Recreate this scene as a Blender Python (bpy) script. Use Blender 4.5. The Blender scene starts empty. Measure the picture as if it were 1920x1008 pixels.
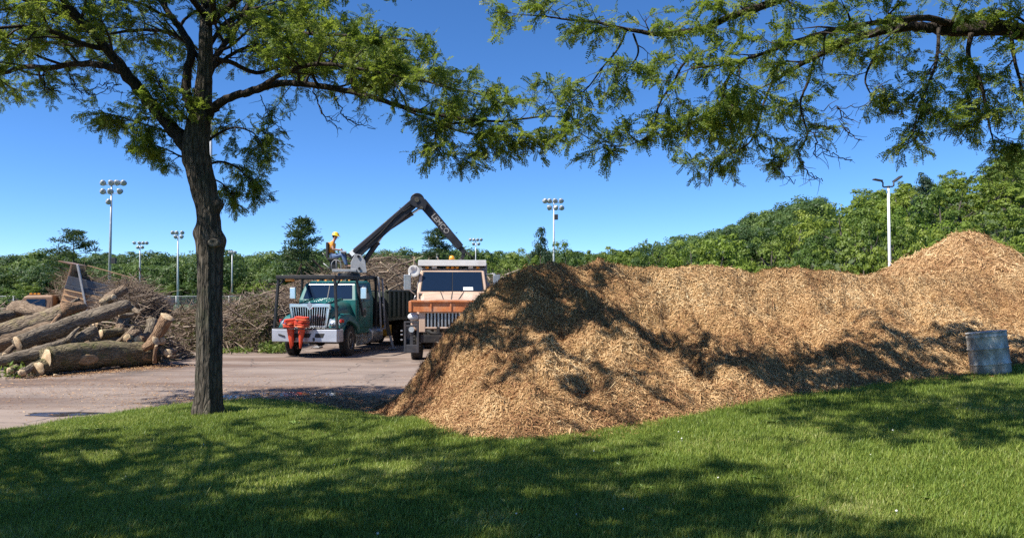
import bpy, bmesh, math, random
import numpy as np
from mathutils import Vector, Matrix, Euler, Quaternion
from mathutils import noise as mnoise

R = math.radians
random.seed(7)
rng = np.random.default_rng(11)
scene = bpy.context.scene
C = scene.collection

# ---------------------------------------------------------------- camera, sky, sun, exposure
EYE = 2.1            # eye height above the paved yard
FPX, CX, HY = 880.0, 600.0, 328.0      # focal length, centre and horizon in photo pixels
FR_X, FR_Y, FR_W = 0.0, -17.0, 1200.0  # the part of the photo plane that fills the frame
FR_H = FR_W * 537.0 / 1024.0
cam_d = bpy.data.cameras.new('camera')
cam = bpy.data.objects.new('camera', cam_d)
C.objects.link(cam)
cam.location = (0, 0, EYE)
cam.rotation_euler = (R(90), 0, 0)
cam_d.sensor_fit = 'HORIZONTAL'
cam_d.sensor_width = 36.0
cam_d.lens = 36.0 * FPX / FR_W
cam_d.shift_x = (FR_X + FR_W / 2 - CX) / FR_W
cam_d.shift_y = -(FR_Y + FR_H / 2 - HY) / FR_W
cam_d.clip_start = 0.05
cam_d.clip_end = 3000
scene.camera = cam

SUN_EL = 53.0
SUN_XY = Vector((-0.86, -0.50))        # horizontal direction towards the sun
world = bpy.data.worlds.new('World')
scene.world = world
world.use_nodes = True
wn = world.node_tree.nodes
wl = world.node_tree.links
wn.clear()
w_out = wn.new('ShaderNodeOutputWorld')
w_bg = wn.new('ShaderNodeBackground')
w_sky = wn.new('ShaderNodeTexSky')
w_sky.sky_type = 'NISHITA'
w_sky.sun_disc = False
w_sky.sun_elevation = R(SUN_EL)
w_sky.sun_rotation = math.atan2(SUN_XY.x, SUN_XY.y)
w_sky.altitude = 0
w_sky.air_density = 0.6
w_sky.dust_density = 0.0
w_sky.ozone_density = 8.0
w_bg.inputs['Strength'].default_value = 0.12
w_hs = wn.new('ShaderNodeHueSaturation')   # the phone's vivid blues, over the whole sky
w_hs.inputs['Saturation'].default_value = 1.11
w_hs.inputs['Hue'].default_value = 0.501
wl.new(w_sky.outputs[0], w_hs.inputs['Color'])
wl.new(w_hs.outputs[0], w_bg.inputs['Color'])
wl.new(w_bg.outputs[0], w_out.inputs['Surface'])

sun_d = bpy.data.lights.new('sun', 'SUN')
sun_d.energy = 5.0
sun_d.angle = R(0.53)
sun_d.color = (1.0, 0.945, 0.85)
sun = bpy.data.objects.new('sun', sun_d)
C.objects.link(sun)
_s = Vector((SUN_XY.x * math.cos(R(SUN_EL)), SUN_XY.y * math.cos(R(SUN_EL)), math.sin(R(SUN_EL)))).normalized()
sun.rotation_euler = _s.to_track_quat('Z', 'Y').to_euler()
sun.location = (-10, -10, 30)

vs = scene.view_settings
vs.view_transform = 'Standard'
vs.look = 'None'
vs.exposure = 0.8
vs.gamma = 1.0
vs.use_curve_mapping = False
cy = scene.cycles
cy.max_bounces = 6
cy.diffuse_bounces = 3
cy.glossy_bounces = 3
cy.transmission_bounces = 4
cy.transparent_max_bounces = 8
cy.caustics_reflective = False
cy.caustics_refractive = False
cy.use_denoising = False


# ---------------------------------------------------------------- helpers
def at(px, py, D):
    """a photo pixel at distance D as a point of the place"""
    return Vector(((px - CX) / FPX * D, D, EYE - (py - HY) / FPX * D))


def tag(o, label=None, cat=None, group=None, kind=None):
    if label: o['label'] = label
    if cat: o['category'] = cat
    if group: o['group'] = group
    if kind: o['kind'] = kind
    return o


def empty(name, loc=(0, 0, 0), rz=0.0):
    o = bpy.data.objects.new(name, None)
    C.objects.link(o)
    o.empty_display_size = 0.3
    o.location = loc
    o.rotation_euler = (0, 0, rz)
    return o


def copy_tree(o, parent=None):
    c = o.copy()
    C.objects.link(c)
    if parent is not None:
        c.parent = parent
    for ch in list(o.children):
        copy_tree(ch, c)
    return c


def mesh_np(name, verts, faces, mat=None, parent=None, smooth=False, nper=4, link=True, col=None):
    """one object out of numpy arrays; every face has nper corners"""
    me = bpy.data.meshes.new(name)
    verts = np.asarray(verts, dtype=np.float32).reshape(-1, 3)
    faces = np.asarray(faces, dtype=np.int32).reshape(-1, nper)
    n = len(faces)
    me.vertices.add(len(verts))
    me.vertices.foreach_set('co', verts.ravel())
    me.loops.add(n * nper)
    me.loops.foreach_set('vertex_index', faces.ravel())
    me.polygons.add(n)
    me.polygons.foreach_set('loop_start', np.arange(n, dtype=np.int32) * nper)
    if smooth:
        me.polygons.foreach_set('use_smooth', np.ones(n, dtype=bool))
    if col is not None:
        a = me.attributes.new('tint', 'FLOAT', 'POINT')
        a.data.foreach_set('value', np.asarray(col, dtype=np.float32).ravel())
    me.update(calc_edges=True)
    me.validate()
    if mat: me.materials.append(mat)
    o = bpy.data.objects.new(name, me)
    if link: C.objects.link(o)
    if parent is not None: o.parent = parent
    return o


class MB:
    """collects boxes, bars, tubes and lathes; build() links them as one mesh object"""

    def __init__(self):
        self.v, self.f = [], []

    def add(self, vs, fs):
        b = len(self.v)
        self.v.extend([tuple(x) for x in vs])
        self.f.extend([tuple(i + b for i in q) for q in fs])
        return self

    def box(self, c, s, rot=None):
        c = Vector(c)
        hx, hy, hz = s[0] / 2, s[1] / 2, s[2] / 2
        vs = [Vector((x, y, z)) for x in (-hx, hx) for y in (-hy, hy) for z in (-hz, hz)]
        if rot is not None:
            m = rot.to_matrix() if isinstance(rot, (Euler, Quaternion)) else rot
            vs = [m @ p for p in vs]
        return self.add([p + c for p in vs], [(0, 1, 3, 2), (4, 6, 7, 5), (0, 4, 5, 1), (2, 3, 7, 6), (0, 2, 6, 4), (1, 5, 7, 3)])

    def bar(self, p0, p1, w, h, up=(0, 0, 1)):
        p0, p1 = Vector(p0), Vector(p1)
        d = p1 - p0
        L = d.length
        d.normalize()
        u = Vector(up)
        if abs(d.dot(u)) > 0.98: u = Vector((0, 1, 0))
        x = d.cross(u).normalized()
        z = x.cross(d).normalized()
        return self.box((p0 + p1) / 2, (w, L, h), Matrix((x, d, z)).transposed())

    def tube(self, pts, rad, n=8, cap=True, tw=None):
        pts = [Vector(p) for p in pts]
        m = len(pts)
        if not hasattr(rad, '__len__'): rad = [rad] * m
        vs, fs = [], []
        ref = None
        for i, p in enumerate(pts):
            d = (pts[min(i + 1, m - 1)] - pts[max(i - 1, 0)])
            if d.length < 1e-9: d = Vector((0, 0, 1))
            d.normalize()
            if ref is None:
                ref = d.orthogonal().normalized()
            ref = (ref - d * ref.dot(d))
            ref = ref.normalized() if ref.length > 1e-6 else d.orthogonal().normalized()
            b = d.cross(ref)
            for k in range(n):
                a = 2 * math.pi * k / n
                r = rad[i]
                if tw is not None: r = r * tw(i, k, p)
                vs.append(p + (ref * math.cos(a) + b * math.sin(a)) * r)
        for i in range(m - 1):
            for k in range(n):
                k2 = (k + 1) % n
                fs.append((i * n + k, i * n + k2, (i + 1) * n + k2, (i + 1) * n + k))
        if cap:
            fs.append(tuple(range(n - 1, -1, -1)))
            fs.append(tuple((m - 1) * n + k for k in range(n)))
        return self.add(vs, fs)

    def cyl(self, p0, p1, r0, r1=None, n=16):
        return self.tube([p0, p1], [r0, r0 if r1 is None else r1], n)

    def lathe(self, prof, n=20, o=(0, 0, 0), axis='z'):
        """prof: (radius, height) pairs"""
        vs, fs = [], []
        o = Vector(o)
        for r, h in prof:
            for k in range(n):
                a = 2 * math.pi * k / n
                x, y = r * math.cos(a), r * math.sin(a)
                p = (x, y, h) if axis == 'z' else ((h, x, y) if axis == 'x' else (x, h, y))
                vs.append(o + Vector(p))
        for i in range(len(prof) - 1):
            for k in range(n):
                k2 = (k + 1) % n
                fs.append((i * n + k, i * n + k2, (i + 1) * n + k2, (i + 1) * n + k))
        if prof[0][0] > 1e-4: fs.append(tuple(range(n - 1, -1, -1)))
        if prof[-1][0] > 1e-4: fs.append(tuple((len(prof) - 1) * n + k for k in range(n)))
        return self.add(vs, fs)

    def prism(self, poly, a, b, axis='x'):
        """extrude a 2-D outline from a to b along an axis"""
        def P(u, w, t):
            return (t, u, w) if axis == 'x' else ((u, t, w) if axis == 'y' else (u, w, t))
        n = len(poly)
        vs = [P(u, w, a) for u, w in poly] + [P(u, w, b) for u, w in poly]
        fs = [tuple(range(n)), tuple(range(2 * n - 1, n - 1, -1))]
        fs += [(i, i + n, (i + 1) % n + n, (i + 1) % n) for i in range(n)]
        return self.add(vs, fs)

    def loft(self, rings, close=True):
        n = len(rings[0])
        vs = [p for r in rings for p in r]
        fs = []
        for i in range(len(rings) - 1):
            for k in range(n):
                k2 = (k + 1) % n
                fs.append((i * n + k, i * n + k2, (i + 1) * n + k2, (i + 1) * n + k))
        if close:
            fs.append(tuple(range(n - 1, -1, -1)))
            fs.append(tuple((len(rings) - 1) * n + k for k in range(n)))
        return self.add(vs, fs)

    def ball(self, c, s, n=14, m=9):
        prof = [(math.sin(math.pi * i / m), -math.cos(math.pi * i / m)) for i in range(m + 1)]
        prof[0] = (0.02, -1); prof[-1] = (0.02, 1)
        b = len(self.v)
        self.lathe(prof, n)
        for i in range(b, len(self.v)):
            p = self.v[i]
            self.v[i] = (c[0] + p[0] * s[0], c[1] + p[1] * s[1], c[2] + p[2] * s[2])
        return self

    def build(self, name, mat=None, parent=None, smooth=False, bevel=0.0, seg=2, link=True, auto=None):
        me = bpy.data.meshes.new(name)
        me.from_pydata(self.v, [], self.f)
        bm = bmesh.new()
        bm.from_mesh(me)
        bmesh.ops.recalc_face_normals(bm, faces=bm.faces)
        if auto is not None:
            for f in bm.faces: f.smooth = True
            for e in bm.edges:
                if len(e.link_faces) == 2 and e.calc_face_angle(0) > R(auto): e.smooth = False
        elif smooth:
            for f in bm.faces: f.smooth = True
        bm.to_mesh(me)
        bm.free()
        if mat: me.materials.append(mat)
        o = bpy.data.objects.new(name, me)
        if link: C.objects.link(o)
        if parent is not None: o.parent = parent
        if bevel > 0:
            md = o.modifiers.new('bevel', 'BEVEL')
            md.width = bevel; md.segments = seg; md.limit_method = 'ANGLE'; md.angle_limit = R(35)
        return o


def text_part(body, size, mat, parent, m, name='lettering', depth=0.002, bold=0.0):
    cu = bpy.data.curves.new(name, 'FONT')
    cu.body = body
    cu.size = size
    cu.extrude = depth
    cu.offset = bold
    cu.align_x = 'CENTER'
    cu.align_y = 'CENTER'
    cu.materials.append(mat)
    tmp = bpy.data.objects.new('text_source', cu)
    C.objects.link(tmp)
    bpy.context.view_layer.update()
    me = bpy.data.meshes.new_from_object(tmp.evaluated_get(bpy.context.evaluated_depsgraph_get()))
    bpy.data.objects.remove(tmp)
    me.materials.clear(); me.materials.append(mat)
    o = bpy.data.objects.new(name, me)
    C.objects.link(o)
    o.parent = parent
    o.matrix_local = m
    return o


# --- value noise on arrays
def _hash(ix, iy, seed):
    h = (ix.astype(np.int64) * 374761393 + iy.astype(np.int64) * 668265263 + seed * 1442695041) & 0xFFFFFFFF
    h = ((h ^ (h >> 13)) * 1274126177) & 0xFFFFFFFF
    h = (h ^ (h >> 16)) & 0xFFFF
    return h / 65535.0


def vnoise(x, y, seed=0):
    x = np.asarray(x, float); y = np.asarray(y, float)
    ix, iy = np.floor(x), np.floor(y)
    fx, fy = x - ix, y - iy
    fx = fx * fx * (3 - 2 * fx); fy = fy * fy * (3 - 2 * fy)
    a = _hash(ix, iy, seed); b = _hash(ix + 1, iy, seed)
    c = _hash(ix, iy + 1, seed); d = _hash(ix + 1, iy + 1, seed)
    return (a * (1 - fx) + b * fx) * (1 - fy) + (c * (1 - fx) + d * fx) * fy - 0.5


def fbm(x, y, s, seed=0, octv=4, gain=0.5):
    t = 0; a = 1.0
    for k in range(octv):
        t = t + a * vnoise(np.asarray(x) / s, np.asarray(y) / s, seed + k * 17)
        s *= 0.5; a *= gain
    return t


def sstep(t):
    t = np.clip(t, 0, 1)
    return t * t * (3 - 2 * t)


# ---------------------------------------------------------------- materials
def new_mat(name):
    m = bpy.data.materials.new(name)
    m.use_nodes = True
    nt = m.node_tree
    nt.nodes.clear()
    out = nt.nodes.new('ShaderNodeOutputMaterial')
    b = nt.nodes.new('ShaderNodeBsdfPrincipled')
    nt.links.new(b.outputs[0], out.inputs['Surface'])
    return m, nt, b, out


def nd(nt, t, **kw):
    n = nt.nodes.new(t)
    for k, v in kw.items(): setattr(n, k, v)
    return n


def coords(nt, scale=(1, 1, 1), which='Object'):
    tc = nd(nt, 'ShaderNodeTexCoord')
    mp = nd(nt, 'ShaderNodeMapping')
    mp.inputs['Scale'].default_value = scale
    nt.links.new(tc.outputs[which], mp.inputs['Vector'])
    return mp.outputs[0]


def noise_tex(nt, vec, scale, detail=4, rough=0.55):
    n = nd(nt, 'ShaderNodeTexNoise')
    n.inputs['Scale'].default_value = scale
    n.inputs['Detail'].default_value = detail
    n.inputs['Roughness'].default_value = rough
    if vec is not None: nt.links.new(vec, n.inputs['Vector'])
    return n.outputs['Fac']


def ramp(nt, fac, stops):
    r = nd(nt, 'ShaderNodeValToRGB')
    e = r.color_ramp.elements
    while len(e) < len(stops): e.new(0.5)
    for i, (p, c) in enumerate(stops):
        e[i].position = p
        e[i].color = (c[0], c[1], c[2], 1) if hasattr(c, '__len__') else (c, c, c, 1)
    nt.links.new(fac, r.inputs['Fac'])
    return r.outputs['Color']


def mix(nt, fac, a, b, mode='MIX'):
    m = nd(nt, 'ShaderNodeMix', data_type='RGBA', blend_type=mode)
    for s, v in ((m.inputs[0], fac), (m.inputs[6], a), (m.inputs[7], b)):
        if hasattr(v, 'is_linked') or hasattr(v, 'links'): nt.links.new(v, s)
        elif hasattr(v, '__len__'): s.default_value = (v[0], v[1], v[2], 1)
        else: s.default_value = v
    return m.outputs[2]


def bump(nt, b, h, strength=0.3, dist=0.02):
    bn = nd(nt, 'ShaderNodeBump')
    bn.inputs['Strength'].default_value = strength
    bn.inputs['Distance'].default_value = dist
    nt.links.new(h, bn.inputs['Height'])
    nt.links.new(bn.outputs[0], b.inputs['Normal'])


def mat_plain(name, c1, c2=None, rough=0.6, metal=0.0, scale=6.0, bumps=0.0, bdist=0.01, dirt=None, dirt_amt=0.4, coat=0.0, stretch=(1, 1, 1), spec=0.5):
    """two tones of one paint or stuff mixed by noise, with optional dirt patches"""
    m, nt, b, out = new_mat(name)
    v = coords(nt, stretch)
    c2 = c2 or tuple(x * 0.75 for x in c1)
    n1 = noise_tex(nt, v, scale, 6)
    col = ramp(nt, n1, [(0.3, c2), (0.65, c1)])
    if dirt is not None:
        n2 = noise_tex(nt, v, scale * 0.37, 7, 0.65)
        f = ramp(nt, n2, [(0.48, 0.0), (0.7, dirt_amt)])
        col = mix(nt, f, col, dirt)
    nt.links.new(col, b.inputs['Base Color'])
    r = nd(nt, 'ShaderNodeMapRange')
    r.inputs['To Min'].default_value = max(0.05, rough - 0.12)
    r.inputs['To Max'].default_value = min(1, rough + 0.12)
    nt.links.new(n1, r.inputs['Value'])
    nt.links.new(r.outputs[0], b.inputs['Roughness'])
    b.inputs['Metallic'].default_value = metal
    b.inputs['Specular IOR Level'].default_value = spec
    if coat: 
        b.inputs['Coat Weight'].default_value = coat
        b.inputs['Coat Roughness'].default_value = 0.15
    if bumps: bump(nt, b, noise_tex(nt, v, scale * 3, 6), bumps, bdist)
    return m


def mat_leaf(name, stops, trans=0.35, attr=None, tcol=(0.30, 0.42, 0.05), rough=0.5, patch=0.0):
    """leaves: each instance or object takes its own tone; light comes through"""
    m, nt, b, out = new_mat(name)
    if attr:
        a = nd(nt, 'ShaderNodeAttribute', attribute_name=attr)
        f = a.outputs['Fac']
    else:
        f = nd(nt, 'ShaderNodeObjectInfo').outputs['Random']
    if patch:
        g = nd(nt, 'ShaderNodeNewGeometry')
        n = noise_tex(nt, g.outputs['Position'], patch, 3)
        ad = nd(nt, 'ShaderNodeMath', operation='ADD')
        mu = nd(nt, 'ShaderNodeMath', operation='MULTIPLY')
        nt.links.new(f, mu.inputs[0]); mu.inputs[1].default_value = 0.65
        nt.links.new(mu.outputs[0], ad.inputs[0])
        sb = nd(nt, 'ShaderNodeMath', operation='SUBTRACT'); nt.links.new(n, sb.inputs[0]); sb.inputs[1].default_value = 0.33
        nt.links.new(sb.outputs[0], ad.inputs[1])
        f = ad.outputs[0]
    col = ramp(nt, f, stops)
    nt.links.new(col, b.inputs['Base Color'])
    b.inputs['Roughness'].default_value = rough
    b.inputs['Specular IOR Level'].default_value = 0.25
    tr = nd(nt, 'ShaderNodeBsdfTranslucent')
    tc = mix(nt, 0.5, col, tcol)
    nt.links.new(tc, tr.inputs['Color'])
    mx = nd(nt, 'ShaderNodeMixShader')
    mx.inputs[0].default_value = trans
    nt.links.new(b.outputs[0], mx.inputs[1])
    nt.links.new(tr.outputs[0], mx.inputs[2])
    nt.links.new(mx.outputs[0], out.inputs['Surface'])
    return m


def mat_bark(name, c_lo, c_hi, moss=None, scale=1.0, strength=0.9):
    m, nt, b, out = new_mat(name)
    v = coords(nt, (9 * scale, 9 * scale, 1.6 * scale))
    n1 = noise_tex(nt, v, 2.2, 8, 0.65)
    vo = nd(nt, 'ShaderNodeTexVoronoi', feature='DISTANCE_TO_EDGE')
    vo.inputs['Scale'].default_value = 2.6
    wv = mix(nt, 0.25, v, n1)
    nt.links.new(wv, vo.inputs['Vector'])
    cr = ramp(nt, vo.outputs['Distance'], [(0.0, 0.0), (0.22, 1.0)])
    col = ramp(nt, n1, [(0.3, c_lo), (0.7, c_hi)])
    col = mix(nt, ramp(nt, vo.outputs['Distance'], [(0.0, 0.7), (0.12, 0.0)]), col, tuple(x * 0.35 for x in c_lo))
    if moss:
        v2 = coords(nt, (1, 1, 1))
        n2 = noise_tex(nt, v2, 3.2, 6, 0.6)
        col = mix(nt, ramp(nt, n2, [(0.5, 0.0), (0.66, 0.75)]), col, moss)
    nt.links.new(col, b.inputs['Base Color'])
    b.inputs['Roughness'].default_value = 0.9
    b.inputs['Specular IOR Level'].default_value = 0.15
    hs = mix(nt, 0.6, n1, cr)
    bump(nt, b, hs, strength, 0.03)
    return m


M = {}
M['leaf'] = mat_leaf('locust_leaf', [(0.0, (0.046, 0.092, 0.022)), (0.4, (0.110, 0.168, 0.030)), (0.75, (0.20, 0.255, 0.038)), (1.0, (0.29, 0.32, 0.06))], 0.45, tcol=(0.36, 0.48, 0.05))
M['bark'] = mat_bark('locust_bark', (0.055, 0.046, 0.037), (0.165, 0.14, 0.11), (0.075, 0.075, 0.05), 1.0)
M['limb'] = mat_bark('limb_bark', (0.030, 0.024, 0.020), (0.075, 0.060, 0.048), None, 1.4, .6)
M['twig'] = mat_plain('twig_bark', (0.05, 0.036, 0.03), (0.028, 0.021, 0.018), 0.9, scale=20)
M['grass'] = mat_leaf('grass_blade', [(0.0, (0.08, 0.135, 0.022)), (0.4, (0.17, 0.245, 0.040)), (0.75, (0.28, 0.335, 0.068)), (1.0, (0.43, 0.41, 0.17))], 0.36, tcol=(0.40, 0.48, 0.08), rough=0.45, patch=0.9)
M['far_leaf'] = mat_leaf('woodland_leaf', [(0.0, (0.050, 0.092, 0.018)), (0.4, (0.120, 0.170, 0.024)), (0.75, (0.195, 0.245, 0.032)), (1.0, (0.27, 0.29, 0.055))], 0.28, tcol=(0.26, 0.38, 0.04), patch=0.22)
M['deep_leaf'] = mat_leaf('deep_woodland_leaf', [(0.0, (0.034, 0.070, 0.018)), (0.4, (0.082, 0.132, 0.022)), (0.75, (0.135, 0.188, 0.028)), (1.0, (0.19, 0.225, 0.04))], 0.25, tcol=(0.2, 0.34, 0.05), patch=0.25)
M['hill_leaf'] = mat_leaf('hill_leaf', [(0.0, (0.026, 0.054, 0.022)), (0.35, (0.055, 0.098, 0.030)), (0.7, (0.098, 0.152, 0.038)), (1.0, (0.16, 0.21, 0.05))], 0.25, tcol=(0.24, 0.36, 0.06), patch=0.035)
M['bright_leaf'] = mat_leaf('bright_leaf', [(0.0, (0.09, 0.15, 0.02)), (0.6, (0.145, 0.215, 0.026)), (1.0, (0.20, 0.25, 0.04))], 0.3, tcol=(0.25, 0.4, 0.03), patch=0.3)
M['pine_leaf'] = mat_leaf('pine_needles', [(0.0, (0.018, 0.040, 0.020)), (0.6, (0.035, 0.066, 0.030)), (1.0, (0.06, 0.09, 0.035))], 0.15, patch=0.5)
M['far_bark'] = mat_plain('far_bark', (0.09, 0.075, 0.06), (0.05, 0.04, 0.032), 0.9, scale=3)


# ---------------------------------------------------------------- scatter by geometry nodes (only for stuff)
_sc = {}


def scatter(name, pts, rots, scales, idx, variants, parent=None):
    me = bpy.data.meshes.new(name)
    pts = np.asarray(pts, np.float32)
    n = len(pts)
    me.vertices.add(n)
    me.vertices.foreach_set('co', pts.ravel())
    a = me.attributes.new('rot', 'FLOAT_VECTOR', 'POINT'); a.data.foreach_set('vector', np.asarray(rots, np.float32).ravel())
    a = me.attributes.new('scl', 'FLOAT', 'POINT'); a.data.foreach_set('value', np.asarray(scales, np.float32).ravel())
    a = me.attributes.new('var', 'INT', 'POINT'); a.data.foreach_set('value', np.asarray(idx, np.int32).ravel())
    me.update()
    o = bpy.data.objects.new(name, me)
    C.objects.link(o)
    if parent is not None: o.parent = parent
    key = tuple(v.name for v in variants)
    if key not in _sc:
        col = bpy.data.collections.new(name + '_kinds')
        for v in variants: col.objects.link(v)
        ng = bpy.data.node_groups.new(name + '_scatter', 'GeometryNodeTree')
        ng.interface.new_socket('Geometry', in_out='INPUT', socket_type='NodeSocketGeometry')
        ng.interface.new_socket('Geometry', in_out='OUTPUT', socket_type='NodeSocketGeometry')
        N, L = ng.nodes, ng.links
        gi, go = N.new('NodeGroupInput'), N.new('NodeGroupOutput')
        ci = N.new('GeometryNodeCollectionInfo')
        ci.inputs['Collection'].default_value = col
        ci.inputs['Separate Children'].default_value = True
        ci.inputs['Reset Children'].default_value = True
        ip = N.new('GeometryNodeInstanceOnPoints')
        ip.inputs['Pick Instance'].default_value = True

        def att(nm, t):
            q = N.new('GeometryNodeInputNamedAttribute'); q.data_type = t
            q.inputs['Name'].default_value = nm
            return q.outputs[0]
        e2r = N.new('FunctionNodeEulerToRotation')
        L.new(att('rot', 'FLOAT_VECTOR'), e2r.inputs[0])
        L.new(gi.outputs[0], ip.inputs['Points'])
        L.new(ci.outputs[0], ip.inputs['Instance'])
        L.new(att('var', 'INT'), ip.inputs['Instance Index'])
        L.new(e2r.outputs[0], ip.inputs['Rotation'])
        L.new(att('scl', 'FLOAT'), ip.inputs['Scale'])
        L.new(ip.outputs[0], go.inputs[0])
        _sc[key] = ng
    md = o.modifiers.new('scatter', 'NODES')
    md.node_group = _sc[key]
    o['kind'] = 'stuff'
    return o


# ---------------------------------------------------------------- lie of the land
EDGE_X = np.array([-40, -20, -12, -7.7, -7.3, -6.9, -6.3, -5.9, -5.0, -4.06, -3.0, -2.2, -1, 1, 4, 8, 14, 30.])
EDGE_Y = np.array([3.0, 7.5, 9.6, 11.3, 11.8, 12.7, 13.8, 14.2, 14.6, 14.3, 13.3, 12.5, 12.4, 13, 14, 14.5, 15, 15.])


def edge_y(x):
    return np.interp(x, EDGE_X, EDGE_Y)


def lawn_z(x, y):
    x = np.asarray(x, float); y = np.asarray(y, float)
    xs = np.clip(x, -14, 16)
    z = 0.42 + 0.045 * xs + 0.0032 * xs * np.abs(xs)
    z = np.maximum(z, 0.16)
    z = z + 0.05 * fbm(x, y, 2.6, 5, 2)
    d = (edge_y(x) - y)
    return 0.03 + (z - 0.03) * sstep(d / 2.6) ** 0.8


def hill_z(x, y):
    x = np.asarray(x, float); y = np.asarray(y, float)
    left = 0.045 * np.clip(y - 170, 0, 330) * (1 + 0.75 * fbm(x, y, 130, 31, 3))
    right = np.clip((x - 27) * 0.30, 0, 40) * sstep((y - 58) / 34.0)
    return np.maximum(left, right)


def hit(px, py, zf=None):
    """ground point seen at a photo pixel"""
    D = 6.0
    for _ in range(40):
        x = (px - CX) / FPX * D
        z = float(zf(x, D)) if zf else 0.0
        D = 0.5 * D + 0.5 * (EYE - z) * FPX / (py - HY)
    x = (px - CX) / FPX * D
    return Vector((x, D, float(zf(x, D)) if zf else 0.0))


# field out to the horizon, with the wooded hills rising from it
def grid_sheet(name, xs, ys, zf, mat, kind='structure', smooth=True):
    X, Y = np.meshgrid(xs, ys)
    Z = zf(X, Y)
    nx, ny = len(xs), len(ys)
    i = np.arange(ny - 1)[:, None] * nx + np.arange(nx - 1)[None, :]
    f = np.stack([i, i + 1, i + nx + 1, i + nx], -1).reshape(-1, 4)
    o = mesh_np(name, np.stack([X, Y, Z], -1), f, mat, None, smooth)
    o['kind'] = kind
    return o


m, nt, b, _ = new_mat('field')
v = coords(nt)
n1 = noise_tex(nt, v, 0.9, 8, 0.65)
col = ramp(nt, n1, [(0.3, (0.035, 0.06, 0.015)), (0.55, (0.06, 0.09, 0.022)), (0.75, (0.12, 0.11, 0.05))])
nt.links.new(col, b.inputs['Base Color']); b.inputs['Roughness'].default_value = 0.95
bump(nt, b, n1, 0.6, 0.1)
M['field'] = m

grid_sheet('ground', np.concatenate([np.linspace(-1200, -130, 20), np.linspace(-120, 120, 61), np.linspace(130, 1200, 20)]),
           np.concatenate([np.linspace(-60, 40, 6), np.linspace(46, 130, 43), np.linspace(140, 520, 39), np.linspace(600, 1600, 8)]),
           lambda X, Y: hill_z(X, Y) - 0.06, M['field'])

# paved yard: pinkish worn asphalt with stains of mulch, cracks and tyre tracks
m, nt, b, _ = new_mat('worn_asphalt')
v = coords(nt)
fine = noise_tex(nt, v, 60, 4, 0.7)
mid = noise_tex(nt, v, 1.3, 8, 0.65)
vs_ = coords(nt, (0.25, 1.0, 1))
big = noise_tex(nt, vs_, 0.55, 7, 0.62)
col = ramp(nt, fine, [(0.25, (0.175, 0.132, 0.106)), (0.5, (0.265, 0.205, 0.168)), (0.8, (0.365, 0.295, 0.25))])
col = mix(nt, ramp(nt, mid, [(0.42, 0.0), (0.72, 0.55)]), col, (0.20, 0.15, 0.12))
col = mix(nt, ramp(nt, big, [(0.47, 0.0), (0.62, 0.8)]), col, (0.12, 0.068, 0.042))
vt = coords(nt, (0.035, 0.9, 1))
trk = noise_tex(nt, vt, 1.6, 5, 0.6)
col = mix(nt, ramp(nt, trk, [(0.48, 0.0), (0.62, 0.45)]), col, (0.135, 0.10, 0.082))
spot = noise_tex(nt, v, 0.42, 3, 0.5)
col = mix(nt, ramp(nt, spot, [(0.60, 0.0), (0.72, 0.65)]), col, (0.075, 0.058, 0.05))
vo = nd(nt, 'ShaderNodeTexVoronoi', feature='DISTANCE_TO_EDGE')
vo.inputs['Scale'].default_value = 0.33
wv = nd(nt, 'ShaderNodeVectorMath', operation='ADD')
nz = nd(nt, 'ShaderNodeTexNoise'); nz.inputs['Scale'].default_value = 0.9; nz.inputs['Detail'].default_value = 6
nt.links.new(v, nz.inputs['Vector'])
nt.links.new(v, wv.inputs[0]); nt.links.new(nz.outputs['Color'], wv.inputs[1])
nt.links.new(wv.outputs[0], vo.inputs['Vector'])
crack = ramp(nt, vo.outputs['Distance'], [(0.0, 0.8), (0.011, 0.0)])
col = mix(nt, crack, col, (0.05, 0.04, 0.035))
nt.links.new(col, b.inputs['Base Color'])
b.inputs['Roughness'].default_value = 0.85
bump(nt, b, fine, 0.5, 0.006)
M['asphalt'] = m
grid_sheet('pavement', np.linspace(-70, 32, 52), np.linspace(3, 47, 23), lambda X, Y: 0 * X + 0.0, M['asphalt'])

# wet patch at the lawn's edge
m, nt, b, _ = new_mat('wet_asphalt')
b.inputs['Base Color'].default_value = (0.035, 0.03, 0.03, 1)
v = coords(nt)
nt.links.new(ramp(nt, noise_tex(nt, v, 3.0, 5), [(0.42, 0.03), (0.6, 0.35)]), b.inputs['Roughness'])
M['wet'] = m


def puddle(cx, cyy, rx, ry, seed):
    pts = []
    for k in range(40):
        a = 2 * math.pi * k / 40
        r = 1 + 0.75 * float(vnoise(math.cos(a) * 1.7 + seed, math.sin(a) * 1.7 + seed, 3)) + 0.25 * float(vnoise(math.cos(a) * 5, math.sin(a) * 5 + seed, 4))
        pts.append((cx + rx * r * math.cos(a), cyy + ry * r * math.sin(a), 0.006))
    mb = MB(); mb.add(pts, [tuple(range(40))])
    o = mb.build('puddle', M['wet']); o['kind'] = 'structure'


puddle(-5.75, 15.3, 0.75, 0.5, 1.3)
puddle(-4.2, 15.9, 1.0, 0.35, 4.7)
puddle(-7.9, 13.2, 0.7, 0.22, 9.1)

# ---------------------------------------------------------------- lawn
m, nt, b, _ = new_mat('lawn_soil')
v = coords(nt)
n1 = noise_tex(nt, v, 30, 6)
nt.links.new(ramp(nt, n1, [(0.3, (0.018, 0.030, 0.008)), (0.7, (0.045, 0.065, 0.016))]), b.inputs['Base Color'])
b.inputs['Roughness'].default_value = 0.95
M['lawn_soil'] = m

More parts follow.
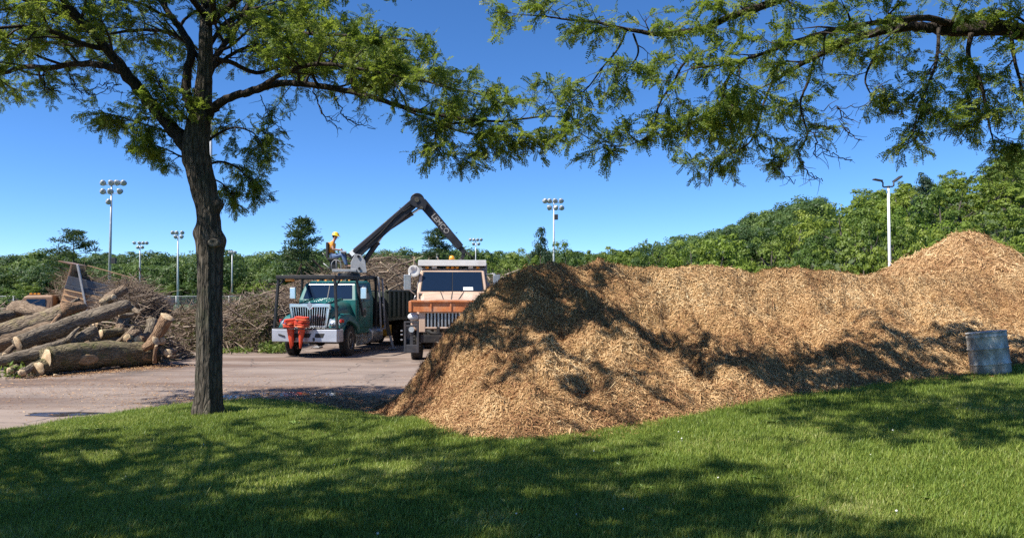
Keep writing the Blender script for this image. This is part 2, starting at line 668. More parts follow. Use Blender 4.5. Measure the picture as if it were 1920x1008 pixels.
nx, ny = 200, 90
xs = np.linspace(-18, 24, nx)
tt = np.linspace(0, 1, ny)
X = np.repeat(xs[None, :], ny, 0)
Y = -9 + (edge_y(xs)[None, :] + 9 + 0.16 * fbm(xs, xs * 0, 0.8, 3, 3)[None, :]) * tt[:, None]
Z = lawn_z(X, Y)
i = np.arange(ny - 1)[:, None] * nx + np.arange(nx - 1)[None, :]
lawn = mesh_np('lawn', np.stack([X, Y, Z], -1), np.stack([i, i + 1, i + nx + 1, i + nx], -1).reshape(-1, 4), M['lawn_soil'], None, True)
lawn['kind'] = 'structure'


def tuft(seed, nb=44, h=0.066, spread=0.075, w=0.0036):
    r = np.random.default_rng(seed)
    V, F = [], []
    for _ in range(nb):
        x, y = r.normal(0, spread, 2)
        a = r.uniform(0, 2 * math.pi)
        hh = h * r.uniform(0.5, 1.25)
        lean = r.uniform(0.1, 0.75) * hh
        lx, ly = math.cos(a) * lean, math.sin(a) * lean
        sx, sy = -math.sin(a) * w, math.cos(a) * w
        b0 = len(V)
        V += [(x - sx, y - sy, 0), (x + sx, y + sy, 0),
              (x + lx * .35 - sx * .8, y + ly * .35 - sy * .8, hh * .6), (x + lx * .35 + sx * .8, y + ly * .35 + sy * .8, hh * .6),
              (x + lx, y + ly, hh)]
        F += [(b0, b0 + 1, b0 + 3, b0 + 2), (b0 + 2, b0 + 3, b0 + 4, b0 + 4)]
    mb = MB()
    mb.v = V
    mb.f = [f if f[2] != f[3] else f[:3] for f in F]
    o = mb.build('grass_tuft', M['grass'], link=False)
    return o


TUFTS = [tuft(k) for k in range(7)]

# the foot of the mulch heap, where it meets lawn and yard
FOOT_PX = [(436, 462), (462, 474), (500, 483), (530, 494), (562, 501), (600, 503), (650, 500), (700, 491), (760, 482), (820, 473), (880, 461),
           (940, 450), (1000, 442), (1060, 433), (1110, 425), (1150, 420), (1200, 414), (1300, 404), (1420, 396)]
FOOT = [hit(px, py, lawn_z) for px, py in FOOT_PX]
FOOT_X = np.array([p.x for p in FOOT]); FOOT_Y = np.array([p.y for p in FOOT])


def foot_y(x):
    return np.interp(x, FOOT_X, FOOT_Y, left=99, right=FOOT_Y[-1])


def grass_points(n, seed):
    r = np.random.default_rng(seed)
    # uniform over the piece of lawn in view, denser close up
    D = 4.2 + (15.0 - 4.2) * r.random(n) ** 1.15
    half = 0.74
    x = (r.random(n) * 2 - 1) * half * D
    keep = (D < edge_y(x) + 0.10 * vnoise(x * 3, D * 3, 8) + 0.03) & (D < foot_y(x) + 0.10 + 0.25 * vnoise(x * 2.2, D * 2.2, 12))
    return x[keep], D[keep], r


gx, gy, r_ = grass_points(76000, 4)
gz = lawn_z(gx, gy) - 0.004
n = len(gx)
sc = 0.62 + 0.55 * r_.random(n) + 0.5 * np.clip(fbm(gx, gy, 1.1, 9, 3), -.5, .5)
rot = np.stack([r_.normal(0, .12, n), r_.normal(0, .12, n), r_.random(n) * 6.283], -1)
scatter('grass', np.stack([gx, gy, gz], -1), rot, np.clip(sc, .4, 1.5), r_.integers(0, len(TUFTS), n), TUFTS)

# small weeds and white clover heads in the lawn
m, nt, b, _ = new_mat('clover_white'); b.inputs['Base Color'].default_value = (0.75, 0.74, 0.68, 1); b.inputs['Roughness'].default_value = 0.8
M['clover'] = m
M['weed'] = mat_plain('weed_leaf', (0.15, 0.24, 0.03), (0.08, 0.15, 0.02), 0.5, scale=9)


def clover_head(seed):
    mb = MB(); r = random.Random(seed)
    mb.ball((0, 0, 0.085), (0.012, 0.012, 0.011), 8, 5)
    mb.tube([(0, 0, 0), (0.004, 0.002, 0.08)], 0.0016, 4)
    return mb.build('clover_head', M['clover'], link=False)


def weed(seed):
    mb = MB(); r = random.Random(seed)
    for k in range(7):
        a = r.uniform(0, 6.28); L = r.uniform(.07, .15)
        c, s = math.cos(a), math.sin(a)
        w = L * 0.16
        pts = [(0, 0, 0.03), (c * L * .5 - s * w, s * L * .5 + c * w, .075), (c * L, s * L, .06 + r.uniform(-.02, .04)), (c * L * .5 + s * w, s * L * .5 - c * w, .075)]
        mb.add(pts, [(0, 1, 2), (0, 2, 3)])
    return mb.build('weed_rosette', M['weed'], link=False)


n = 55
D = 4.8 + 7 * r_.random(n); x = (r_.random(n) * 2 - 1) * .72 * D
x = np.where(r_.random(n) < .7, np.abs(x), x)
k = (D < edge_y(x) - .2) & (D < foot_y(x) - .1)
x, D = x[k], D[k]; n = len(x)
scatter('clover', np.stack([x, D, lawn_z(x, D)], -1), np.stack([0 * x, 0 * x, r_.random(n) * 6], -1), .4 + .4 * r_.random(n), r_.integers(0, 3, n), [clover_head(k) for k in range(3)])
n = 70
D = 4.8 + 6.5 * r_.random(n); x = (r_.random(n) * 2 - 1) * .72 * D
k = (D < edge_y(x) - .2) & (D < foot_y(x) - .1)
x, D = x[k], D[k]; n = len(x)
scatter('weeds', np.stack([x, D, lawn_z(x, D)], -1), np.stack([0 * x, 0 * x, r_.random(n) * 6], -1), .4 + .6 * r_.random(n) ** 2, r_.integers(0, 4, n), [weed(k) for k in range(4)])


# fallen leaflets and dead blades in the lawn
M['fallen'] = mat_leaf('fallen_leaf', [(0.0, (0.10, 0.06, 0.02)), (0.5, (0.26, 0.19, 0.06)), (1.0, (0.45, 0.38, 0.14))], 0.2, attr='tint', tcol=(.4, .35, .1))
n = 2600
q = np.random.default_rng(55)
D = 4.6 + 8 * q.random(n) ** 1.2; x = (q.random(n) * 2 - 1) * .72 * D
k = (D < edge_y(x) - .05) & (D < foot_y(x) + .05); x, D = x[k], D[k]; n = len(x)
a = q.uniform(0, 6.28, n); L = q.uniform(.008, .035, (n, 1)); w = q.uniform(.003, .007, (n, 1))
d = np.stack([np.cos(a), np.sin(a), q.normal(0, .35, n)], -1); s = np.stack([-np.sin(a), np.cos(a), q.normal(0, .3, n)], -1)
P0 = np.stack([x, D, lawn_z(x, D) + q.uniform(.02, .06, n)], -1)
V = np.stack([P0 - d * L, P0 + s * w, P0 + d * L, P0 - s * w], 1).reshape(-1, 3)
o = mesh_np('fallen_leaves', V, np.arange(4 * n).reshape(-1, 4), M['fallen'], col=np.repeat(q.random(n), 4))
tag(o, 'small dry leaves and dead blades lying in the lawn', 'leaves', None, 'stuff')


# ---------------------------------------------------------------- trees far off
def crown_np(seed, nclump=60, per=55, shape=(1, 1, 1), leaf=0.05, spread=0.17, zlo=-0.9, taper=0.0, lumps=0.35):
    """unit crown: leaf sized faces in clumps over an uneven volume"""
    r = np.random.default_rng(seed)
    V = []
    ph = r.uniform(0, 6.28, 4)
    cs = []
    while len(cs) < nclump:
        d = r.normal(size=3); d /= np.linalg.norm(d)
        if d[2] < zlo: continue
        az = math.atan2(d[1], d[0])
        q = 1 - lumps * (0.5 + 0.5 * math.sin(2 * az + ph[0] + 2 * d[2])) * abs(math.sin(3 * az + ph[1] + 3 * d[2]))
        rad = q * r.uniform(0.45, 1.0) ** 0.5
        p = d * rad
        k = 1 - taper * (p[2] * 0.5 + 0.5)
        cs.append((p[0] * k, p[1] * k, p[2]))
    cs = np.array(cs)
    cc = np.repeat(cs, per, 0)
    n = len(cc)
    od = r.normal(size=(n, 3)); od /= np.linalg.norm(od, axis=1, keepdims=True)
    od[:, 2] = np.where((od[:, 2] < -.3) & (r.random(n) < .7), -od[:, 2], od[:, 2])
    off = od * (1.55 * r.random((n, 1)) ** .4) * spread * np.array([1.15, 1.15, 0.62]) * r.uniform(0.6, 1.3, (len(cs), 1)).repeat(per, 0)
    P = cc + off
    nrm = off / (np.linalg.norm(off, axis=1, keepdims=True) + 1e-6) * 0.85 + cc * 0.3 + r.normal(size=(n, 3)) * 0.34 + np.array([0, 0, 0.3])
    nrm /= np.linalg.norm(nrm, axis=1, keepdims=True)
    t = np.cross(nrm, r.normal(size=(n, 3))); t /= np.linalg.norm(t, axis=1, keepdims=True) + 1e-9
    bt = np.cross(nrm, t)
    s = leaf * r.uniform(0.5, 1.3, (n, 1))
    P = P * np.array(shape); 
    Q = np.stack([P - t * s, P + bt * s * 0.62, P + t * s, P - bt * s * 0.62], 1)
    return Q.reshape(-1, 3), np.arange(n * 4).reshape(-1, 4)


def tree_proto(name, seed, mat, cat_kw, trunk_r=0.03, limb=7):
    """a tree one unit tall: trunk and crown meshes kept for copying"""
    V, F = crown_np(seed, **cat_kw)
    V = V * np.array([0.36, 0.36, 0.42]) + np.array([0, 0, 0.56])
    cm = mesh_np('crown', V, F, mat, link=False).data
    mb = MB(); r = random.Random(seed)
    top = 0.75
    pts = [(0, 0, -0.03), (r.uniform(-.01, .01), r.uniform(-.01, .01), .2), (r.uniform(-.03, .03), r.uniform(-.03, .03), .45), (r.uniform(-.05, .05), r.uniform(-.05, .05), top)]
    mb.tube(pts, [trunk_r, trunk_r * .8, trunk_r * .5, trunk_r * .12], 7)
    for k in range(limb):
        a = 2 * math.pi * k / limb + r.uniform(-.3, .3); z = r.uniform(.22, .5); L = r.uniform(.18, .3)
        e = (math.cos(a) * L, math.sin(a) * L, z + L * r.uniform(.4, 1.0))
        mb.tube([(0, 0, z), (e[0] * .5, e[1] * .5, (z + e[2]) / 2 - .01), e], [trunk_r * .42, trunk_r * .3, trunk_r * .08], 5)
    tm = mb.build('trunk', M['far_bark'], smooth=True, link=False).data
    return tm, cm


BROAD = [tree_proto('broad', 100 + k, M['deep_leaf' if k in (1, 3) else 'far_leaf'], dict(nclump=30 + 5 * (k % 3), per=110, leaf=0.040 + .004 * (k % 3), spread=0.13 + .025 * (k % 2), lumps=.55)) for k in range(5)]
BRIGHT = [tree_proto('bright', 200 + k, M['bright_leaf'], dict(nclump=34, per=100, leaf=0.040, spread=0.15, lumps=.5)) for k in range(3)]
AIRY = [tree_proto('airy', 300 + k, M['far_leaf'], dict(nclump=30, per=40, leaf=0.04, spread=0.10, lumps=.6)) for k in range(2)]
SPIRE = [tree_proto('spire', 400 + k, M['pine_leaf'], dict(nclump=80, per=70, leaf=0.034, spread=0.14, taper=.75, lumps=.3)) for k in range(2)]
LAYER = [tree_proto('layer', 450 + k, M['far_leaf'], dict(nclump=30, per=100, leaf=0.038, spread=0.15, shape=(1.1, 1.1, .95), lumps=.6)) for k in range(2)]


def far_tree(name, proto, x, y, h, w, label, cat='tree', group=None, z=None, rz=None):
    t = empty(name, (x, y, float(hill_z(x, y)) - 0.1 if z is None else z), random.uniform(0, 6.28) if rz is None else rz)
    tag(t, label, cat, group)
    t.scale = (w / 0.72, w / 0.72, h)
    for nm, me in (('trunk', proto[0]), ('crown', proto[1])):
        o = bpy.data.objects.new(nm, me); C.objects.link(o); o.parent = t
        if nm == 'crown': o['kind'] = 'stuff'
    return t


def tree_px(name, proto, px, top, D, wpx, label, group=None, **kw):
    p = at(px, top - (5 if px < 870 else 0), D)
    z = float(hill_z(p.x, p.y))
    return far_tree(name, proto, p.x, D, (p.z - z) / 0.985, wpx / FPX * D, label, group=group, **kw)


WOOD = 'leafy green tree of the wooded slope rising behind the mulch'
G_WOOD = 'trees of the wooded slope'
G_ROW = 'trees along the far edge of the yard'
ROWL = 'round green tree in the row beyond the yard'
for k, (px, top, D, w, pr, lab, g) in enumerate([
    (578, 283, 105, 40, BROAD[0], ROWL, G_ROW), (606, 274, 92, 46, BROAD[1], 'round green tree between the tan truck and the pointed cypress-like tree', G_ROW),
    (622, 280, 84, 40, BROAD[2], ROWL, G_ROW), (663, 264, 88, 44, BROAD[3], 'round green tree just right of the mast behind the dark end of the mulch', G_ROW),
    (690, 276, 140, 40, BROAD[4], ROWL, G_ROW), (716, 273, 150, 46, BROAD[0], ROWL, G_ROW), (742, 274, 150, 46, BROAD[2], ROWL, G_ROW),
    (730, 279, 120, 44, BROAD[1], ROWL, G_ROW), (706, 281, 115, 44, BROAD[3], ROWL, G_ROW),
    (766, 255, 82, 40, AIRY[0], 'light airy tree poking above the row just left of the bright green trees', G_ROW),
    (752, 280, 84, 40, BROAD[1], ROWL, G_ROW), (785, 268, 84, 46, BROAD[4], ROWL, G_ROW),
    (812, 256, 72, 62, BRIGHT[0], 'bright yellow-green rounded tree, left one of the pair behind the mulch ridge', 'bright green trees'),
    (846, 250, 66, 78, BRIGHT[1], 'bright yellow-green rounded tree, right and taller one of the pair behind the mulch ridge', 'bright green trees'),
    (880, 262, 74, 60, BROAD[2], WOOD, G_WOOD), (905, 236, 72, 64, BROAD[0], 'first tall tree of the slope, right beside the bright yellow-green pair', G_WOOD),
    (936, 219, 76, 72, LAYER[0], 'tall layered tree in the dip before the slope climbs to the street lamp', G_WOOD), (915, 258, 60, 60, BROAD[3], WOOD, G_WOOD),
    (962, 232, 66, 70, LAYER[1], WOOD, G_WOOD), (990, 205, 78, 84, LAYER[0], 'tall dark layered tree standing left of the twin-arm street lamp', G_WOOD),
    (950, 262, 55, 62, BROAD[1], WOOD, G_WOOD), (985, 252, 58, 66, BROAD[4], WOOD, G_WOOD),
    (1022, 216, 70, 66, BROAD[3], 'tall round tree directly behind the left arm of the street lamp', G_WOOD), (1012, 258, 55, 62, BROAD[2], WOOD, G_WOOD), (1045, 236, 60, 66, BROAD[0], WOOD, G_WOOD),
    (1058, 210, 76, 66, BRIGHT[2], 'yellow-green tree directly behind the right arm of the street lamp', G_WOOD), (1082, 178, 92, 50, SPIRE[0], 'tall spiky dark tree on the slope just right of the street lamp', G_WOOD),
    (1100, 196, 80, 72, BROAD[1], WOOD, G_WOOD), (1078, 236, 62, 62, BROAD[2], WOOD, G_WOOD), (1125, 186, 88, 74, BROAD[4], WOOD, G_WOOD),
    (1115, 226, 64, 66, BRIGHT[0], 'yellow-green tree right above the peak of the far mulch heap', G_WOOD), (1150, 176, 92, 74, LAYER[1], WOOD, G_WOOD), (1146, 222, 66, 70, BROAD[3], WOOD, G_WOOD),
    (1178, 160, 96, 62, AIRY[1], 'thin airy tree with bare twiggy top at the right edge of the slope', G_WOOD),
    (1176, 214, 68, 74, BROAD[0], WOOD, G_WOOD), (1205, 188, 84, 84, BROAD[2], WOOD, G_WOOD), (1185, 246, 54, 74, BRIGHT[1], 'bright green low tree beside the peak of the far mulch heap', G_WOOD),
    (1225, 230, 60, 80, BROAD[4], WOOD, G_WOOD), (1245, 180, 84, 84, BROAD[1], WOOD, G_WOOD), (1200, 152, 110, 60, AIRY[0], WOOD, G_WOOD),
    (1100, 252, 52, 60, BROAD[3], WOOD, G_WOOD), (1062, 262, 52, 58, LAYER[0], WOOD, G_WOOD), (1290, 190, 84, 84, BROAD[3], WOOD, G_WOOD),
    (1280, 240, 60, 84, BROAD[0], WOOD, G_WOOD), (1335, 200, 80, 84, BROAD[2], WOOD, G_WOOD),
    (8, 322, 70, 60, BROAD[1], 'low round tree at the left edge behind the logs', G_ROW), (-40, 318, 75, 70, BROAD[3], ROWL, G_ROW),
    (34, 316, 120, 40, BROAD[0], ROWL, G_ROW), (196, 318, 130, 34, BROAD[2], ROWL, G_ROW), (172, 322, 110, 30, BROAD[4], ROWL, G_ROW),
    (226, 316, 140, 36, BROAD[3], ROWL, G_ROW), (262, 322, 130, 30, BROAD[1], ROWL, G_ROW), (288, 318, 120, 32, BROAD[0], ROWL, G_ROW), (310, 314, 90, 36, BROAD[4], 'low round tree behind the branch heap left of the green truck', G_ROW),
    (335, 316, 84, 34, BROAD[2], ROWL, G_ROW), (372, 300, 150, 40, BROAD[2], ROWL, G_ROW),
    (535, 282, 110, 26, AIRY[1], 'small slim tree right of the dark pine behind the tan truck', G_ROW)]):
    tree_px('broadleaf_tree', pr, px, top, D, w, lab, g)
tree_px('conifer_tree', SPIRE[1], 634, 250, 86, 46, 'pointed dark cypress-like tree left of the mast behind the mulch', None)

# filling the upper right slope
for k in range(46):
    y = random.uniform(92, 170); px = random.uniform(985, 1420)
    x = (px - CX) / FPX * y
    z = float(hill_z(x, y))
    if z < 2.0: continue
    h = random.uniform(7, 11)
    far_tree('broadleaf_tree', random.choice(BROAD + LAYER + BRIGHT[:1]), x, y, h, h * random.uniform(.5, .85), WOOD, group=G_WOOD)


# pines: bare trunk, whorls of branches with clumps of needles
def pine_proto(seed, nb, z0, z1, rmax, shape):
    r = random.Random(seed)
    mb = MB(); P = []
    mb.tube([(0, 0, -.02), (.005, 0, .5), (0, .004, 1.0)], [.018, .012, .002], 7)
    for k in range(nb):
        t = k / (nb - 1); z = z0 + (z1 - z0) * t
        for q in range(r.choice((3, 4))):
            a = r.uniform(0, 6.28); L = rmax * shape(t) * r.uniform(.55, 1.1)
            e = Vector((math.cos(a) * L, math.sin(a) * L, z + L * r.uniform(0.0, .35)))
            mb.tube([(0, 0, z), tuple(e * .5 + Vector((0, 0, z * .5 - .01))), tuple(e)], [.006, .004, .0015], 4)
            for s in (0.6, 1.0):
                c = Vector((0, 0, z)).lerp(e, s)
                P.append((c.x + r.gauss(0, .01), c.y + r.gauss(0, .01), c.z + r.gauss(0, .008)))
    rr = np.random.default_rng(seed)
    P = np.repeat(np.array(P), 60, 0); n = len(P)
    off = rr.normal(size=(n, 3)) * np.array([.030, .030, .014])
    P = P + off
    d = off + rr.normal(size=(n, 3)) * .02 + np.array([0, 0, .018]); d /= np.linalg.norm(d, axis=1, keepdims=True)
    t = np.cross(d, rr.normal(size=(n, 3))); t /= np.linalg.norm(t, axis=1, keepdims=True)
    L, w = .026, .0048
    Q = np.stack([P - t * w, P + d * L - t * w * .6, P + d * L + t * w * .6, P + t * w], 1).reshape(-1, 3)
    return mb.build('trunk', M['far_bark'], smooth=True, link=False).data, mesh_np('crown', Q, np.arange(n * 4).reshape(-1, 4), M['pine_leaf'], link=False).data


def pine_px(pr, px, top, D, label, base=0.0):
    p = at(px, top, D)
    t = empty('pine_tree', (p.x, D, base), random.uniform(0, 6))
    tag(t, label, 'tree', 'dark pines on the skyline')
    h = p.z - base
    t.scale = (h, h, h)
    for nm, me in (('trunk', pr[0]), ('crown', pr[1])):
        o = bpy.data.objects.new(nm, me); C.objects.link(o); o.parent = t
        if nm == 'crown': o['kind'] = 'stuff'


pine_px(pine_proto(5, 14, .36, .97, .25, lambda t: (1 - t) ** .6 * .9 + .18), 353, 239, 100, 'tall narrow dark pine left of the seated loader operator')
pine_px(pine_proto(6, 10, .42, .97, .44, lambda t: (1 - t * .75)), 86, 254, 82, 'broad open-crowned pine behind the tilted brown dump truck')
pine_px(pine_proto(9, 13, .38, .97, .30, lambda t: (1 - t) ** .5 * .9 + .15), 514, 251, 105, 'bushy dark pine behind the loader arm and the tan truck')

# far wooded hillside that reads as one mass
HILLV = []
for k in range(6):
    V, F = crown_np(500 + k, nclump=16, per=150, leaf=.048, spread=.24, zlo=-.2, lumps=.4)
    HILLV.append(mesh_np('crown_clump', V, F, M['hill_leaf'], link=False))
pts, scs = [], []
for k in range(5200):
    y = random.uniform(165, 470); x = random.uniform(-.82, .42) * y
    z = float(hill_z(x, y))
    if z < .2: z = 0
    s = random.uniform(1.9, 3.3) * random.choice((.8, 1, 1, 1.3, 1.7, 2.1))
    pts.append((x, y, z + s * .9)); scs.append(s)
n = len(pts)
scatter('forest', pts, np.stack([np.zeros(n), np.zeros(n), rng.random(n) * 6.28], -1), scs, rng.integers(0, 6, n), HILLV)

# ---------------------------------------------------------------- floodlight masts, lamp, fence
M['galv'] = mat_plain('galvanised_steel', (0.50, 0.51, 0.52), (0.38, 0.39, 0.40), 0.5, 0.3, scale=3)
M['white_pole'] = mat_plain('pale_pole', (0.66, 0.67, 0.68), (0.55, 0.56, 0.57), 0.5, scale=3)
M['lamp_shell'] = mat_plain('lamp_shell', (0.50, 0.51, 0.51), (0.26, 0.27, 0.28), 0.4, 0.2, scale=4)
M['lamp_glass'] = mat_plain('lamp_glass', (0.25, 0.27, 0.28), (0.15, 0.16, 0.17), 0.15, scale=4)
M['dark_metal'] = mat_plain('dark_metal', (0.05, 0.05, 0.052), (0.03, 0.03, 0.03), 0.55, 0.2, scale=5)


def mast(px, top, D, label, rows, step, head=.42, mat='galv', r=.16, box=None, group='floodlight masts', lean=0.0):
    """rows: list of (drop below the top in photo pixels, list of offsets in photo pixels)"""
    p = at(px, top, D)
    t = empty('floodlight_mast', (p.x, D, float(hill_z(p.x, D))))
    tag(t, label, 'light mast', group)
    h = p.z - t.location.z
    u = D / FPX
    mb = MB(); mb.tube([(lean * u, 0, 0), (lean * u * .4, 0, h * .6), (0, 0, h)], [r, r * .75, r * .45], 10)
    mb.build('pole', M[mat], t, True)
    for drop, offs in rows:
        z = h - drop * u
        if len(offs) > 1 or offs[0] != 0:
            a = MB(); a.bar((min(min(offs), 0) * u, 0, z - .12), (max(max(offs), 0) * u, 0, z - .12), .09, .09)
            a.build('crossarm', M['galv'], t)
        for o_ in offs:
            b_ = MB()
            b_.lathe([(.05, -.26), (.16, -.2), (.3, .02), (head, .3), (head * .96, .31), (head * .8, .27)], 12, axis='y')
            q = b_.build('floodlight', M['lamp_shell'], t, True)
            q.location = (o_ * u, -.12, z + .2)
            q.rotation_euler = (R(-28), 0, R(random.uniform(-40, 40)))
            g = MB(); g.lathe([(head * .8, .262), (.02, .275)], 12, axis='y')
            g.build('lens', M['lamp_glass'], q, True)
    if box is not None:
        bx = MB(); bx.box((.3, -.1, h - box * u), (.5, .35, .7)); bx.build('control_box', M['dark_metal'], t, bevel=.02)
    return t


mast(131, 196, 88, 'tallest floodlight mast, eight lamps in three rows, above the tilted brown dump truck', [(2, [-10, -1, 6, 14]), (12, [-10, -2, 9]), (24, [-3])], 1, .36, box=92, r=.19, lean=-3.5)
mast(164, 267, 150, 'floodlight mast with five small lamps, second from the left end', [(1, [-7, -1, 4, 8]), (6, [-2, 3])], 1, .34, r=.2)
mast(150, 288, 220, 'smallest and farthest floodlight mast, a bare crossarm at its top', [(1, [-5, 0, 5])], 1, .5, r=.22)
mast(208.5, 255, 123, 'floodlight mast with five dark lamps just left of the big tree trunk', [(1, [-6, -1, 5]), (6, [-3, 4])], 1, .33, 'white_pole', r=.2)
mast(272, 278, 160, 'floodlight mast just right of the big tree trunk', [(1, [-3, 0, 3])], 1, .42, r=.22)
mast(649, 217, 100, 'floodlight mast with seven lamps in two rows behind the dark end of the mulch heap', [(2, [-10, -5, 1, 8]), (10, [-6, 3, 9])], 1, .36, 'white_pole', r=.17, box=20)
mast(557.5, 263, 165, 'small floodlight mast right of the loader arm tip', [(1, [-6, -2, 2, 6]), (6, [-3, 3])], 1, .36, r=.17)
mast(512, 252, 118, 'pale mast in front of the bushy pine under the loader arm', [(1, [0])], 1, .2, 'white_pole', r=.22)
mast(247.5, 62, 48, 'tall pale mast half hidden behind the big tree crown', [], 1, .4, 'white_pole', r=.15, lean=-2)

# twin-arm street lamp behind the mulch
p = at(1041, 203, 34)
t = empty('street_lamp', (p.x + .12, 34, 0)); tag(t, 'pale twin-arm street lamp standing behind the mulch in front of the wooded slope', 'street lamp')
h = p.z
mb = MB(); mb.tube([(0, 0, 0), (-.12, 0, h)], [.075, .055], 14); mb.build('pole', M['white_pole'], t, True)
mb = MB(); mb.cyl((-.12, 0, h), (-.12, 0, h + .10), .06, .06, 10); mb.build('cap', M['dark_metal'], t, True)
u = 34 / FPX
mb = MB(); mb.tube([(-.12, 0, h + .06), (-.12 - 5 * u, 0, h + .04), (-.12 - 7 * u, -.05, h + .07), (-.12 - 7.6 * u, -.1, h + 6 * u), (-.12 - 10 * u, -.12, h + 8 * u)], .035, 8); mb.build('arm', M['dark_metal'], t, True)
mb = MB(); mb.tube([(-.12, 0, h + .06), (-.12 + 5 * u, 0, h + .07), (-.12 + 7 * u, .05, h + .12), (-.12 + 7.6 * u, .1, h + 7 * u), (-.12 + 9 * u, .12, h + 9 * u)], .035, 8); mb.build('arm', M['dark_metal'], t, True)
mb = MB(); mb.bar((-.12 - 9 * u, -.12, h + 8 * u), (-.12 - 20 * u, -.2, h + 9.5 * u), .20, .07); mb.build('lamp_head', M['dark_metal'], t, bevel=.03)
mb = MB(); mb.bar((-.12 + 8 * u, .12, h + 8 * u), (-.12 + 19 * u, .3, h + 15 * u), .20, .08); mb.build('lamp_head', M['dark_metal'], t, bevel=.03)

# chain-link fence at the far side of the yard
t = empty('chain_link_fence', (0, 0, 0)); tag(t, 'long grey chain-link fence at the far side of the yard, behind the brush heaps', 'fence')
fx0, fx1, fy0, fy1 = -62.0, -18.0, 84.0, 88.0
nP = 16
for k in range(nP):
    s = k / (nP - 1); x = fx0 + (fx1 - fx0) * s; y = fy0 + (fy1 - fy0) * s
    mb = MB(); mb.cyl((x, y, -.1), (x, y, 2.0), .045, .045, 6); mb.build('post', M['galv'], t, True)
for z in (1.95, 0.12):
    mb = MB(); mb.tube([(fx0, fy0, z), (fx1, fy1, z)], .03, 5); mb.build('rail', M['galv'], t, True)
V, F = [], []
dirx, diry = (fx1 - fx0), (fy1 - fy0); L = math.hypot(dirx, diry)
nW = int(L / .12)
for k in range(-16, nW):
    for sgn in (1, -1):
        a0 = k * .12 if sgn > 0 else (k + 16) * .12
        a1 = a0 + sgn * 1.83
        za, zb = .12, 1.95
        if min(a0, a1) < 0 or max(a0, a1) > L: continue
        A = (fx0 + dirx * a0 / L, fy0 + diry * a0 / L - .03); B = (fx0 + dirx * a1 / L, fy0 + diry * a1 / L - .03)
        w = .006; b0 = len(V)
        V += [(A[0] - w, A[1], za), (A[0] + w, A[1], za), (B[0] + w, B[1], zb), (B[0] - w, B[1], zb),
              (A[0], A[1] - w, za), (A[0], A[1] + w, za), (B[0], B[1] + w, zb), (B[0], B[1] - w, zb)]
        F += [(b0, b0 + 1, b0 + 2, b0 + 3), (b0 + 4, b0 + 5, b0 + 6, b0 + 7)]
o = mesh_np('wire_mesh', V, F, M['galv'], t); o['kind'] = 'stuff'


# ---------------------------------------------------------------- honey locusts close by
def frond(seed):
    """one feathery compound leaf: a thin rachis with paired leaflets"""
    r = np.random.default_rng(seed)
    L = 0.135 * r.uniform(.85, 1.15); npair = 8
    V, F = [], []
    bend = r.uniform(.1, .5)

    def rp(t): return np.array([L * t, 0.012 * math.sin(3 * t + seed), -bend * L * t * t])
    for k in range(npair):
        t = .14 + .86 * k / (npair - 1)
        p = rp(t)
        s = .037 * (1 - .45 * abs(t - .5)) * r.uniform(.8, 1.15); w = .0088
        for sg in (1, -1):
            d = np.array([.45, sg * 1.0, r.uniform(-.45, .25)]); d /= np.linalg.norm(d)
            c = np.array([1, -sg * .4, r.uniform(-.5, .5)]); c /= np.linalg.norm(c)
            b0 = len(V)
            V += [p, p + d * s * .5 + c * w, p + d * s, p + d * s * .5 - c * w]
            F += [(b0, b0 + 1, b0 + 2, b0 + 3)]
    for k in range(3):
        b0 = len(V); a, c = rp(k / 3), rp((k + 1) / 3)
        V += [a + (0, .0012, 0), a - (0, .0012, 0), c - (0, .0008, 0), c + (0, .0008, 0)]
        F += [(b0, b0 + 1, b0 + 2, b0 + 3)]
    return mesh_np('frond', np.array(V), F, M['leaf'], link=False)


FRONDS = [frond(k) for k in range(8)]


def spline(pts, n):
    """Catmull-Rom through points (with radius as 4th number)"""
    P = [np.array(p, float) for p in pts]
    P = [2 * P[0] - P[1]] + P + [2 * P[-1] - P[-2]]
    out = []
    for i in range(1, len(P) - 2):
        for k in range(n):
            t = k / n
            a, b_, c, d = P[i - 1], P[i], P[i + 1], P[i + 2]
            out.append(.5 * ((2 * b_) + (c - a) * t + (2 * a - 5 * b_ + 4 * c - d) * t * t + (3 * b_ - a - 3 * c + d) * t ** 3))
    out.append(P[-2])
    return out


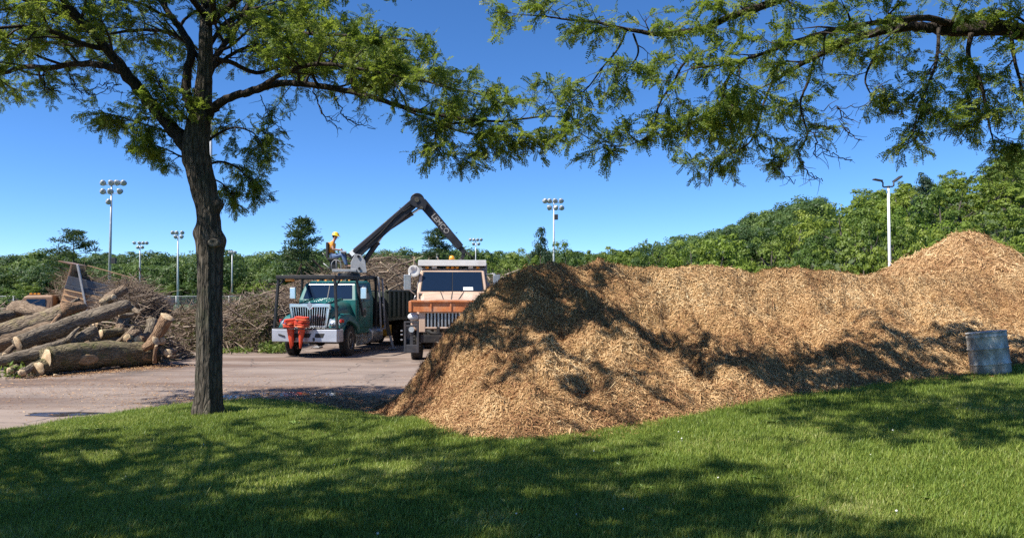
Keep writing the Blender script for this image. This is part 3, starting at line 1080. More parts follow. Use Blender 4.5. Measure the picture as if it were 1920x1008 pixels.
class LocustTree:
    def __init__(self, seed, origin):
        self.r = random.Random(seed)
        self.dense = .8
        self.o = Vector(origin)
        self.limbs, self.branches, self.twigs = [], MB(), MB()
        self.fr = []      # frond position, direction, scale

    def limb(self, pts, start=0.3, side=1.0, leafy=1.0, n=6, gap=.42, bare=False, flat=.3, l1=(0.9, 2.1), hang=0.0, split=True):
        """pts: (x, y, z, radius) in world space"""
        S = spline(pts, n)
        rr = self.r
        P = [Vector(s[:3]) - self.o for s in S]
        rad = [max(.006, float(s[3])) for s in S]
        for i in range(1, len(P) - 1):
            j = .02 if bare else rad[i] * .10
            P[i] = P[i] + Vector((rr.gauss(0, j), rr.gauss(0, j), rr.gauss(0, j)))
        ph = rr.uniform(0, 6)
        mb = MB()
        mb.tube(P, rad, 14 if max(rad) > .06 else 8, tw=lambda i, k, p: 1 + .10 * math.sin(k * 2.1 + i * .9 + ph) * math.sin(i * .5 + k))
        self.limbs.append(mb)
        if bare:
            for i in range(2, len(P) - 1, 2):
                self.twig(P[i], (P[i] - P[i - 1]).normalized(), rr.uniform(.12, .3), 0, .1)
            return
        cum = [0]
        for i in range(1, len(P)): cum.append(cum[-1] + (P[i] - P[i - 1]).length)
        total = cum[-1]
        s = start * total
        while s < total:
            i = max(1, next(k for k in range(len(cum)) if cum[k] >= s))
            f = (s - cum[i - 1]) / max(1e-6, cum[i] - cum[i - 1])
            p = P[i - 1].lerp(P[i], f)
            d = (P[i] - P[i - 1]).normalized()
            self.branch(p, d, rr.uniform(*l1) * (1 - .5 * s / total) * side, min(.03, rad[i] * .6), leafy, flat, hang)
            s += self.dense * gap * rr.uniform(.6, 1.4)
        self.branch(P[-1], (P[-1] - P[-2]).normalized(), rr.uniform(.3, .6) * l1[1], rad[-1] * .8, leafy, flat, hang, straight=True)

    def branch(self, p, d, L, r0, leafy, flat, hang, straight=False):
        rr = self.r
        if not straight:
            a = rr.uniform(0, 6.283)
            o = d.orthogonal().normalized(); b = d.cross(o)
            side = o * math.cos(a) + b * math.sin(a)
            side.z = side.z * flat + rr.uniform(-.06, .30) - hang
            d = (d * rr.uniform(.25, .9) + side.normalized()).normalized()
        n = max(4, int(L / .16))
        pts, rad = [p], [r0]
        q = p.copy(); dd = d.copy()
        for i in range(n):
            dd = (dd + Vector((rr.gauss(0, .2), rr.gauss(0, .2), rr.gauss(0, .13) - .10 * hang))).normalized()
            q = q + dd * (L / n)
            pts.append(q.copy()); rad.append(max(.0035, r0 * (1 - .85 * (i + 1) / n)))
        self.branches.tube(pts, rad, 5, cap=False)
        for i in range(1, len(pts)):
            if rr.random() < .25: continue
            for _ in range(rr.choice((1, 1, 2))):
                self.twig(pts[i], (pts[i] - pts[i - 1]).normalized(), rr.uniform(.22, .62) * (1 - .4 * i / n), leafy, hang)
        self.twig(pts[-1], dd, rr.uniform(.2, .4), leafy, hang)

    def twig(self, p, d, L, leafy, hang):
        rr = self.r
        a = rr.uniform(0, 6.283)
        o = d.orthogonal().normalized(); b = d.cross(o)
        s = o * math.cos(a) + b * math.sin(a)
        s.z *= .5
        d = (d * rr.uniform(.3, 1.0) + s.normalized() * .8 + Vector((0, 0, -.1 - .3 * hang))).normalized()
        n = 4
        pts = [p]; q = p.copy()
        for i in range(n):
            d = (d + Vector((rr.gauss(0, .22), rr.gauss(0, .22), rr.gauss(0, .18)))).normalized()
            q = q + d * (L / n); pts.append(q.copy())
        self.twigs.tube(pts, [.0055, .0046, .0038, .003, .0022], 3, cap=False)
        if rr.random() > leafy: return
        for i in range(1, n + 1):
            for _ in range(rr.choice((3, 3, 4))):
                w = rr.uniform(.15, .9)
                fd = (d * .6 + Vector((rr.gauss(0, .6), rr.gauss(0, .6), rr.gauss(-.12, .35)))).normalized()
                self.fr.append((pts[i], fd, rr.uniform(.7, 1.3)))

    def build(self, label, trunk_pts=None, burls=(), n=20, group='honey locust trees'):
        t = empty('locust_tree', self.o)
        tag(t, label, 'tree', group)
        if trunk_pts:
            S = spline(trunk_pts, 9)
            P = [Vector(s[:3]) - self.o for s in S]; rad = [float(s[3]) for s in S]
            PB = [(Vector(c) - self.o, rr_, am) for c, rr_, am in burls]

            def tw(i, k, p):
                w = 1 + .06 * math.sin(k * 1.9 + p.z * 1.3) + .045 * math.sin(k * 3.1 - p.z * 2.6)
                w += 1.5 * max(0, .36 - p.z) ** 1.6 * (1 + .55 * math.sin(k * .86 + 1) + .25 * math.sin(k * 2.0))
                return w
            mb = MB()
            nn = 44
            mb.tube(P, rad, nn, tw=tw)
            # furrows of the bark and the swollen burls
            for j in range(len(mb.v)):
                p = Vector(mb.v[j]); i = min(j // nn, len(P) - 1)
                out = (p - P[i]); out = out.normalized() if out.length > 1e-5 else Vector((0, 0, 0))
                q = Vector((p.x * 16, p.y * 16, p.z * 3.2))
                f = mnoise.noise(q) * .6 + mnoise.noise(q * 2.3) * .4
                p = p + out * (.020 * f)
                for c, br, am in PB:
                    dd = (p - c).length
                    if dd < br: p = p + (p - P[i]).normalized() * am * (0.5 + .5 * math.cos(math.pi * dd / br))
                mb.v[j] = tuple(p)
            mb.build('trunk', M['bark'], t, True)
        for L in self.limbs: L.build('limb', M['limb'], t, True)
        o = self.branches.build('branches', M['twig'], t, True); o['kind'] = 'stuff'
        o = self.twigs.build('twigs', M['twig'], t); o['kind'] = 'stuff'
        pts = [p for p, d, s in self.fr]
        rots = []
        for p, d, s in self.fr:
            yaw = math.atan2(d.y, d.x); pit = -math.asin(max(-1, min(1, d.z)))
            rots.append((self.r.gauss(0, .7), pit, yaw))
        o = scatter('foliage', pts, rots, [s for *_, s in self.fr], [self.r.randrange(len(FRONDS)) for _ in self.fr], FRONDS, t)
        print('locust', label[:30], 'fronds', len(self.fr))
        return t


def lp(D, *pp):
    """limb points: (px, py, radius in photo pixels, depth shift)"""
    out = []
    for q in pp:
        dz = q[3] if len(q) > 3 else 0
        p = at(q[0], q[1], D + dz)
        out.append((p.x, p.y, p.z, q[2] / FPX * D))
    return out


# the locust on the left: one leaning trunk, burls, forking at about four metres
base = hit(244, 469, lawn_z)
TD = base.y
LT = LocustTree(21, base)
trunk = [(base.x, base.y, base.z - .15, .21)] + lp(TD, (244.5, 440, 14.6), (245.5, 380, 13.8), (246, 320, 13.5), (246.5, 285, 13.9), (245.5, 262, 14.4), (244, 235, 12.2), (239.5, 205, 13.6), (233, 178, 14.2), (229, 158, 14.6), (231, 138, 13.2), (236, 112, 11.0), (239, 80, 8.8), (241, 50, 7.6), (241, 20, 6.6), (243, -25, 5.4, .2), (250, -80, 4.0, .4), (246, -150, 2.4, .2), (252, -210, 1.2, 0))
b1, b2, b3 = at(255, 223, TD - .02), at(259, 263, TD - .05), at(231.5, 256, TD)
burls = [(b1, .17, .10), (b2, .22, .075), (b3, .17, .06), (at(247, 268, TD - .2), .16, .05), (at(222, 172, TD), .15, .05)]
# the big limbs
LT.limb(lp(TD, (226, 162, 9.5), (212, 145, 8.6), (190, 120, 7.4), (165, 90, 6.6, -.1), (146, 66, 6.2, -.2), (128, 44, 5.2, -.3), (104, 16, 4.6, -.5), (82, -8, 4, -.6), (50, -50, 3, -.8), (10, -80, 1.6, -1)), .50, gap=.32)
LT.limb(lp(TD, (148, 68, 4.6, -.2), (132, 62, 4.2, .1), (110, 58, 3.8, .3), (85, 58, 3.4, .5), (60, 62, 3.1, .6), (30, 61, 2.8, .8), (0, 69, 2.4, 1.0), (-40, 72, 1.8, 1.2), (-90, 62, 1.0, 1.5)), .22, gap=.30)
LT.limb(lp(TD, (233, 150, 6, .15), (227, 120, 5.4, .25), (219, 95, 5.6, .3), (219, 70, 5.2, .35), (224, 42, 4.8, .4), (212, 18, 4, .6), (198, -2, 3.6, .8), (170, -50, 2.6, 1.2), (150, -110, 1.2, 1.6)), .45, gap=.34)
LT.limb(lp(TD, (240, 122, 5.6), (252, 108, 5.2, -.1), (268, 98, 4.6, -.2), (290, 91, 4.3, -.3), (312, 84, 4.0, -.4), (335, 80, 3.6, -.4), (372, 83, 3.3, -.6), (410, 90, 3.0, -.8), (440, 98, 2.7, -1.0), (480, 110, 2.2, -1.2), (530, 120, 1.7, -1.4), (580, 125, 1.3, -1.5), (620, 121, .9, -1.6), (640, 119, .7, -1.6), (662, 120, .5, -1.6)), .30, gap=.24, l1=(.5, 1.15), flat=.15, hang=-.24, leafy=.85)
LT.limb(lp(TD, (241, 92, 4.2), (246, 68, 4, .2), (256, 45, 3.6, .4), (272, 22, 3.2, .6), (286, -2, 2.8, .8), (310, -45, 2.1, 1.1), (335, -100, 1.2, 1.4)), .25, gap=.3)
LT.limb(lp(TD, (252, 52, 3.2, .3), (272, 56, 2.9, .6), (300, 68, 2.6, 1.0), (330, 60, 2.3, .9), (372, 58, 2.0, .7), (420, 62, 1.7, .4), (470, 70, 1.4, 0), (520, 84, 1.1, -.3), (560, 92, .8, -.5)), .22, gap=.24, l1=(.5, 1.2), hang=-.12)
LT.limb(lp(TD, (282, 0, 2.8, .5), (320, 12, 2.4, .2), (360, 22, 2.1, -.2), (400, 24, 1.7, -.5), (440, 26, 1.2, -.8), (478, 30, .7, -1.0)), .15, gap=.24, l1=(.5, 1.0))
LT.limb(lp(TD, (243, 12, 3.8), (290, -25, 3.0, -.6), (350, -50, 2.4, -1.2), (400, -55, 1.6, -1.7), (440, -50, .9, -2)), .2, gap=.5, l1=(.5, 1.1), leafy=.8)
LT.limb(lp(TD, (240, 0, 3.6), (205, -40, 3, -.9), (160, -70, 2.4, -1.7), (110, -80, 1.8, -2.4), (60, -75, 1, -2.8)), .2, gap=.36)
LT.limb(lp(TD, (122, 40, 3.2, -.3), (96, 34, 2.8, -.6), (60, 20, 2.3, -.9), (20, 14, 1.9, -1.1), (-30, 20, 1.2, -1.3)), .15, gap=.3)
LT.limb(lp(TD, (244, -20, 3.5), (250, -70, 2.8, 1.0), (270, -110, 2.2, 2.1), (280, -130, 1.4, 3.0)), .3, gap=.4)
# sprays hanging round the fork
LT.limb(lp(TD, (226, 150, 1.8, .2), (208, 140, 1.5, .4), (184, 133, 1.2, .5), (155, 124, .9, .5), (128, 116, .6, .5)), .25, gap=.15, l1=(.3, .6), hang=.1)
LT.limb(lp(TD, (224, 168, 1.6, .2), (212, 166, 1.3, .4), (200, 160, 1, .5), (180, 152, .7, .5)), .4, gap=.15, l1=(.3, .55), hang=.25)
LT.limb(lp(TD, (228, 130, 1.6, -.1), (210, 112, 1.3, -.2), (196, 96, 1.1, -.3), (186, 80, .7, -.3)), .1, gap=.16, l1=(.3, .7))
LT.limb(lp(TD, (240, 150, 1.8, .2), (258, 138, 1.5, .4), (276, 132, 1.2, .5), (296, 138, .9, .5), (306, 150, .6, .5)), .35, gap=.14, l1=(.3, .6), hang=.2)
LT.limb(lp(TD, (243, 176, 1.7, .2), (258, 172, 1.4, .4), (276, 178, 1.1, .5), (292, 192, .7, .5)), .4, gap=.14, l1=(.25, .55), hang=.3)
LT.limb(lp(TD, (239, 190, 1.0, .2), (254, 194, .9, .4), (268, 204, .6, .4)), .5, gap=.18, l1=(.2, .4), hang=.35)
LT.limb(lp(TD, (560, 124, 1.2, -1.4), (520, 130, 1.1, -1.4), (510, 142, .9, -1.5), (514, 154, .7, -1.5), (522, 163, .6, -1.5), (534, 167, .5, -1.5)), .3, gap=.2, l1=(.15, .3), hang=.05)
LT.limb(lp(TD, (460, 104, 1.4, -1.1), (500, 122, 1.2, -1.3), (545, 138, 1.0, -1.5), (590, 142, .7, -1.6), (625, 142, .5, -1.6)), .25, gap=.2, l1=(.2, .45), hang=0)
# dead twigs under the limbs
for q in ([(368, 86, .8), (376, 112, .7), (388, 126, .5), (400, 134, .4)], [(392, 92, .8), (402, 116, .6), (418, 128, .5), (440, 134, .4)],
          [(52, 62, .8), (50, 78, .7), (56, 90, .5), (66, 82, .4)], [(80, 60, .8), (84, 80, .6), (94, 90, .5), (112, 92, .45), (130, 84, .35)],
          [(305, 94, .6), (312, 112, .5), (322, 128, .4), (336, 140, .3)], [(142, 82, .7), (122, 80, .5), (108, 88, .4)]):
    LT.limb(lp(TD, *q), bare=True)
    LT.limb(lp(TD, q[1], (q[1][0] + 10, q[1][1] + 9, .4), (q[1][0] + 22, q[1][1] + 12, .3)), bare=True)
# upper crown towards the yard, whose shade falls on the dark end of the heap
LT.limb(lp(TD, (245, -30, 3.4), (290, -75, 3, -.3), (340, -95, 2.4, -.6), (400, -110, 1.8, -.8), (445, -112, 1.2, -.9), (480, -110, .7, -1)), .35, gap=.8, l1=(.4, .8), leafy=.5)
LT.limb(lp(TD, (246, -50, 3.2), (280, -115, 2.6, 0), (340, -150, 2.0, .2), (385, -165, 1.2, .3)), .3, gap=.5, l1=(.6, 1.2))
LT.limb(lp(TD, (300, 88, 3.0, -.4), (330, 70, 2.6, -1.0), (370, 58, 2.1, -1.5), (415, 62, 1.6, -1.7), (465, 72, 1.0, -1.8), (505, 80, .6, -1.8)), .25, gap=.22, l1=(.4, .9), flat=.15, hang=-.1)
LT.limb(lp(TD, (243, -10, 3.6), (200, -60, 3, .3), (120, -100, 2.4, .5), (30, -120, 1.8, .6), (-60, -120, 1.2, .6), (-150, -100, .6, .5)), .25, gap=.15, l1=(.9, 1.9))
LT.limb(lp(TD, (50, -50, 3, -.8), (-40, -60, 2.4, -.3), (-120, -50, 1.6, 0), (-200, -30, .8, .2)), .1, gap=.16, l1=(.8, 1.8))
LT.limb(lp(TD, (246, -60, 3), (190, -130, 2.4, -.6), (110, -170, 1.8, -1), (20, -190, 1, -.6), (-80, -190, .6, -.2)), .25, gap=.16, l1=(.9, 1.9))
LT.limb([(-4.6, 11.6, 6.3, .05), (-4.2, 10.3, 6.8, .042), (-3.6, 8.8, 6.8, .03), (-2.9, 8.1, 6.6, .018), (-2.1, 7.6, 6.4, .01)], .42, gap=.2, l1=(.6, 1.3), leafy=.85)
LT.limb(lp(TD, (239, 60, 3.0, .2), (215, 30, 2.6, .9), (180, 18, 2.2, 1.4), (130, 22, 1.7, 1.7), (80, 30, 1.2, 1.8), (30, 36, .7, 1.8)), .2, gap=.2, l1=(.5, 1.2))
LT.limb(lp(TD, (242, 40, 3.0, .3), (270, 6, 2.6, 1.0), (315, -2, 2.1, 1.5), (365, 8, 1.6, 1.8), (410, 22, 1.1, 1.9), (450, 40, .6, 1.9)), .15, gap=.17, l1=(.5, 1.2))
LT.limb(lp(TD, (100, 10, 2.6, -.5), (60, -4, 2.1, -.2), (20, -8, 1.5, .1), (-30, 0, .8, .2)), .1, gap=.2, l1=(.5, 1.1))
LT.limb(lp(TD, (250, 62, 2.4, .3), (285, 40, 2.0, .9), (330, 36, 1.6, 1.2), (380, 44, 1.1, 1.3), (425, 52, .6, 1.3)), .15, gap=.18, l1=(.4, 1.0))
LT.limb([(-4.0, 10.2, 6.8, .03), (-2.9, 9.9, 6.8, .02), (-1.9, 9.3, 6.6, .01)], .1, gap=.6, l1=(.4, .9), leafy=.6)
left_tree = LT.build('tall honey locust with a dark burled trunk standing on the lawn before the yard', trunk, burls)

# knot scar on the trunk
m, nt, b_, _ = new_mat('knot_wood')
v = coords(nt, (1, 1, 1))
nt.links.new(ramp(nt, noise_tex(nt, v, 26, 4), [(.35, (.05, .042, .034)), (.7, (.21, .175, .13))]), b_.inputs['Base Color']); b_.inputs['Roughness'].default_value = .9
M['knot'] = m
kb = MB(); kc = at(250.5, 267, TD - .245) - base
kb.lathe([(.10, .05), (.095, -.005), (.075, -.025), (.055, -.018), (.012, -.012)], 16, (0, 0, 0), 'y')
for i, p in enumerate(kb.v): kb.v[i] = (p[0] * 1.0 + kc.x, p[1] + kc.y, p[2] * .72 + kc.z)
kb.build('knot', M['knot'], left_tree, True)

# the locust on the right: its trunk stands outside the frame, its limbs hang over the heap
RB = Vector((10.2, 7.6, float(lawn_z(10.2, 7.6))))
RT = LocustTree(33, RB)
RT.dense = 1.0
RD = 10.3
rtrunk = [(RB.x, RB.y, RB.z - .15, .27), (RB.x, RB.y, RB.z + .6, .23), (RB.x - .05, RB.y, 2.6, .21), (RB.x - .15, RB.y + .1, 3.9, .20), (RB.x - .2, RB.y + .2, 5.2, .15), (RB.x - .1, RB.y + .3, 7.0, .09), (RB.x, RB.y, 8.6, .03)]
fork = (RB.x - .15, RB.y + .1, 4.0, .13)
RT.limb([fork, (9.0, 8.3, 4.75, .115)] + lp(RD, (1260, 28, 9.6, -.6), (1200, 21, 9.2), (1165, 15, 8.8), (1124, 18, 7.4, .1), (1090, 15, 6.4, .1), (1059, 14, 5.6, .2), (1019, 23, 4.6, .2), (986, 34, 3.8, .3), (951, 52, 3.0, .3), (925, 66, 2.4, .3), (905, 80, 1.7, .3)), .42, gap=.27, l1=(.4, 1.0), hang=.05)
RT.limb(lp(RD, (1120, 12, 4.4, .1), (1086, 4, 3.8, -.2), (1045, 7, 3.3, -.4), (1005, 13, 3.0, -.6), (967, 21, 2.6, -.8), (930, 32, 2.2, -1.0), (890, 47, 1.7, -1.2), (850, 58, 1.2, -1.3), (815, 62, .8, -1.3)), .2, gap=.25, l1=(.4, .9), hang=.05)
RT.limb([fork, (8.8, 7.4, 5.2, .11)] + lp(RD, (1190, -60, 7.4, -1), (1090, -62, 6.4, -1), (980, -40, 5.2, -1), (905, -14, 4.2, -.9), (853, 4, 3.4, -.8), (824, 16, 3.0, -.8), (775, 23, 2.6, -.8), (752, 20, 2.2, -.8), (729, 16, 1.9, -.7), (700, 9, 1.5, -.7), (668, 6, 1.1, -.7), (638, 2, .8, -.7), (612, 0, .5, -.7)), .36, gap=.24, l1=(.2, .55), hang=.02, leafy=.75)
# drooping sprays
RT.limb(lp(RD, (815, 40, 1.6, -.6), (798, 62, 1.4, -.6), (790, 78, 1.3, -.6), (776, 98, 1.2, -.6), (769, 116, 1.0, -.6), (767, 134, .9, -.6), (750, 148, .7, -.6), (725, 154, .5, -.6), (700, 150, .4, -.6), (682, 140, .3, -.6)), .25, gap=.2, l1=(.2, .45), hang=.15)
RT.limb(lp(RD, (955, 52, 1.9, .2), (947, 78, 1.6, .2), (938, 102, 1.3, .2), (942, 124, 1.1, .2), (946, 142, .9, .2), (936, 158, .7, .2), (924, 166, .4, .2)), .25, gap=.19, l1=(.2, .42), hang=.12, leafy=.7)
RT.limb(lp(RD, (905, 78, 1.6, 0), (895, 104, 1.4, 0), (888, 130, 1.2, 0), (878, 150, 1.0, 0), (862, 160, .8, 0), (845, 170, .6, 0), (830, 173, .4, 0)), .15, gap=.15, l1=(.18, .36), hang=.06)
RT.limb(lp(RD, (860, 60, 1.5, -1), (850, 84, 1.3, -1), (842, 108, 1.1, -1), (822, 122, .8, -1), (806, 128, .5, -1)), .15, gap=.17, l1=(.25, .5), hang=.2)
RT.limb(lp(RD, (872, 52, 1.4, -1), (852, 76, 1.2, -1), (840, 100, .9, -1)), .1, gap=.15, l1=(.3, .6), hang=.2)
RT.limb(lp(RD, (1138, 22, 3.2, 0), (1135, 48, 2.6, 0), (1148, 76, 2.0, 0), (1155, 106, 1.5, 0), (1160, 132, 1.0, 0), (1165, 152, .6, 0)), .2, gap=.17, l1=(.25, .6), hang=.2)
RT.limb(lp(RD, (1100, 16, 2.2, -.3), (1098, 50, 1.7, -.4), (1088, 82, 1.3, -.5), (1078, 104, .8, -.5), (1072, 130, .5, -.5)), .25, gap=.17, l1=(.25, .55), hang=.2)
RT.limb(lp(RD, (1185, 20, 2.4, -.2), (1188, 50, 1.9, -.3), (1196, 80, 1.4, -.4), (1200, 106, .8, -.4)), .2, gap=.18, l1=(.25, .6), hang=.25)
RT.limb(lp(RD, (1030, 20, 2.0, .2), (1024, 48, 1.6, .1), (1014, 76, 1.1, 0), (1022, 96, .6, 0)), .2, gap=.2, l1=(.25, .5), hang=.15, leafy=.75)
RT.limb(lp(RD, (735, 16, 1.3, -.7), (724, 40, 1.1, -.7), (706, 62, .9, -.7), (690, 84, .7, -.7), (676, 96, .5, -.7)), .25, gap=.26, l1=(.15, .4), hang=.1, leafy=.4)
RT.limb(lp(RD, (742, 22, 1.2, -.7), (748, 44, 1.0, -.7), (736, 66, .7, -.7)), .3, gap=.2, l1=(.2, .45), hang=.15)
for q in ([(940, 124, .9), (958, 148, .7), (956, 166, .5), (982, 164, .4), (996, 172, .3)], [(936, 160, .7), (944, 180, .5), (958, 192, .3)],
          [(926, 165, .6), (912, 178, .45), (906, 186, .3)], [(984, 110, .7), (990, 132, .5), (1000, 142, .35)], [(706, 62, .6), (702, 86, .5), (708, 110, .3)],
          [(962, 112, .5), (980, 108, .5), (1004, 108, .45), (1030, 96, .4)], [(1150, 120, .5), (1168, 134, .4), (1196, 126, .3)], [(1130, 120, .5), (1118, 130, .4), (1106, 148, .3)]):
    RT.limb(lp(RD, *q), bare=True)
    RT.limb(lp(RD, q[1], (q[1][0] + 8, q[1][1] + 10, .35), (q[1][0] + 20, q[1][1] + 15, .25)), bare=True)
# the rest of its crown, above the frame
RT.limb([fork, (9.0, 6.4, 5.4, .11), (7.4, 5.6, 6.3, .08), (5.6, 5.2, 6.7, .06), (3.9, 5.2, 6.8, .045), (2.2, 5.6, 6.9, .03), (.9, 5.5, 6.9, .02), (-.3, 5.4, 6.8, .01)], .3, gap=.10, l1=(1.0, 2.2))
RT.limb([(5.6, 5.2, 6.7, .05), (3.8, 6.4, 6.9, .035), (2.0, 6.9, 6.9, .02), (.7, 6.8, 6.9, .015), (-.2, 6.7, 6.8, .01)], .1, gap=.10, l1=(1.0, 2.0))
RT.limb([fork, (9.2, 8.8, 6.0, .11), (7.6, 9.8, 7.0, .085), (5.8, 10.4, 7.5, .06), (4.0, 10.6, 7.6, .03), (2.6, 10.4, 7.4, .014)], .3, gap=.34)
RT.limb([(RB.x - .2, RB.y + .2, 5.2, .1), (10.8, 9.4, 6.4, .08), (11.0, 11.2, 7.0, .05), (10.6, 12.8, 7.2, .02)], .3, gap=.45)
RT.limb([(RB.x - .2, RB.y + .2, 5.2, .1), (11.6, 6.8, 6.4, .08), (13.2, 6.2, 7.1, .05), (14.6, 6.2, 7.2, .02)], .3, gap=.5)
RT.limb([(RB.x - .1, RB.y + .2, 5.8, .09), (9.4, 5.4, 7.0, .07), (8.6, 3.6, 7.6, .05), (7.8, 2.2, 7.6, .02)], .3, gap=.42)
right_tree = RT.build('honey locust whose drooping limbs reach in from the right above the mulch heap', rtrunk)

# more of the same trees around the viewer; they shade the lawn
for (x, y, rz, s, lab) in ((-7.1, 4.6, R(145), 1.0, 'honey locust standing to the left of the viewer, shading the lawn'),
                           (-9.6, 1.6, R(10), 1.0, 'honey locust standing just behind and left of the viewer, shading the lawn'),
                           (-3.2, -6.5, R(60), .95, 'honey locust standing well behind the viewer, shading the lawn')):
    c = copy_tree(left_tree)
    c.location = (x, y, float(lawn_z(x, y)))
    c.rotation_euler = (0, 0, rz)
    c.scale = (s, s, s)
    c['label'] = lab


# ---------------------------------------------------------------- mulch heaps
m, nt, b, _ = new_mat('mulch')
v = coords(nt)
n1 = noise_tex(nt, v, 22, 8, 0.75)
n2 = noise_tex(nt, v, 1.1, 5, 0.6)
col = ramp(nt, n1, [(0.3, (0.10, 0.052, 0.022)), (0.5, (0.30, 0.175, 0.075)), (0.72, (0.52, 0.34, 0.165))])
col = mix(nt, ramp(nt, n2, [(0.46, 0.0), (0.66, 0.5)]), col, (0.20, 0.095, 0.04))
nt.links.new(col, b.inputs['Base Color']); b.inputs['Roughness'].default_value = 0.95
b.inputs['Specular IOR Level'].default_value = 0.15
bump(nt, b, n1, 1.0, 0.05)
M['mulch'] = m

m, nt, b, _ = new_mat('mulch_strand')
a = nd(nt, 'ShaderNodeAttribute', attribute_name='tint')
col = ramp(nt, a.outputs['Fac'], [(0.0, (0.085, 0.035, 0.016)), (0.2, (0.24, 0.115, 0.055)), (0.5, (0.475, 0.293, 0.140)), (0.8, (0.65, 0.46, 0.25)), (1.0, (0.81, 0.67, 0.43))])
nt.links.new(col, b.inputs['Base Color']); b.inputs['Roughness'].default_value = 0.85
b.inputs['Specular IOR Level'].default_value = 0.2
M['strand'] = m

RIDGE = [tuple(at(*q)) for q in ((476, 436, 12.9), (503, 396, 12.9), (526, 364, 12.8), (556, 337, 12.6), (588, 312, 12.5), (618, 297, 12.5), (650, 290, 12.6), (672, 293, 12.8), (702, 284, 13.0), (745, 296, 13.2), (800, 301, 13.4), (848, 295, 13.6), (890, 300, 13.7), (935, 294, 13.9), (975, 297, 14.1), (1020, 302, 14.4), (1080, 303, 14.8), (1140, 304, 15.2), (1210, 306, 15.6), (1400, 306, 16.5))]
RX = np.array([p[0] for p in RIDGE]); RYv = np.array([p[1] for p in RIDGE]); RZ = np.array([p[2] for p in RIDGE])
# outline of the near heap: front foot, then round the left end and the back
OUT = [(p.x, p.y) for p in FOOT] + [(16, 12.5), (17, 19), (10, 19.5), (5, 17.8), (2, 16.8), (-.3, 16.0), (-1.5, 15.2), (-2.3, 14.4)]


def seg_dist(X, Y, ax, ay, bx, by):
    dx, dy = bx - ax, by - ay
    t = np.clip(((X - ax) * dx + (Y - ay) * dy) / (dx * dx + dy * dy + 1e-12), 0, 1)
    return np.hypot(X - ax - t * dx, Y - ay - t * dy), t


def near_heap(X, Y):
    dR = np.full(X.shape, 1e9); hR = np.zeros(X.shape)
    for i in range(len(RIDGE) - 1):
        d, t = seg_dist(X, Y, RX[i], RYv[i], RX[i + 1], RYv[i + 1])
        h = RZ[i] + (RZ[i + 1] - RZ[i]) * t
        k = d < dR
        dR = np.where(k, d, dR); hR = np.where(k, h, hR)
    dO = np.full(X.shape, 1e9); inside = np.zeros(X.shape, bool)
    n = len(OUT)
    for i in range(n):
        (ax, ay), (bx, by) = OUT[i], OUT[(i + 1) % n]
        d, t = seg_dist(X, Y, ax, ay, bx, by)
        dO = np.minimum(dO, d)
        c = ((ay > Y) != (by > Y)) & (X < (bx - ax) * (Y - ay) / (by - ay + 1e-12) + ax)
        inside ^= c
    t = dO / (dO + dR + 1e-9)
    t = np.where(inside, t, 0)
    g = 0.80 * t + 0.20 * sstep(t) - 0.05 * np.sin(np.pi * t) ** 2
    g = g + .09 * np.sin(2 * np.pi * t) * .5
    base = np.where(Y < edge_y(X), lawn_z(X, Y), 0.0)
    z = base + (hR - base) * g
    amp = np.clip(dO / .8, 0, 1)
    # slumps running down the face, lumps and crumbs
    amp = amp * np.clip(.35 + dR / 1.2, .35, 1)
    z = z + amp * (0.34 * fbm(X, Y, 1.5, 41, 2) + .30 * fbm(X * 1.6, Y * .7, .7, 52, 3) + 0.22 * fbm(X, Y, .28, 63, 3))
    z = np.where(inside, z, base - np.minimum(.25, dO * .6) - .02)
    return z, inside, dO


def far_heap(X, Y):
    pk = at(1126, 254, 21.0)
    z = np.full(X.shape, -9.0)
    for (px, py, D, s) in ((1126, 252, 21, .62), (1160, 274, 21.5, .60), (1205, 286, 21, .55), (1260, 290, 21, .6), (1085, 284, 20.5, .62), (1330, 280, 22, .6), (1045, 300, 21, .6), (985, 304, 21, .6)):
        p = at(px, py, D)
        d = np.hypot(X - p.x, Y - p.y)
        zz = p.z + .12 - s * (np.sqrt(d * d + .18) )
        z = np.maximum(z, zz)
    z = z + .22 * fbm(X, Y, 1.3, 71, 2) + .12 * fbm(X, Y, .4, 73, 3)
    return z


def heap_obj(name, xs, ys, zf, label, keepf=None):
    X, Y = np.meshgrid(xs, ys)
    Z = zf(X, Y)
    nx, ny = len(xs), len(ys)
    i = np.arange(ny - 1)[:, None] * nx + np.arange(nx - 1)[None, :]
    f = np.stack([i, i + 1, i + nx + 1, i + nx], -1)
    if keepf is not None:
        k = keepf(X, Y, Z)
        kk = k[:-1, :-1] | k[1:, :-1] | k[:-1, 1:] | k[1:, 1:]
        f = f[kk]
    o = mesh_np(name, np.stack([X, Y, Z], -1), f.reshape(-1, 4), M['mulch'], None, True)
    tag(o, label, 'mulch heap', 'mulch heaps')
    return o


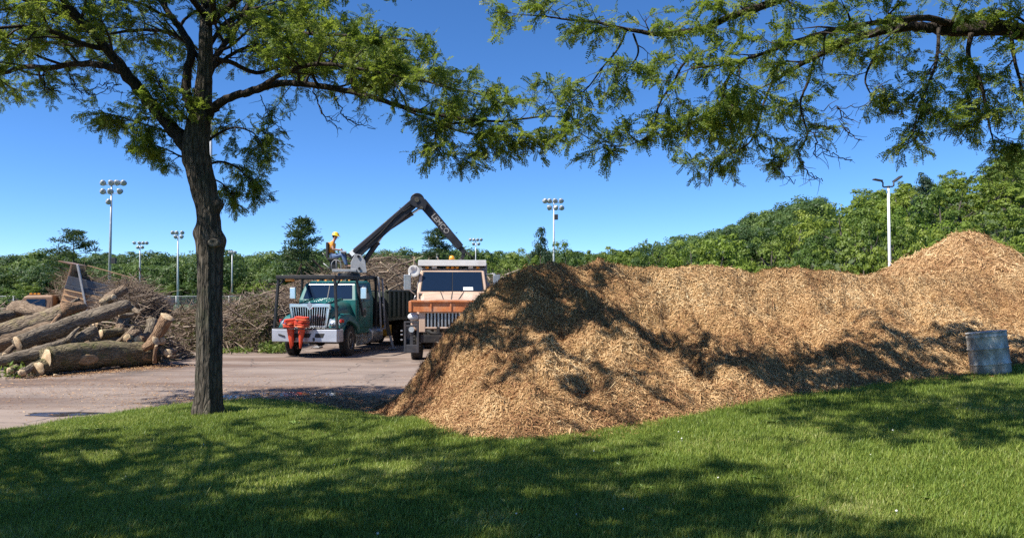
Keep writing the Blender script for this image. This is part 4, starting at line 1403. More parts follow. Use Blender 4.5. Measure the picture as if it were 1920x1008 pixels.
def strands(name, n, xr, yr, zf, parent, seed, Lr=(.016, .055), wr=(.0024, .0066), lift=.016, keep=None, flow=.7):
    r = np.random.default_rng(seed)
    x = r.uniform(*xr, n); y = yr(x, r.random(n)) if callable(yr) else r.uniform(*yr, n)
    e = .03
    z = zf(x, y)
    if keep is not None:
        k = keep(x, y, z); x, y, z = x[k], y[k], z[k]
    zx = (zf(x + e, y) - z) / e; zy = (zf(x, y + e) - z) / e
    n = len(x)
    nrm = np.stack([-zx, -zy, np.ones(n)], -1); nrm /= np.linalg.norm(nrm, axis=1, keepdims=True)
    down = np.stack([zx * nrm[:, 2] * -1, zy * nrm[:, 2] * -1, -(zx ** 2 + zy ** 2) * nrm[:, 2]], -1)
    down /= np.linalg.norm(down, axis=1, keepdims=True) + 1e-6
    across = np.cross(nrm, down)
    a = np.where(r.random(n) < flow, r.normal(0, .75, n), r.uniform(0, 6.283, n))[:, None]
    d = down * np.cos(a) + across * np.sin(a) + nrm * r.normal(.08, .28, (n, 1))
    d /= np.linalg.norm(d, axis=1, keepdims=True)
    s = np.cross(d, nrm + r.normal(0, .5, (n, 3))); s /= np.linalg.norm(s, axis=1, keepdims=True) + 1e-9
    L = r.uniform(*Lr, (n, 1)) * r.choice([.35, .5, .8, 1, 1.1, 2.6], (n, 1)); w = r.uniform(*wr, (n, 1))
    P = np.stack([x, y, z], -1) + nrm * lift * r.random((n, 1)) ** 2 * 2.2
    bend = np.cross(s, d) * L * r.normal(0, .13, (n, 1))
    A, B, E = P - d * L * .5, P + bend, P + d * L * .5
    V = np.stack([A - s * w * .6, A + s * w * .6, B + s * w, B - s * w, E + s * w * .4, E - s * w * .4], 1).reshape(-1, 3)
    i = np.arange(n)[:, None] * 6
    F = np.concatenate([np.stack([i, i + 1, i + 2, i + 3], -1), np.stack([i + 3, i + 2, i + 4, i + 5], -1)], 1).reshape(-1, 4)
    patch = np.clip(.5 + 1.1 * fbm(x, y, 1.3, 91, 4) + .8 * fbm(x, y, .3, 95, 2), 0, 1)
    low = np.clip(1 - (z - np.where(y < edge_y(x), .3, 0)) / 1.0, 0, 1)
    t = np.clip(.10 + r.beta(2.2, 2.1, n) * .60 + .32 * patch - .16 * low - .24 * np.exp(-((x + .3) / 1.5) ** 2 - ((y - 12.4) / 1.0) ** 2) * np.clip(1 + 2.2 * fbm(x, y, .6, 97, 3), 0, 1.6) + r.normal(0, .05, n) - .05, 0, 1)  # damp redder patch on left shoulder; also puts warm shade tone into the tint
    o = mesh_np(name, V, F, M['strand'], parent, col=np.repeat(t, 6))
    o['kind'] = 'stuff'
    return o


near = heap_obj('mulch_heap', np.linspace(-3.2, 13.5, 420), np.linspace(8.2, 19.4, 300), lambda X, Y: near_heap(X, Y)[0],
                'long near heap of shredded tan wood mulch sloping down onto the lawn', lambda X, Y, Z: near_heap(X, Y)[1] | (near_heap(X, Y)[2] < .12))
zn = lambda x, y: near_heap(x, y)[0]


def ynear(x, u):
    f = np.interp(x, FOOT_X, FOOT_Y)
    rd = np.interp(x, RX, RYv, left=13.4)
    return f - .05 + (rd + 1.0 - f) * u


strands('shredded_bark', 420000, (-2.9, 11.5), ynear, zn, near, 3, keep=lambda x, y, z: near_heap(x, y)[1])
far = heap_obj('mulch_heap', np.linspace(5, 26, 150), np.linspace(16.0, 28, 90), far_heap, 'pointed far heap of pale tan mulch rising above the ridge near the street lamp', lambda X, Y, Z: Z > -.2)
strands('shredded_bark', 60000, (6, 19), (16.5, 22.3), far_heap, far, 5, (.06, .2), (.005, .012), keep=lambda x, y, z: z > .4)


# long twigs and splinters caught in the heap
q = np.random.default_rng(31)
n = 420
x = q.uniform(-2.6, 10.5, n); y = ynear(x, q.random(n))
z, ins, _d = near_heap(x, y); x, y, z = x[ins], y[ins], z[ins]; n = len(x)
a = q.uniform(0, 6.28, n); d = np.stack([np.cos(a), np.sin(a), q.normal(.1, .45, n)], -1); d /= np.linalg.norm(d, axis=1, keepdims=True)
L = q.uniform(.10, .30, (n, 1)); w = q.uniform(.003, .009, (n, 1))
s1 = np.cross(d, np.array([0, 0, 1.0])); s1 /= np.linalg.norm(s1, axis=1, keepdims=True); s2 = np.cross(s1, d)
P0 = np.stack([x, y, z + .02], -1); bow = s2 * L * q.normal(0, .12, (n, 1))
R3 = [P0 + d * L * t + bow * (1 - abs(t) * 2) for t in (-.5, 0, .5)]
V = np.concatenate([np.stack([c + s1 * w * math.cos(k) + s2 * w * math.sin(k) for k in (0, 2.094, 4.189)], 1) for c in R3], 1).reshape(-1, 3)
F = np.array([[r_0 * 3 + k, r_0 * 3 + (k + 1) % 3, r_0 * 3 + 3 + (k + 1) % 3, r_0 * 3 + 3 + k] for r_0 in (0, 1) for k in range(3)])
F = (np.arange(n)[:, None, None] * 9 + F[None]).reshape(-1, 4)
o = mesh_np('twig_scraps', V, F, M['strand'], near, True, col=np.repeat(np.clip(q.beta(1.2, 1.6, n), 0, 1), 9)); o['kind'] = 'stuff'


# loose mulch lying on yard and lawn round the foot
def zflat(x, y):
    return np.where(y < edge_y(x), lawn_z(x, y), 0.004)


r = np.random.default_rng(77)
n = 34000
k = r.integers(0, len(FOOT) - 1, n); u = r.random(n)
fx = FOOT_X[k] + (FOOT_X[k + 1] - FOOT_X[k]) * u; fyv = FOOT_Y[k] + (FOOT_Y[k + 1] - FOOT_Y[k]) * u
off = np.abs(r.normal(0, .12, n)) * r.choice([.6, 1, 2.6], n)
lx, ly = fx - off * .3, fyv - off


def spread(n, cx, cyy, sx, sy, seed):
    q = np.random.default_rng(seed)
    return cx + q.normal(0, sx, n), cyy + q.normal(0, sy, n)


def litter(name, x, y, seed, label):
    """strips of bark lying flat on the ground"""
    z = zflat(x, y)
    q = np.random.default_rng(seed)
    n = len(x)
    a = q.uniform(0, 6.28, n)
    d = np.stack([np.cos(a), np.sin(a), q.normal(0, .12, n)], -1)
    s = np.stack([-np.sin(a), np.cos(a), q.normal(0, .3, n)], -1)
    L = q.uniform(.008, .035, (n, 1)); w = q.uniform(.002, .007, (n, 1))
    P = np.stack([x, y, z + .012 + .03 * q.random(n) ** 2], -1)
    V = np.stack([P - d * L - s * w, P - d * L + s * w, P + d * L + s * w, P + d * L - s * w], 1).reshape(-1, 3)
    t = np.clip(q.beta(1.6, 3.2, n), 0, 1)
    o = mesh_np(name, V, np.arange(4 * n).reshape(-1, 4), M['strand'], None, col=np.repeat(t, 4))
    tag(o, label, 'mulch scraps', None, 'stuff')


litter('mulch_scraps', lx, ly, 1, 'scraps of bark strewn on the lawn along the foot of the heap')
x1, y1 = spread(16000, -2.6, 13.9, 1.0, .9, 2)
x2, y2 = spread(12000, -4.2, 14.8, 1.4, .8, 3)
x3, y3 = spread(5000, -8.5, 16.5, 4.5, 1.6, 4)
x, y = np.concatenate([x1, x2, x3]), np.concatenate([y1, y2, y3])
k = y > edge_y(x) - .3
litter('bark_litter', x[k], y[k], 9, 'reddish bark crumbs scattered over the wet pavement left of the heap')


# ---------------------------------------------------------------- logs
M['log_grey'] = mat_bark('grey_log_bark', (0.125, 0.10, 0.076), (0.33, 0.27, 0.20), None, 1.1, 1.0)
M['log_brown'] = mat_bark('brown_log_bark', (0.145, 0.10, 0.068), (0.37, 0.275, 0.19), None, 1.0, 1.0)
M['log_moss'] = mat_bark('mossy_log_bark', (0.125, 0.10, 0.062), (0.32, 0.265, 0.165), (0.12, 0.125, 0.045), 1.2, 1.0)
M['log_pale'] = mat_bark('pale_log_bark', (0.17, 0.125, 0.085), (0.36, 0.285, 0.205), (0.30, 0.25, 0.12), 1.0, .9)
M['log_red'] = mat_bark('stripped_red_log', (0.19, 0.115, 0.07), (0.40, 0.265, 0.165), None, 1.2, .8)
m, nt, b, _ = new_mat('cut_wood')
v = coords(nt)
ln = nd(nt, 'ShaderNodeVectorMath', operation='LENGTH'); nt.links.new(v, ln.inputs[0])
wvn = nd(nt, 'ShaderNodeTexWave', wave_type='RINGS', rings_direction='Z'); wvn.inputs['Scale'].default_value = 9; wvn.inputs['Distortion'].default_value = 3.5; wvn.inputs['Detail'].default_value = 3
nt.links.new(v, wvn.inputs['Vector'])
col = ramp(nt, wvn.outputs['Fac'], [(0.2, (0.56, 0.40, 0.22)), (0.8, (0.72, 0.57, 0.37))])
n1 = noise_tex(nt, v, 5, 6)
col = mix(nt, ramp(nt, n1, [(.40, 0), (.66, .75)]), col, (0.33, 0.19, 0.095))
vr = nd(nt, 'ShaderNodeTexVoronoi', feature='DISTANCE_TO_EDGE'); vr.inputs['Scale'].default_value = 7
nt.links.new(v, vr.inputs['Vector'])
col = mix(nt, ramp(nt, vr.outputs['Distance'], [(0.0, .75), (.03, 0.0)]), col, (0.10, 0.06, 0.035))
nt.links.new(col, b.inputs['Base Color']); b.inputs['Roughness'].default_value = .85
bump(nt, b, n1, .5, .02)
M['cut'] = m
G_LOG = 'felled logs in the heap on the left'


def log(label, a, b_, r0, r1, mat, ends=(1, 1), bend=.04, n=14, knots=0, scar=(), tilt=0.0, group=G_LOG, crack=0.0, name='log'):
    """a felled log from point a to point b with bark, uneven girth and sawn ends"""
    a, b_ = Vector(a), Vector(b_)
    d = b_ - a; L = d.length
    t = empty(name, a); t.rotation_mode = 'QUATERNION'
    t.rotation_quaternion = d.to_track_quat('Z', 'Y')
    tag(t, label, 'log', group)
    rr = random.Random(hash(label) % 1000 if False else sum(map(ord, label)))
    bx, by = rr.gauss(0, bend) * L, rr.gauss(0, bend) * L
    pts, rad = [], []
    for i in range(n + 1):
        s = i / n
        pts.append((bx * math.sin(math.pi * s) + rr.gauss(0, .012 * r0 * 4), by * math.sin(math.pi * s), L * s))
        rad.append((r0 + (r1 - r0) * s) * (1 + rr.gauss(0, .03)))
    kn = [(rr.uniform(.1, .9) * L, rr.uniform(0, 6.28), rr.uniform(.1, .22)) for _ in range(knots)]
    ph = rr.uniform(0, 6)

    def tw(i, k, p):
        w = 1 + .05 * math.sin(k * .8 + ph + p.z * 1.2) + .03 * math.sin(k * 2.0 + p.z * 5)
        for z, an, am in kn:
            q = ((p.z - z) / (r0 * 1.1)) ** 2 + (math.atan2(math.sin(2 * math.pi * k / 22 - an), math.cos(2 * math.pi * k / 22 - an)) / .6) ** 2
            w += am * math.exp(-q * 1.6)
        return w
    mb = MB(); mb.tube(pts, rad, 22, tw=tw)
    for j in range(len(mb.v)):
        p = Vector(mb.v[j]); q = Vector((p.x * 14, p.y * 14, p.z * 4)) + Vector((ph, 0, 0))
        i = min(j // 22, n); o = p - Vector(pts[i])
        if o.length > 1e-5: mb.v[j] = tuple(p + o.normalized() * (mnoise.noise(q) * .035 + mnoise.noise(q * .3) * .055) * min(1, r0 / .2))
    mb.build('bark', M[mat], t, True)
    for e, (i, sg, r) in enumerate(((0, -1, r0), (n, 1, r1))):
        if not ends[e]: continue
        c = MB(); m_ = 20
        ring = []
        for k in range(m_):
            an = 2 * math.pi * k / m_
            w = r * .93 * (1 + .07 * math.sin(an * 2 + ph) + .05 * math.sin(an * 5 + ph) + rr.gauss(0, .025))
            ring.append((math.cos(an) * w, math.sin(an) * w))
        vs = [(x, y, 0) for x, y in ring] + [(x * .94, y * .94, sg * .012) for x, y in ring] + [(x * .45, y * .45, sg * (.016 + rr.uniform(-.004, .01))) for x, y in ring] + [(0, 0, sg * .02)]
        fs = []
        for q in (0, 1):
            for k in range(m_): fs.append((q * m_ + k, q * m_ + (k + 1) % m_, (q + 1) * m_ + (k + 1) % m_, (q + 1) * m_ + k))
        for k in range(m_): fs.append((2 * m_ + k, 2 * m_ + (k + 1) % m_, 3 * m_))
        c.add(vs, fs)
        o = c.build('cut_end', M['cut'], t, True)
        o.location = Vector(pts[i]) + Vector((0, 0, sg * .006))
        o.rotation_euler = (rr.gauss(0, .06), rr.gauss(0, .06), 0)
    for (s, an, sl, sw) in scar:       # oval scar where a limb was sawn off
        c = MB(); m_ = 18; vs = []
        for q, h in ((1, .0), (.85, .03), (.4, .035)):
            for k in range(m_):
                a2 = 2 * math.pi * k / m_
                vs.append((math.cos(a2) * sw * q, math.sin(a2) * sl * q, h))
        vs.append((0, 0, .03)); fs = []
        for q in (0, 1):
            for k in range(m_): fs.append((q * m_ + k, q * m_ + (k + 1) % m_, (q + 1) * m_ + (k + 1) % m_, (q + 1) * m_ + k))
        for k in range(m_): fs.append((2 * m_ + k, 2 * m_ + (k + 1) % m_, 3 * m_))
        c.add(vs, fs)
        o = c.build('limb_scar', M['cut'], t, True)
        rl = (r0 + (r1 - r0) * s) * .97
        o.matrix_local = Matrix.Translation(Vector((bx * math.sin(math.pi * s), by * math.sin(math.pi * s), L * s)) + Vector((math.cos(an), math.sin(an), 0)) * rl) @ Matrix(((-math.sin(an), 0, math.cos(an)), (math.cos(an), 0, math.sin(an)), (0, 1, 0))).to_4x4()
    return t


def pxr(r, D): return r / FPX * D


big = log('huge mossy log lying across the front of the heap, its left end sawn pale', at(50, 405, 19.6), at(177, 397.5, 22.6), pxr(15.5, 19.6), pxr(13.5, 22.6), 'log_moss', (1, 1), .012, 18, 3)
# the second lobe of the forked left end, and the sawn off limb scar
c_ = log('short forked stub beside the pale cut end of the huge mossy log', at(43, 415, 19.3), at(62, 411, 19.9), pxr(9.8, 19.4), pxr(10, 19.9), 'log_moss', (1, 0), .01, 6)
sc_ = MB(); ctr = at(90, 406, 20.17)
for q, h in ((1, .0), (.86, .045), (.4, .05)):
    pass
m_ = 22; vs_s, fs_s = [], []
ax = (at(177, 397.5, 22.6) - at(50, 405, 19.6)).normalized(); upv = Vector((0, 0, 1)); nrm_ = ax.cross(upv).normalized(); upv = nrm_.cross(ax).normalized()
for q, h in ((1, -.02), (.88, .03), (.45, .035)):
    for k in range(m_):
        a2 = 2 * math.pi * k / m_
        vs_s.append(ax * math.cos(a2) * .34 * q + upv * math.sin(a2) * .15 * q + nrm_ * h)
vs_s.append(nrm_ * .02)
for q in (0, 1):
    for k in range(m_): fs_s.append((q * m_ + k, q * m_ + (k + 1) % m_, (q + 1) * m_ + (k + 1) % m_, (q + 1) * m_ + k))
for k in range(m_): fs_s.append((2 * m_ + k, 2 * m_ + (k + 1) % m_, 3 * m_))
m, nt, b, _ = new_mat('weathered_cut')
v = coords(nt, (3, 3, 12))
nt.links.new(ramp(nt, noise_tex(nt, v, 3, 6), [(.35, (.20, .125, .06)), (.68, (.44, .30, .16))]), b.inputs['Base Color']); b.inputs['Roughness'].default_value = .9
M['old_cut'] = m
axis_mid = at(50, 405, 19.6).lerp(at(177, 397.5, 22.6), .315)
bpy.context.view_layer.update()


def to_local(parent, o):
    """parent o to a thing while it stays where it is"""
    bpy.context.view_layer.update()
    mw = o.matrix_world.copy()
    o.parent = parent
    o.matrix_parent_inverse = Matrix.Identity(4)
    o.matrix_local = parent.matrix_world.inverted() @ mw


sc_.add([p + axis_mid + nrm_ * .315 - upv * .02 for p in vs_s], fs_s)
o = sc_.build('limb_scar', M['old_cut'], None, True); to_local(big, o)
# torn patch near the right end
sc2 = MB(); am2 = at(50, 405, 19.6).lerp(at(177, 397.5, 22.6), .90)
sc2.add([p * .7 + am2 + nrm_ * .322 - upv * .06 for p in vs_s], fs_s)
o = sc2.build('torn_bark', M['old_cut'], None, True); to_local(big, o)

log('long grey log slanting up across the heap, sawn white at its lower left end', at(21, 385, 19.9), at(151, 341, 22.5), pxr(9.5, 19.9), pxr(7.5, 22.5), 'log_grey', (1, 0), .02, 18, 3)
log('crooked split tip at the upper right end of the long slanting log', at(149, 342, 22.5), at(163, 349, 22.3), pxr(5, 22.5), pxr(2, 22.3), 'log_pale', (0, 1), .05, 6)
log('thick pale log at the upper left of the heap, torn open at its right end', at(-30, 383, 21.0), at(80, 346, 22.6), pxr(15, 21), pxr(10, 22.6), 'log_pale', (1, 1), .015, 16, 3)
log('big weathered log below the torn one, running out of the left edge', at(-40, 392, 20.8), at(62, 366, 22.0), pxr(13, 20.8), pxr(9, 22), 'log_brown', (1, 1), .015, 14, 2)
log('slim grey branch log with a broken side fork, under the long slanting log', at(-6, 407, 19.2), at(62, 391, 19.9), pxr(6, 19.2), pxr(7.5, 19.9), 'log_grey', (1, 0), .02, 12, 2)
log('slim grey log continuing up to a point in the middle of the heap', at(56, 392, 20.1), at(112, 370, 21.4), pxr(7.5, 20.1), pxr(5.5, 21.4), 'log_grey', (0, 1), .015, 12, 2)
log('broken fork sticking out of the slim grey branch log', at(78, 382, 20.4), at(92, 367, 20.9), pxr(4, 20.4), pxr(2, 20.9), 'log_grey', (0, 1), .04, 6)
log('dark straight log lying level behind the huge mossy log', at(88, 384, 22.3), at(150, 382, 23.2), pxr(6, 22.3), pxr(5.5, 23.2), 'log_grey', (1, 1), .012, 10)
log('thin dark pole lying just above the huge mossy log', at(66, 388.5, 21.0), at(120, 387, 22.0), pxr(4, 21), pxr(2.6, 22), 'log_grey', (1, 1), .015, 10)
log('short round log with moss on it in the middle of the heap', at(118, 374, 22.6), at(142, 372, 23.2), pxr(6, 22.6), pxr(5.5, 23.2), 'log_moss', (1, 1), .01, 8, 1)
log('dark stump standing in the hollow behind the short mossy log', at(138, 372, 23.6), at(149, 351, 24.2), pxr(6.5, 23.6), pxr(5, 24.2), 'log_brown', (1, 1), .02, 8, 2)
log('short log with a round sawn face turned to the right of the heap', at(150, 379, 22.5), at(160, 373, 23.4), pxr(6, 22.5), pxr(6, 23.4), 'log_brown', (1, 1), .01, 6)
log('short brown log beside the sawn round, next to the upright stump', at(163, 381, 22.3), at(172, 377, 23.0), pxr(5.5, 22.3), pxr(5, 23), 'log_red', (1, 1), .01, 6)
log('thick forked stump leaning upright at the right end of the heap, pale sawn top', at(176, 388, 22.2), at(196, 354, 22.0), pxr(6, 22.2), pxr(8, 22), 'log_red', (1, 1), .02, 10, 2)
log('grey upright stub behind the leaning forked stump', at(172, 384, 22.9), at(178, 357, 23.3), pxr(6, 22.9), pxr(6, 23.3), 'log_grey', (1, 1), .02, 8, 1)
log('pale split block at the foot of the leaning forked stump', at(170, 390, 21.9), at(183, 382, 21.8), pxr(5, 21.9), pxr(6, 21.8), 'log_red', (1, 1), .02, 6)
log('small round log with a pale face right of the leaning stump', at(187, 384, 22.8), at(190, 382, 22.1), pxr(4.6, 22.8), pxr(4.6, 22.1), 'log_grey', (1, 1), .01, 5)
log('small round lying on the pavement at the right end of the heap', at(203, 394, 22.8), at(197, 396, 22.0), pxr(4.6, 22.8), pxr(5.2, 22), 'log_brown', (1, 1), .01, 5)
log('thin stick lying on the pavement right of the log heap', at(198, 400, 21.6), at(214, 396, 22.4), pxr(1.6, 21.6), pxr(1.1, 22.4), 'log_pale', (1, 1), .03, 6)
log('thin reddish post standing at the right end of the huge mossy log', at(181, 407, 21.8), at(183, 388, 21.7), pxr(2.4, 21.8), pxr(2, 21.7), 'log_red', (1, 1), .02, 6)
log('short steep log leaning up towards the tilted dump body', at(122, 338, 23.5), at(146, 321, 24.3), pxr(6.5, 23.5), pxr(5, 24.3), 'log_brown', (1, 1), .02, 8, 1)
log('knobbly pale stub below the steep log by the dump body', at(121, 336, 23.6), at(133, 331, 23.4), pxr(5, 23.6), pxr(4, 23.4), 'log_pale', (1, 1), .02, 6, 1)
log('torn splintered butt in the middle of the heap under the dump body', at(74, 346, 22.2), at(96, 342, 22.8), pxr(8, 22.2), pxr(6, 22.8), 'log_red', (0, 1), .03, 8, 2)
log('old split log lying far back at the left, under the brown cab', at(16, 343, 26.5), at(58, 352, 25.6), pxr(8, 26.5), pxr(6.5, 25.6), 'log_brown', (1, 1), .02, 10, 2)
log('dark log in the shade at the far left of the heap', at(-14, 357, 25.5), at(22, 350, 26.5), pxr(7, 25.5), pxr(6, 26.5), 'log_grey', (1, 1), .02, 8)
log('short branch piece with a pale end at the lower left corner of the heap', at(12, 417, 18.9), at(22, 411, 19.5), pxr(4.5, 18.9), pxr(4.5, 19.5), 'log_brown', (1, 1), .02, 6)
log('grey branch piece lying beside the forked stub at the lower left', at(26, 419, 18.8), at(40, 410, 19.5), pxr(4.6, 18.8), pxr(4.2, 19.5), 'log_grey', (1, 1), .02, 6)
log('thin grey branch reaching out of the left edge at the bottom of the heap', at(-20, 413, 19.2), at(26, 398, 20), pxr(4, 19.2), pxr(3, 20), 'log_grey', (1, 1), .02, 8)
for k, (ax_, ay_, D_, bx_, by_, r_) in enumerate([(40, 384, 22.5, 90, 376, 9), (100, 392, 23.2, 150, 392, 7), (-30, 408, 21.5, 40, 404, 11), (70, 366, 23.6, 130, 360, 8), (110, 364, 23.8, 140, 380, 6), (30, 366, 23.4, 100, 358, 9)]):
    log('dim log half buried inside the heap', at(ax_, ay_, D_), at(bx_, by_, D_ + 1), pxr(r_, D_), pxr(r_ * .85, D_ + 1), 'log_grey', (1, 1), .02, 8)

for k, (ax_, ay_, D_, bx_, by_, dD, r_, mt_, lb_) in enumerate((
    (98, 362, 22.4, 116, 348, .6, 3.6, 'log_pale', 'short pale branch propped across the long slanting log'),
    (34, 374, 20.6, 70, 352, 1.2, 3.4, 'log_red', 'thin reddish branch lying over the torn pale log'),
    (108, 392, 21.6, 96, 372, .8, 3.2, 'log_brown', 'short crooked branch leaning on the huge mossy log'),
    (132, 388, 22.4, 156, 366, .9, 3.0, 'log_pale', 'pale splintered branch poking up behind the huge mossy log'),
    (6, 398, 20.0, 30, 376, .9, 3.6, 'log_brown', 'short brown branch crossing the logs near the left edge'),
    (60, 352, 22.8, 92, 333, 1.0, 2.6, 'log_grey', 'thin grey branch sticking up in front of the buff dump body'),
    (140, 352, 23.2, 168, 345, .4, 3.0, 'log_grey', 'thin grey branch at the top right of the log heap'),
    (158, 392, 22.0, 150, 376, .8, 3.4, 'log_red', 'reddish split piece standing behind the huge mossy log'),
    (64, 422, 19.3, 84, 426, .5, 1.6, 'log_pale', 'thin pale branch lying on the pavement before the huge mossy log'))):
    log(lb_, at(ax_, ay_, D_), at(bx_, by_, D_ + dD), pxr(r_, D_), pxr(r_ * .7, D_), mt_, (1, 1), .06, 9, 2)
# bark crumbs and sawdust under the heap
q = np.random.default_rng(91)
n = 5200
tx = q.random(n); A0, B0 = at(30, 420, 19.0), at(215, 400, 22.3)
x = A0.x + (B0.x - A0.x) * tx + q.normal(0, .35, n); y = A0.y + (B0.y - A0.y) * tx + q.normal(0, .45, n)
litter('sawdust_litter', x, y, 14, 'sawdust and bark crumbs on the pavement in front of the log heap')

# ---------------------------------------------------------------- brush heaps
M['stick'] = mat_leaf('dry_stick', [(0.0, (0.10, 0.065, 0.045)), (0.35, (0.20, 0.145, 0.105)), (0.75, (0.36, 0.28, 0.21)), (1.0, (0.58, 0.48, 0.38))], 0.0, attr='tint', rough=.85)
M['dead_leaf'] = mat_leaf('wilting_leaf', [(0.0, (0.05, 0.075, 0.02)), (0.4, (0.095, 0.115, 0.03)), (0.7, (0.17, 0.12, 0.05)), (1.0, (0.24, 0.15, 0.07))], 0.25, attr='tint', tcol=(.3, .3, .06))
M['brush_core'] = mat_plain('brush_core', (0.10, 0.07, 0.045), (0.05, 0.035, 0.022), .95, scale=5, bumps=.8, bdist=.1)


def brush(label, top, D0, depth, nstick, nleaf, seed, base=0.0, Lr=(.8, 2.6), rad=(.006, .03), fine=.5, green=0.0, cat='brush heap'):
    """a heap of cut branches. top: (px, py) of its skyline; D0 the front, depth its width"""
    r = np.random.default_rng(seed)
    tp = np.array(top, float)
    def zt(px, D): return EYE - (np.interp(px, tp[:, 0], tp[:, 1]) - HY) / FPX * D
    Dm = D0 + depth * .5

    def height(x, y):
        px = x / Dm * FPX + CX
        h = zt(px, Dm)
        e = np.clip((px - tp[0, 0]) / 12, 0, 1) * np.clip((tp[-1, 0] - px) / 12, 0, 1)
        return base + (h - base) * e * np.clip(1 - ((y - Dm) / (depth * .5)) ** 2, 0, 1) ** .6
    xa, xb = (tp[0, 0] - CX) / FPX * Dm, (tp[-1, 0] - CX) / FPX * Dm
    xs, ys = np.linspace(xa, xb, 46), np.linspace(D0, D0 + depth, 18)
    X, Y = np.meshgrid(xs, ys)
    Z = height(X, Y) * .86 - .12 + .25 * fbm(X, Y, .9, seed, 3)
    nx = len(xs); i = np.arange(len(ys) - 1)[:, None] * nx + np.arange(nx - 1)[None, :]
    o = mesh_np('brush_heap', np.stack([X, Y, Z], -1), np.stack([i, i + 1, i + nx + 1, i + nx], -1).reshape(-1, 4), M['brush_core'], None, True)
    tag(o, label, cat, 'brush heaps')
    # sticks: bent three-sided tubes
    n = nstick
    x = r.uniform(xa, xb, n); y = D0 + depth * r.beta(1.3, 1.8, n)
    z = height(x, y) * r.uniform(.35, 1.02, n) ** .6
    az = r.uniform(0, 6.283, n); el = r.normal(.05, .38, n)
    d = np.stack([np.cos(az) * np.cos(el), np.sin(az) * np.cos(el), np.sin(el)], -1)
    L = r.uniform(*Lr, n) * np.where(r.random(n) < fine, .5, 1)
    w = r.uniform(*rad, n) * np.where(r.random(n) < .85, .6, 1.6)
    segs = 4
    side = np.cross(d, r.normal(size=(n, 3))); side /= np.linalg.norm(side, axis=1, keepdims=True)
    up = np.cross(side, d)
    c = np.stack([x, y, z], -1)
    rings = []
    for s in range(segs + 1):
        t = s / segs - .5
        p = c + d * (L * t)[:, None] + side * (L * .16 * (t * t - .1))[:, None] * r.normal(1, .6, (n, 1)) + up * (L * .05)[:, None] * r.normal(0, .5, (n, 1))
        ww = (w * (1 - .75 * (s / segs)))[:, None]
        rings.append(np.stack([p + side * ww * math.cos(a) + up * ww * math.sin(a) for a in (0, 2.094, 4.189)], 1))
    V = np.concatenate(rings, 1)            # n, 15, 3
    V[..., 2] = np.maximum(V[..., 2], .01)
    F = []
    for s in range(segs):
        for k in range(3):
            F.append([s * 3 + k, s * 3 + (k + 1) % 3, (s + 1) * 3 + (k + 1) % 3, (s + 1) * 3 + k])
    F = (np.arange(n)[:, None, None] * 15 + np.array(F)[None]).reshape(-1, 4)
    q = mesh_np('sticks', V.reshape(-1, 3), F, M['stick'], o, True, col=np.repeat(np.clip(r.beta(1.6, 2.2, n), 0, 1), 15))
    q['kind'] = 'stuff'
    if nleaf:
        n = nleaf
        x = r.uniform(xa, xb, n); y = D0 + depth * r.beta(1.2, 2.0, n)
        keep = vnoise(x * 1.1, y * 1.1, seed + 5) > -.12
        x, y = x[keep], y[keep]; n = len(x)
        z = height(x, y) * r.uniform(.2, 1.0, n) ** .5
        t = r.normal(size=(n, 3)); t /= np.linalg.norm(t, axis=1, keepdims=True)
        b2 = np.cross(t, r.normal(size=(n, 3))); b2 /= np.linalg.norm(b2, axis=1, keepdims=True)
        s = r.uniform(.025, .07, (n, 1)); P = np.stack([x, y, z], -1)
        V = np.stack([P - t * s, P + b2 * s * .5, P + t * s, P - b2 * s * .5], 1).reshape(-1, 3)
        V[:, 2] = np.maximum(V[:, 2], .01)
        q = mesh_np('leaves', V, np.arange(4 * n).reshape(-1, 4), M['dead_leaf'], o, col=np.repeat(np.clip(r.beta(1.6, 2.0, n) - green, 0, 1), 4))
        q['kind'] = 'stuff'
    return o


brush('long low heap of cut branches and wilting leaves behind the tree trunk', [(184, 368), (196, 350), (215, 346), (240, 343), (262, 340), (285, 332), (312, 326), (330, 330), (345, 345)], 27.5, 6.5, 3000, 16000, 1)
brush('tall tangle of pale bare branches behind the green truck', [(318, 345), (335, 318), (365, 308), (395, 300), (425, 288), (450, 282), (475, 286), (500, 296), (520, 308), (540, 330)], 36.5, 7, 3600, 2500, 2, Lr=(1.0, 3.6), rad=(.008, .04))
brush('brush heap beyond the tan truck, half hidden by the dark end of the mulch', [(556, 330), (572, 306), (592, 302), (625, 300), (665, 308), (690, 330)], 38, 6, 1500, 5000, 3, green=.15)
brush('dense pile of grey twigs tipped out behind the brown dump truck', [(126, 352), (131, 332), (138, 315), (148, 308), (160, 313), (176, 324), (184, 336), (190, 362)], 27.0, 4.4, 4200, 1200, 4, Lr=(.6, 2.0), rad=(.005, .018))
brush('ragged dark brush at the left edge behind the logs', [(-60, 352), (-20, 344), (8, 346), (30, 352), (60, 362)], 27.5, 4, 900, 3500, 5)
brush('dark mass of branches and debris filling the back of the log heap', [(-60, 400), (-20, 380), (40, 368), (90, 360), (150, 356), (190, 366), (212, 392)], 22.8, 3.0, 1700, 4000, 6, Lr=(.5, 1.6), rad=(.006, .03))
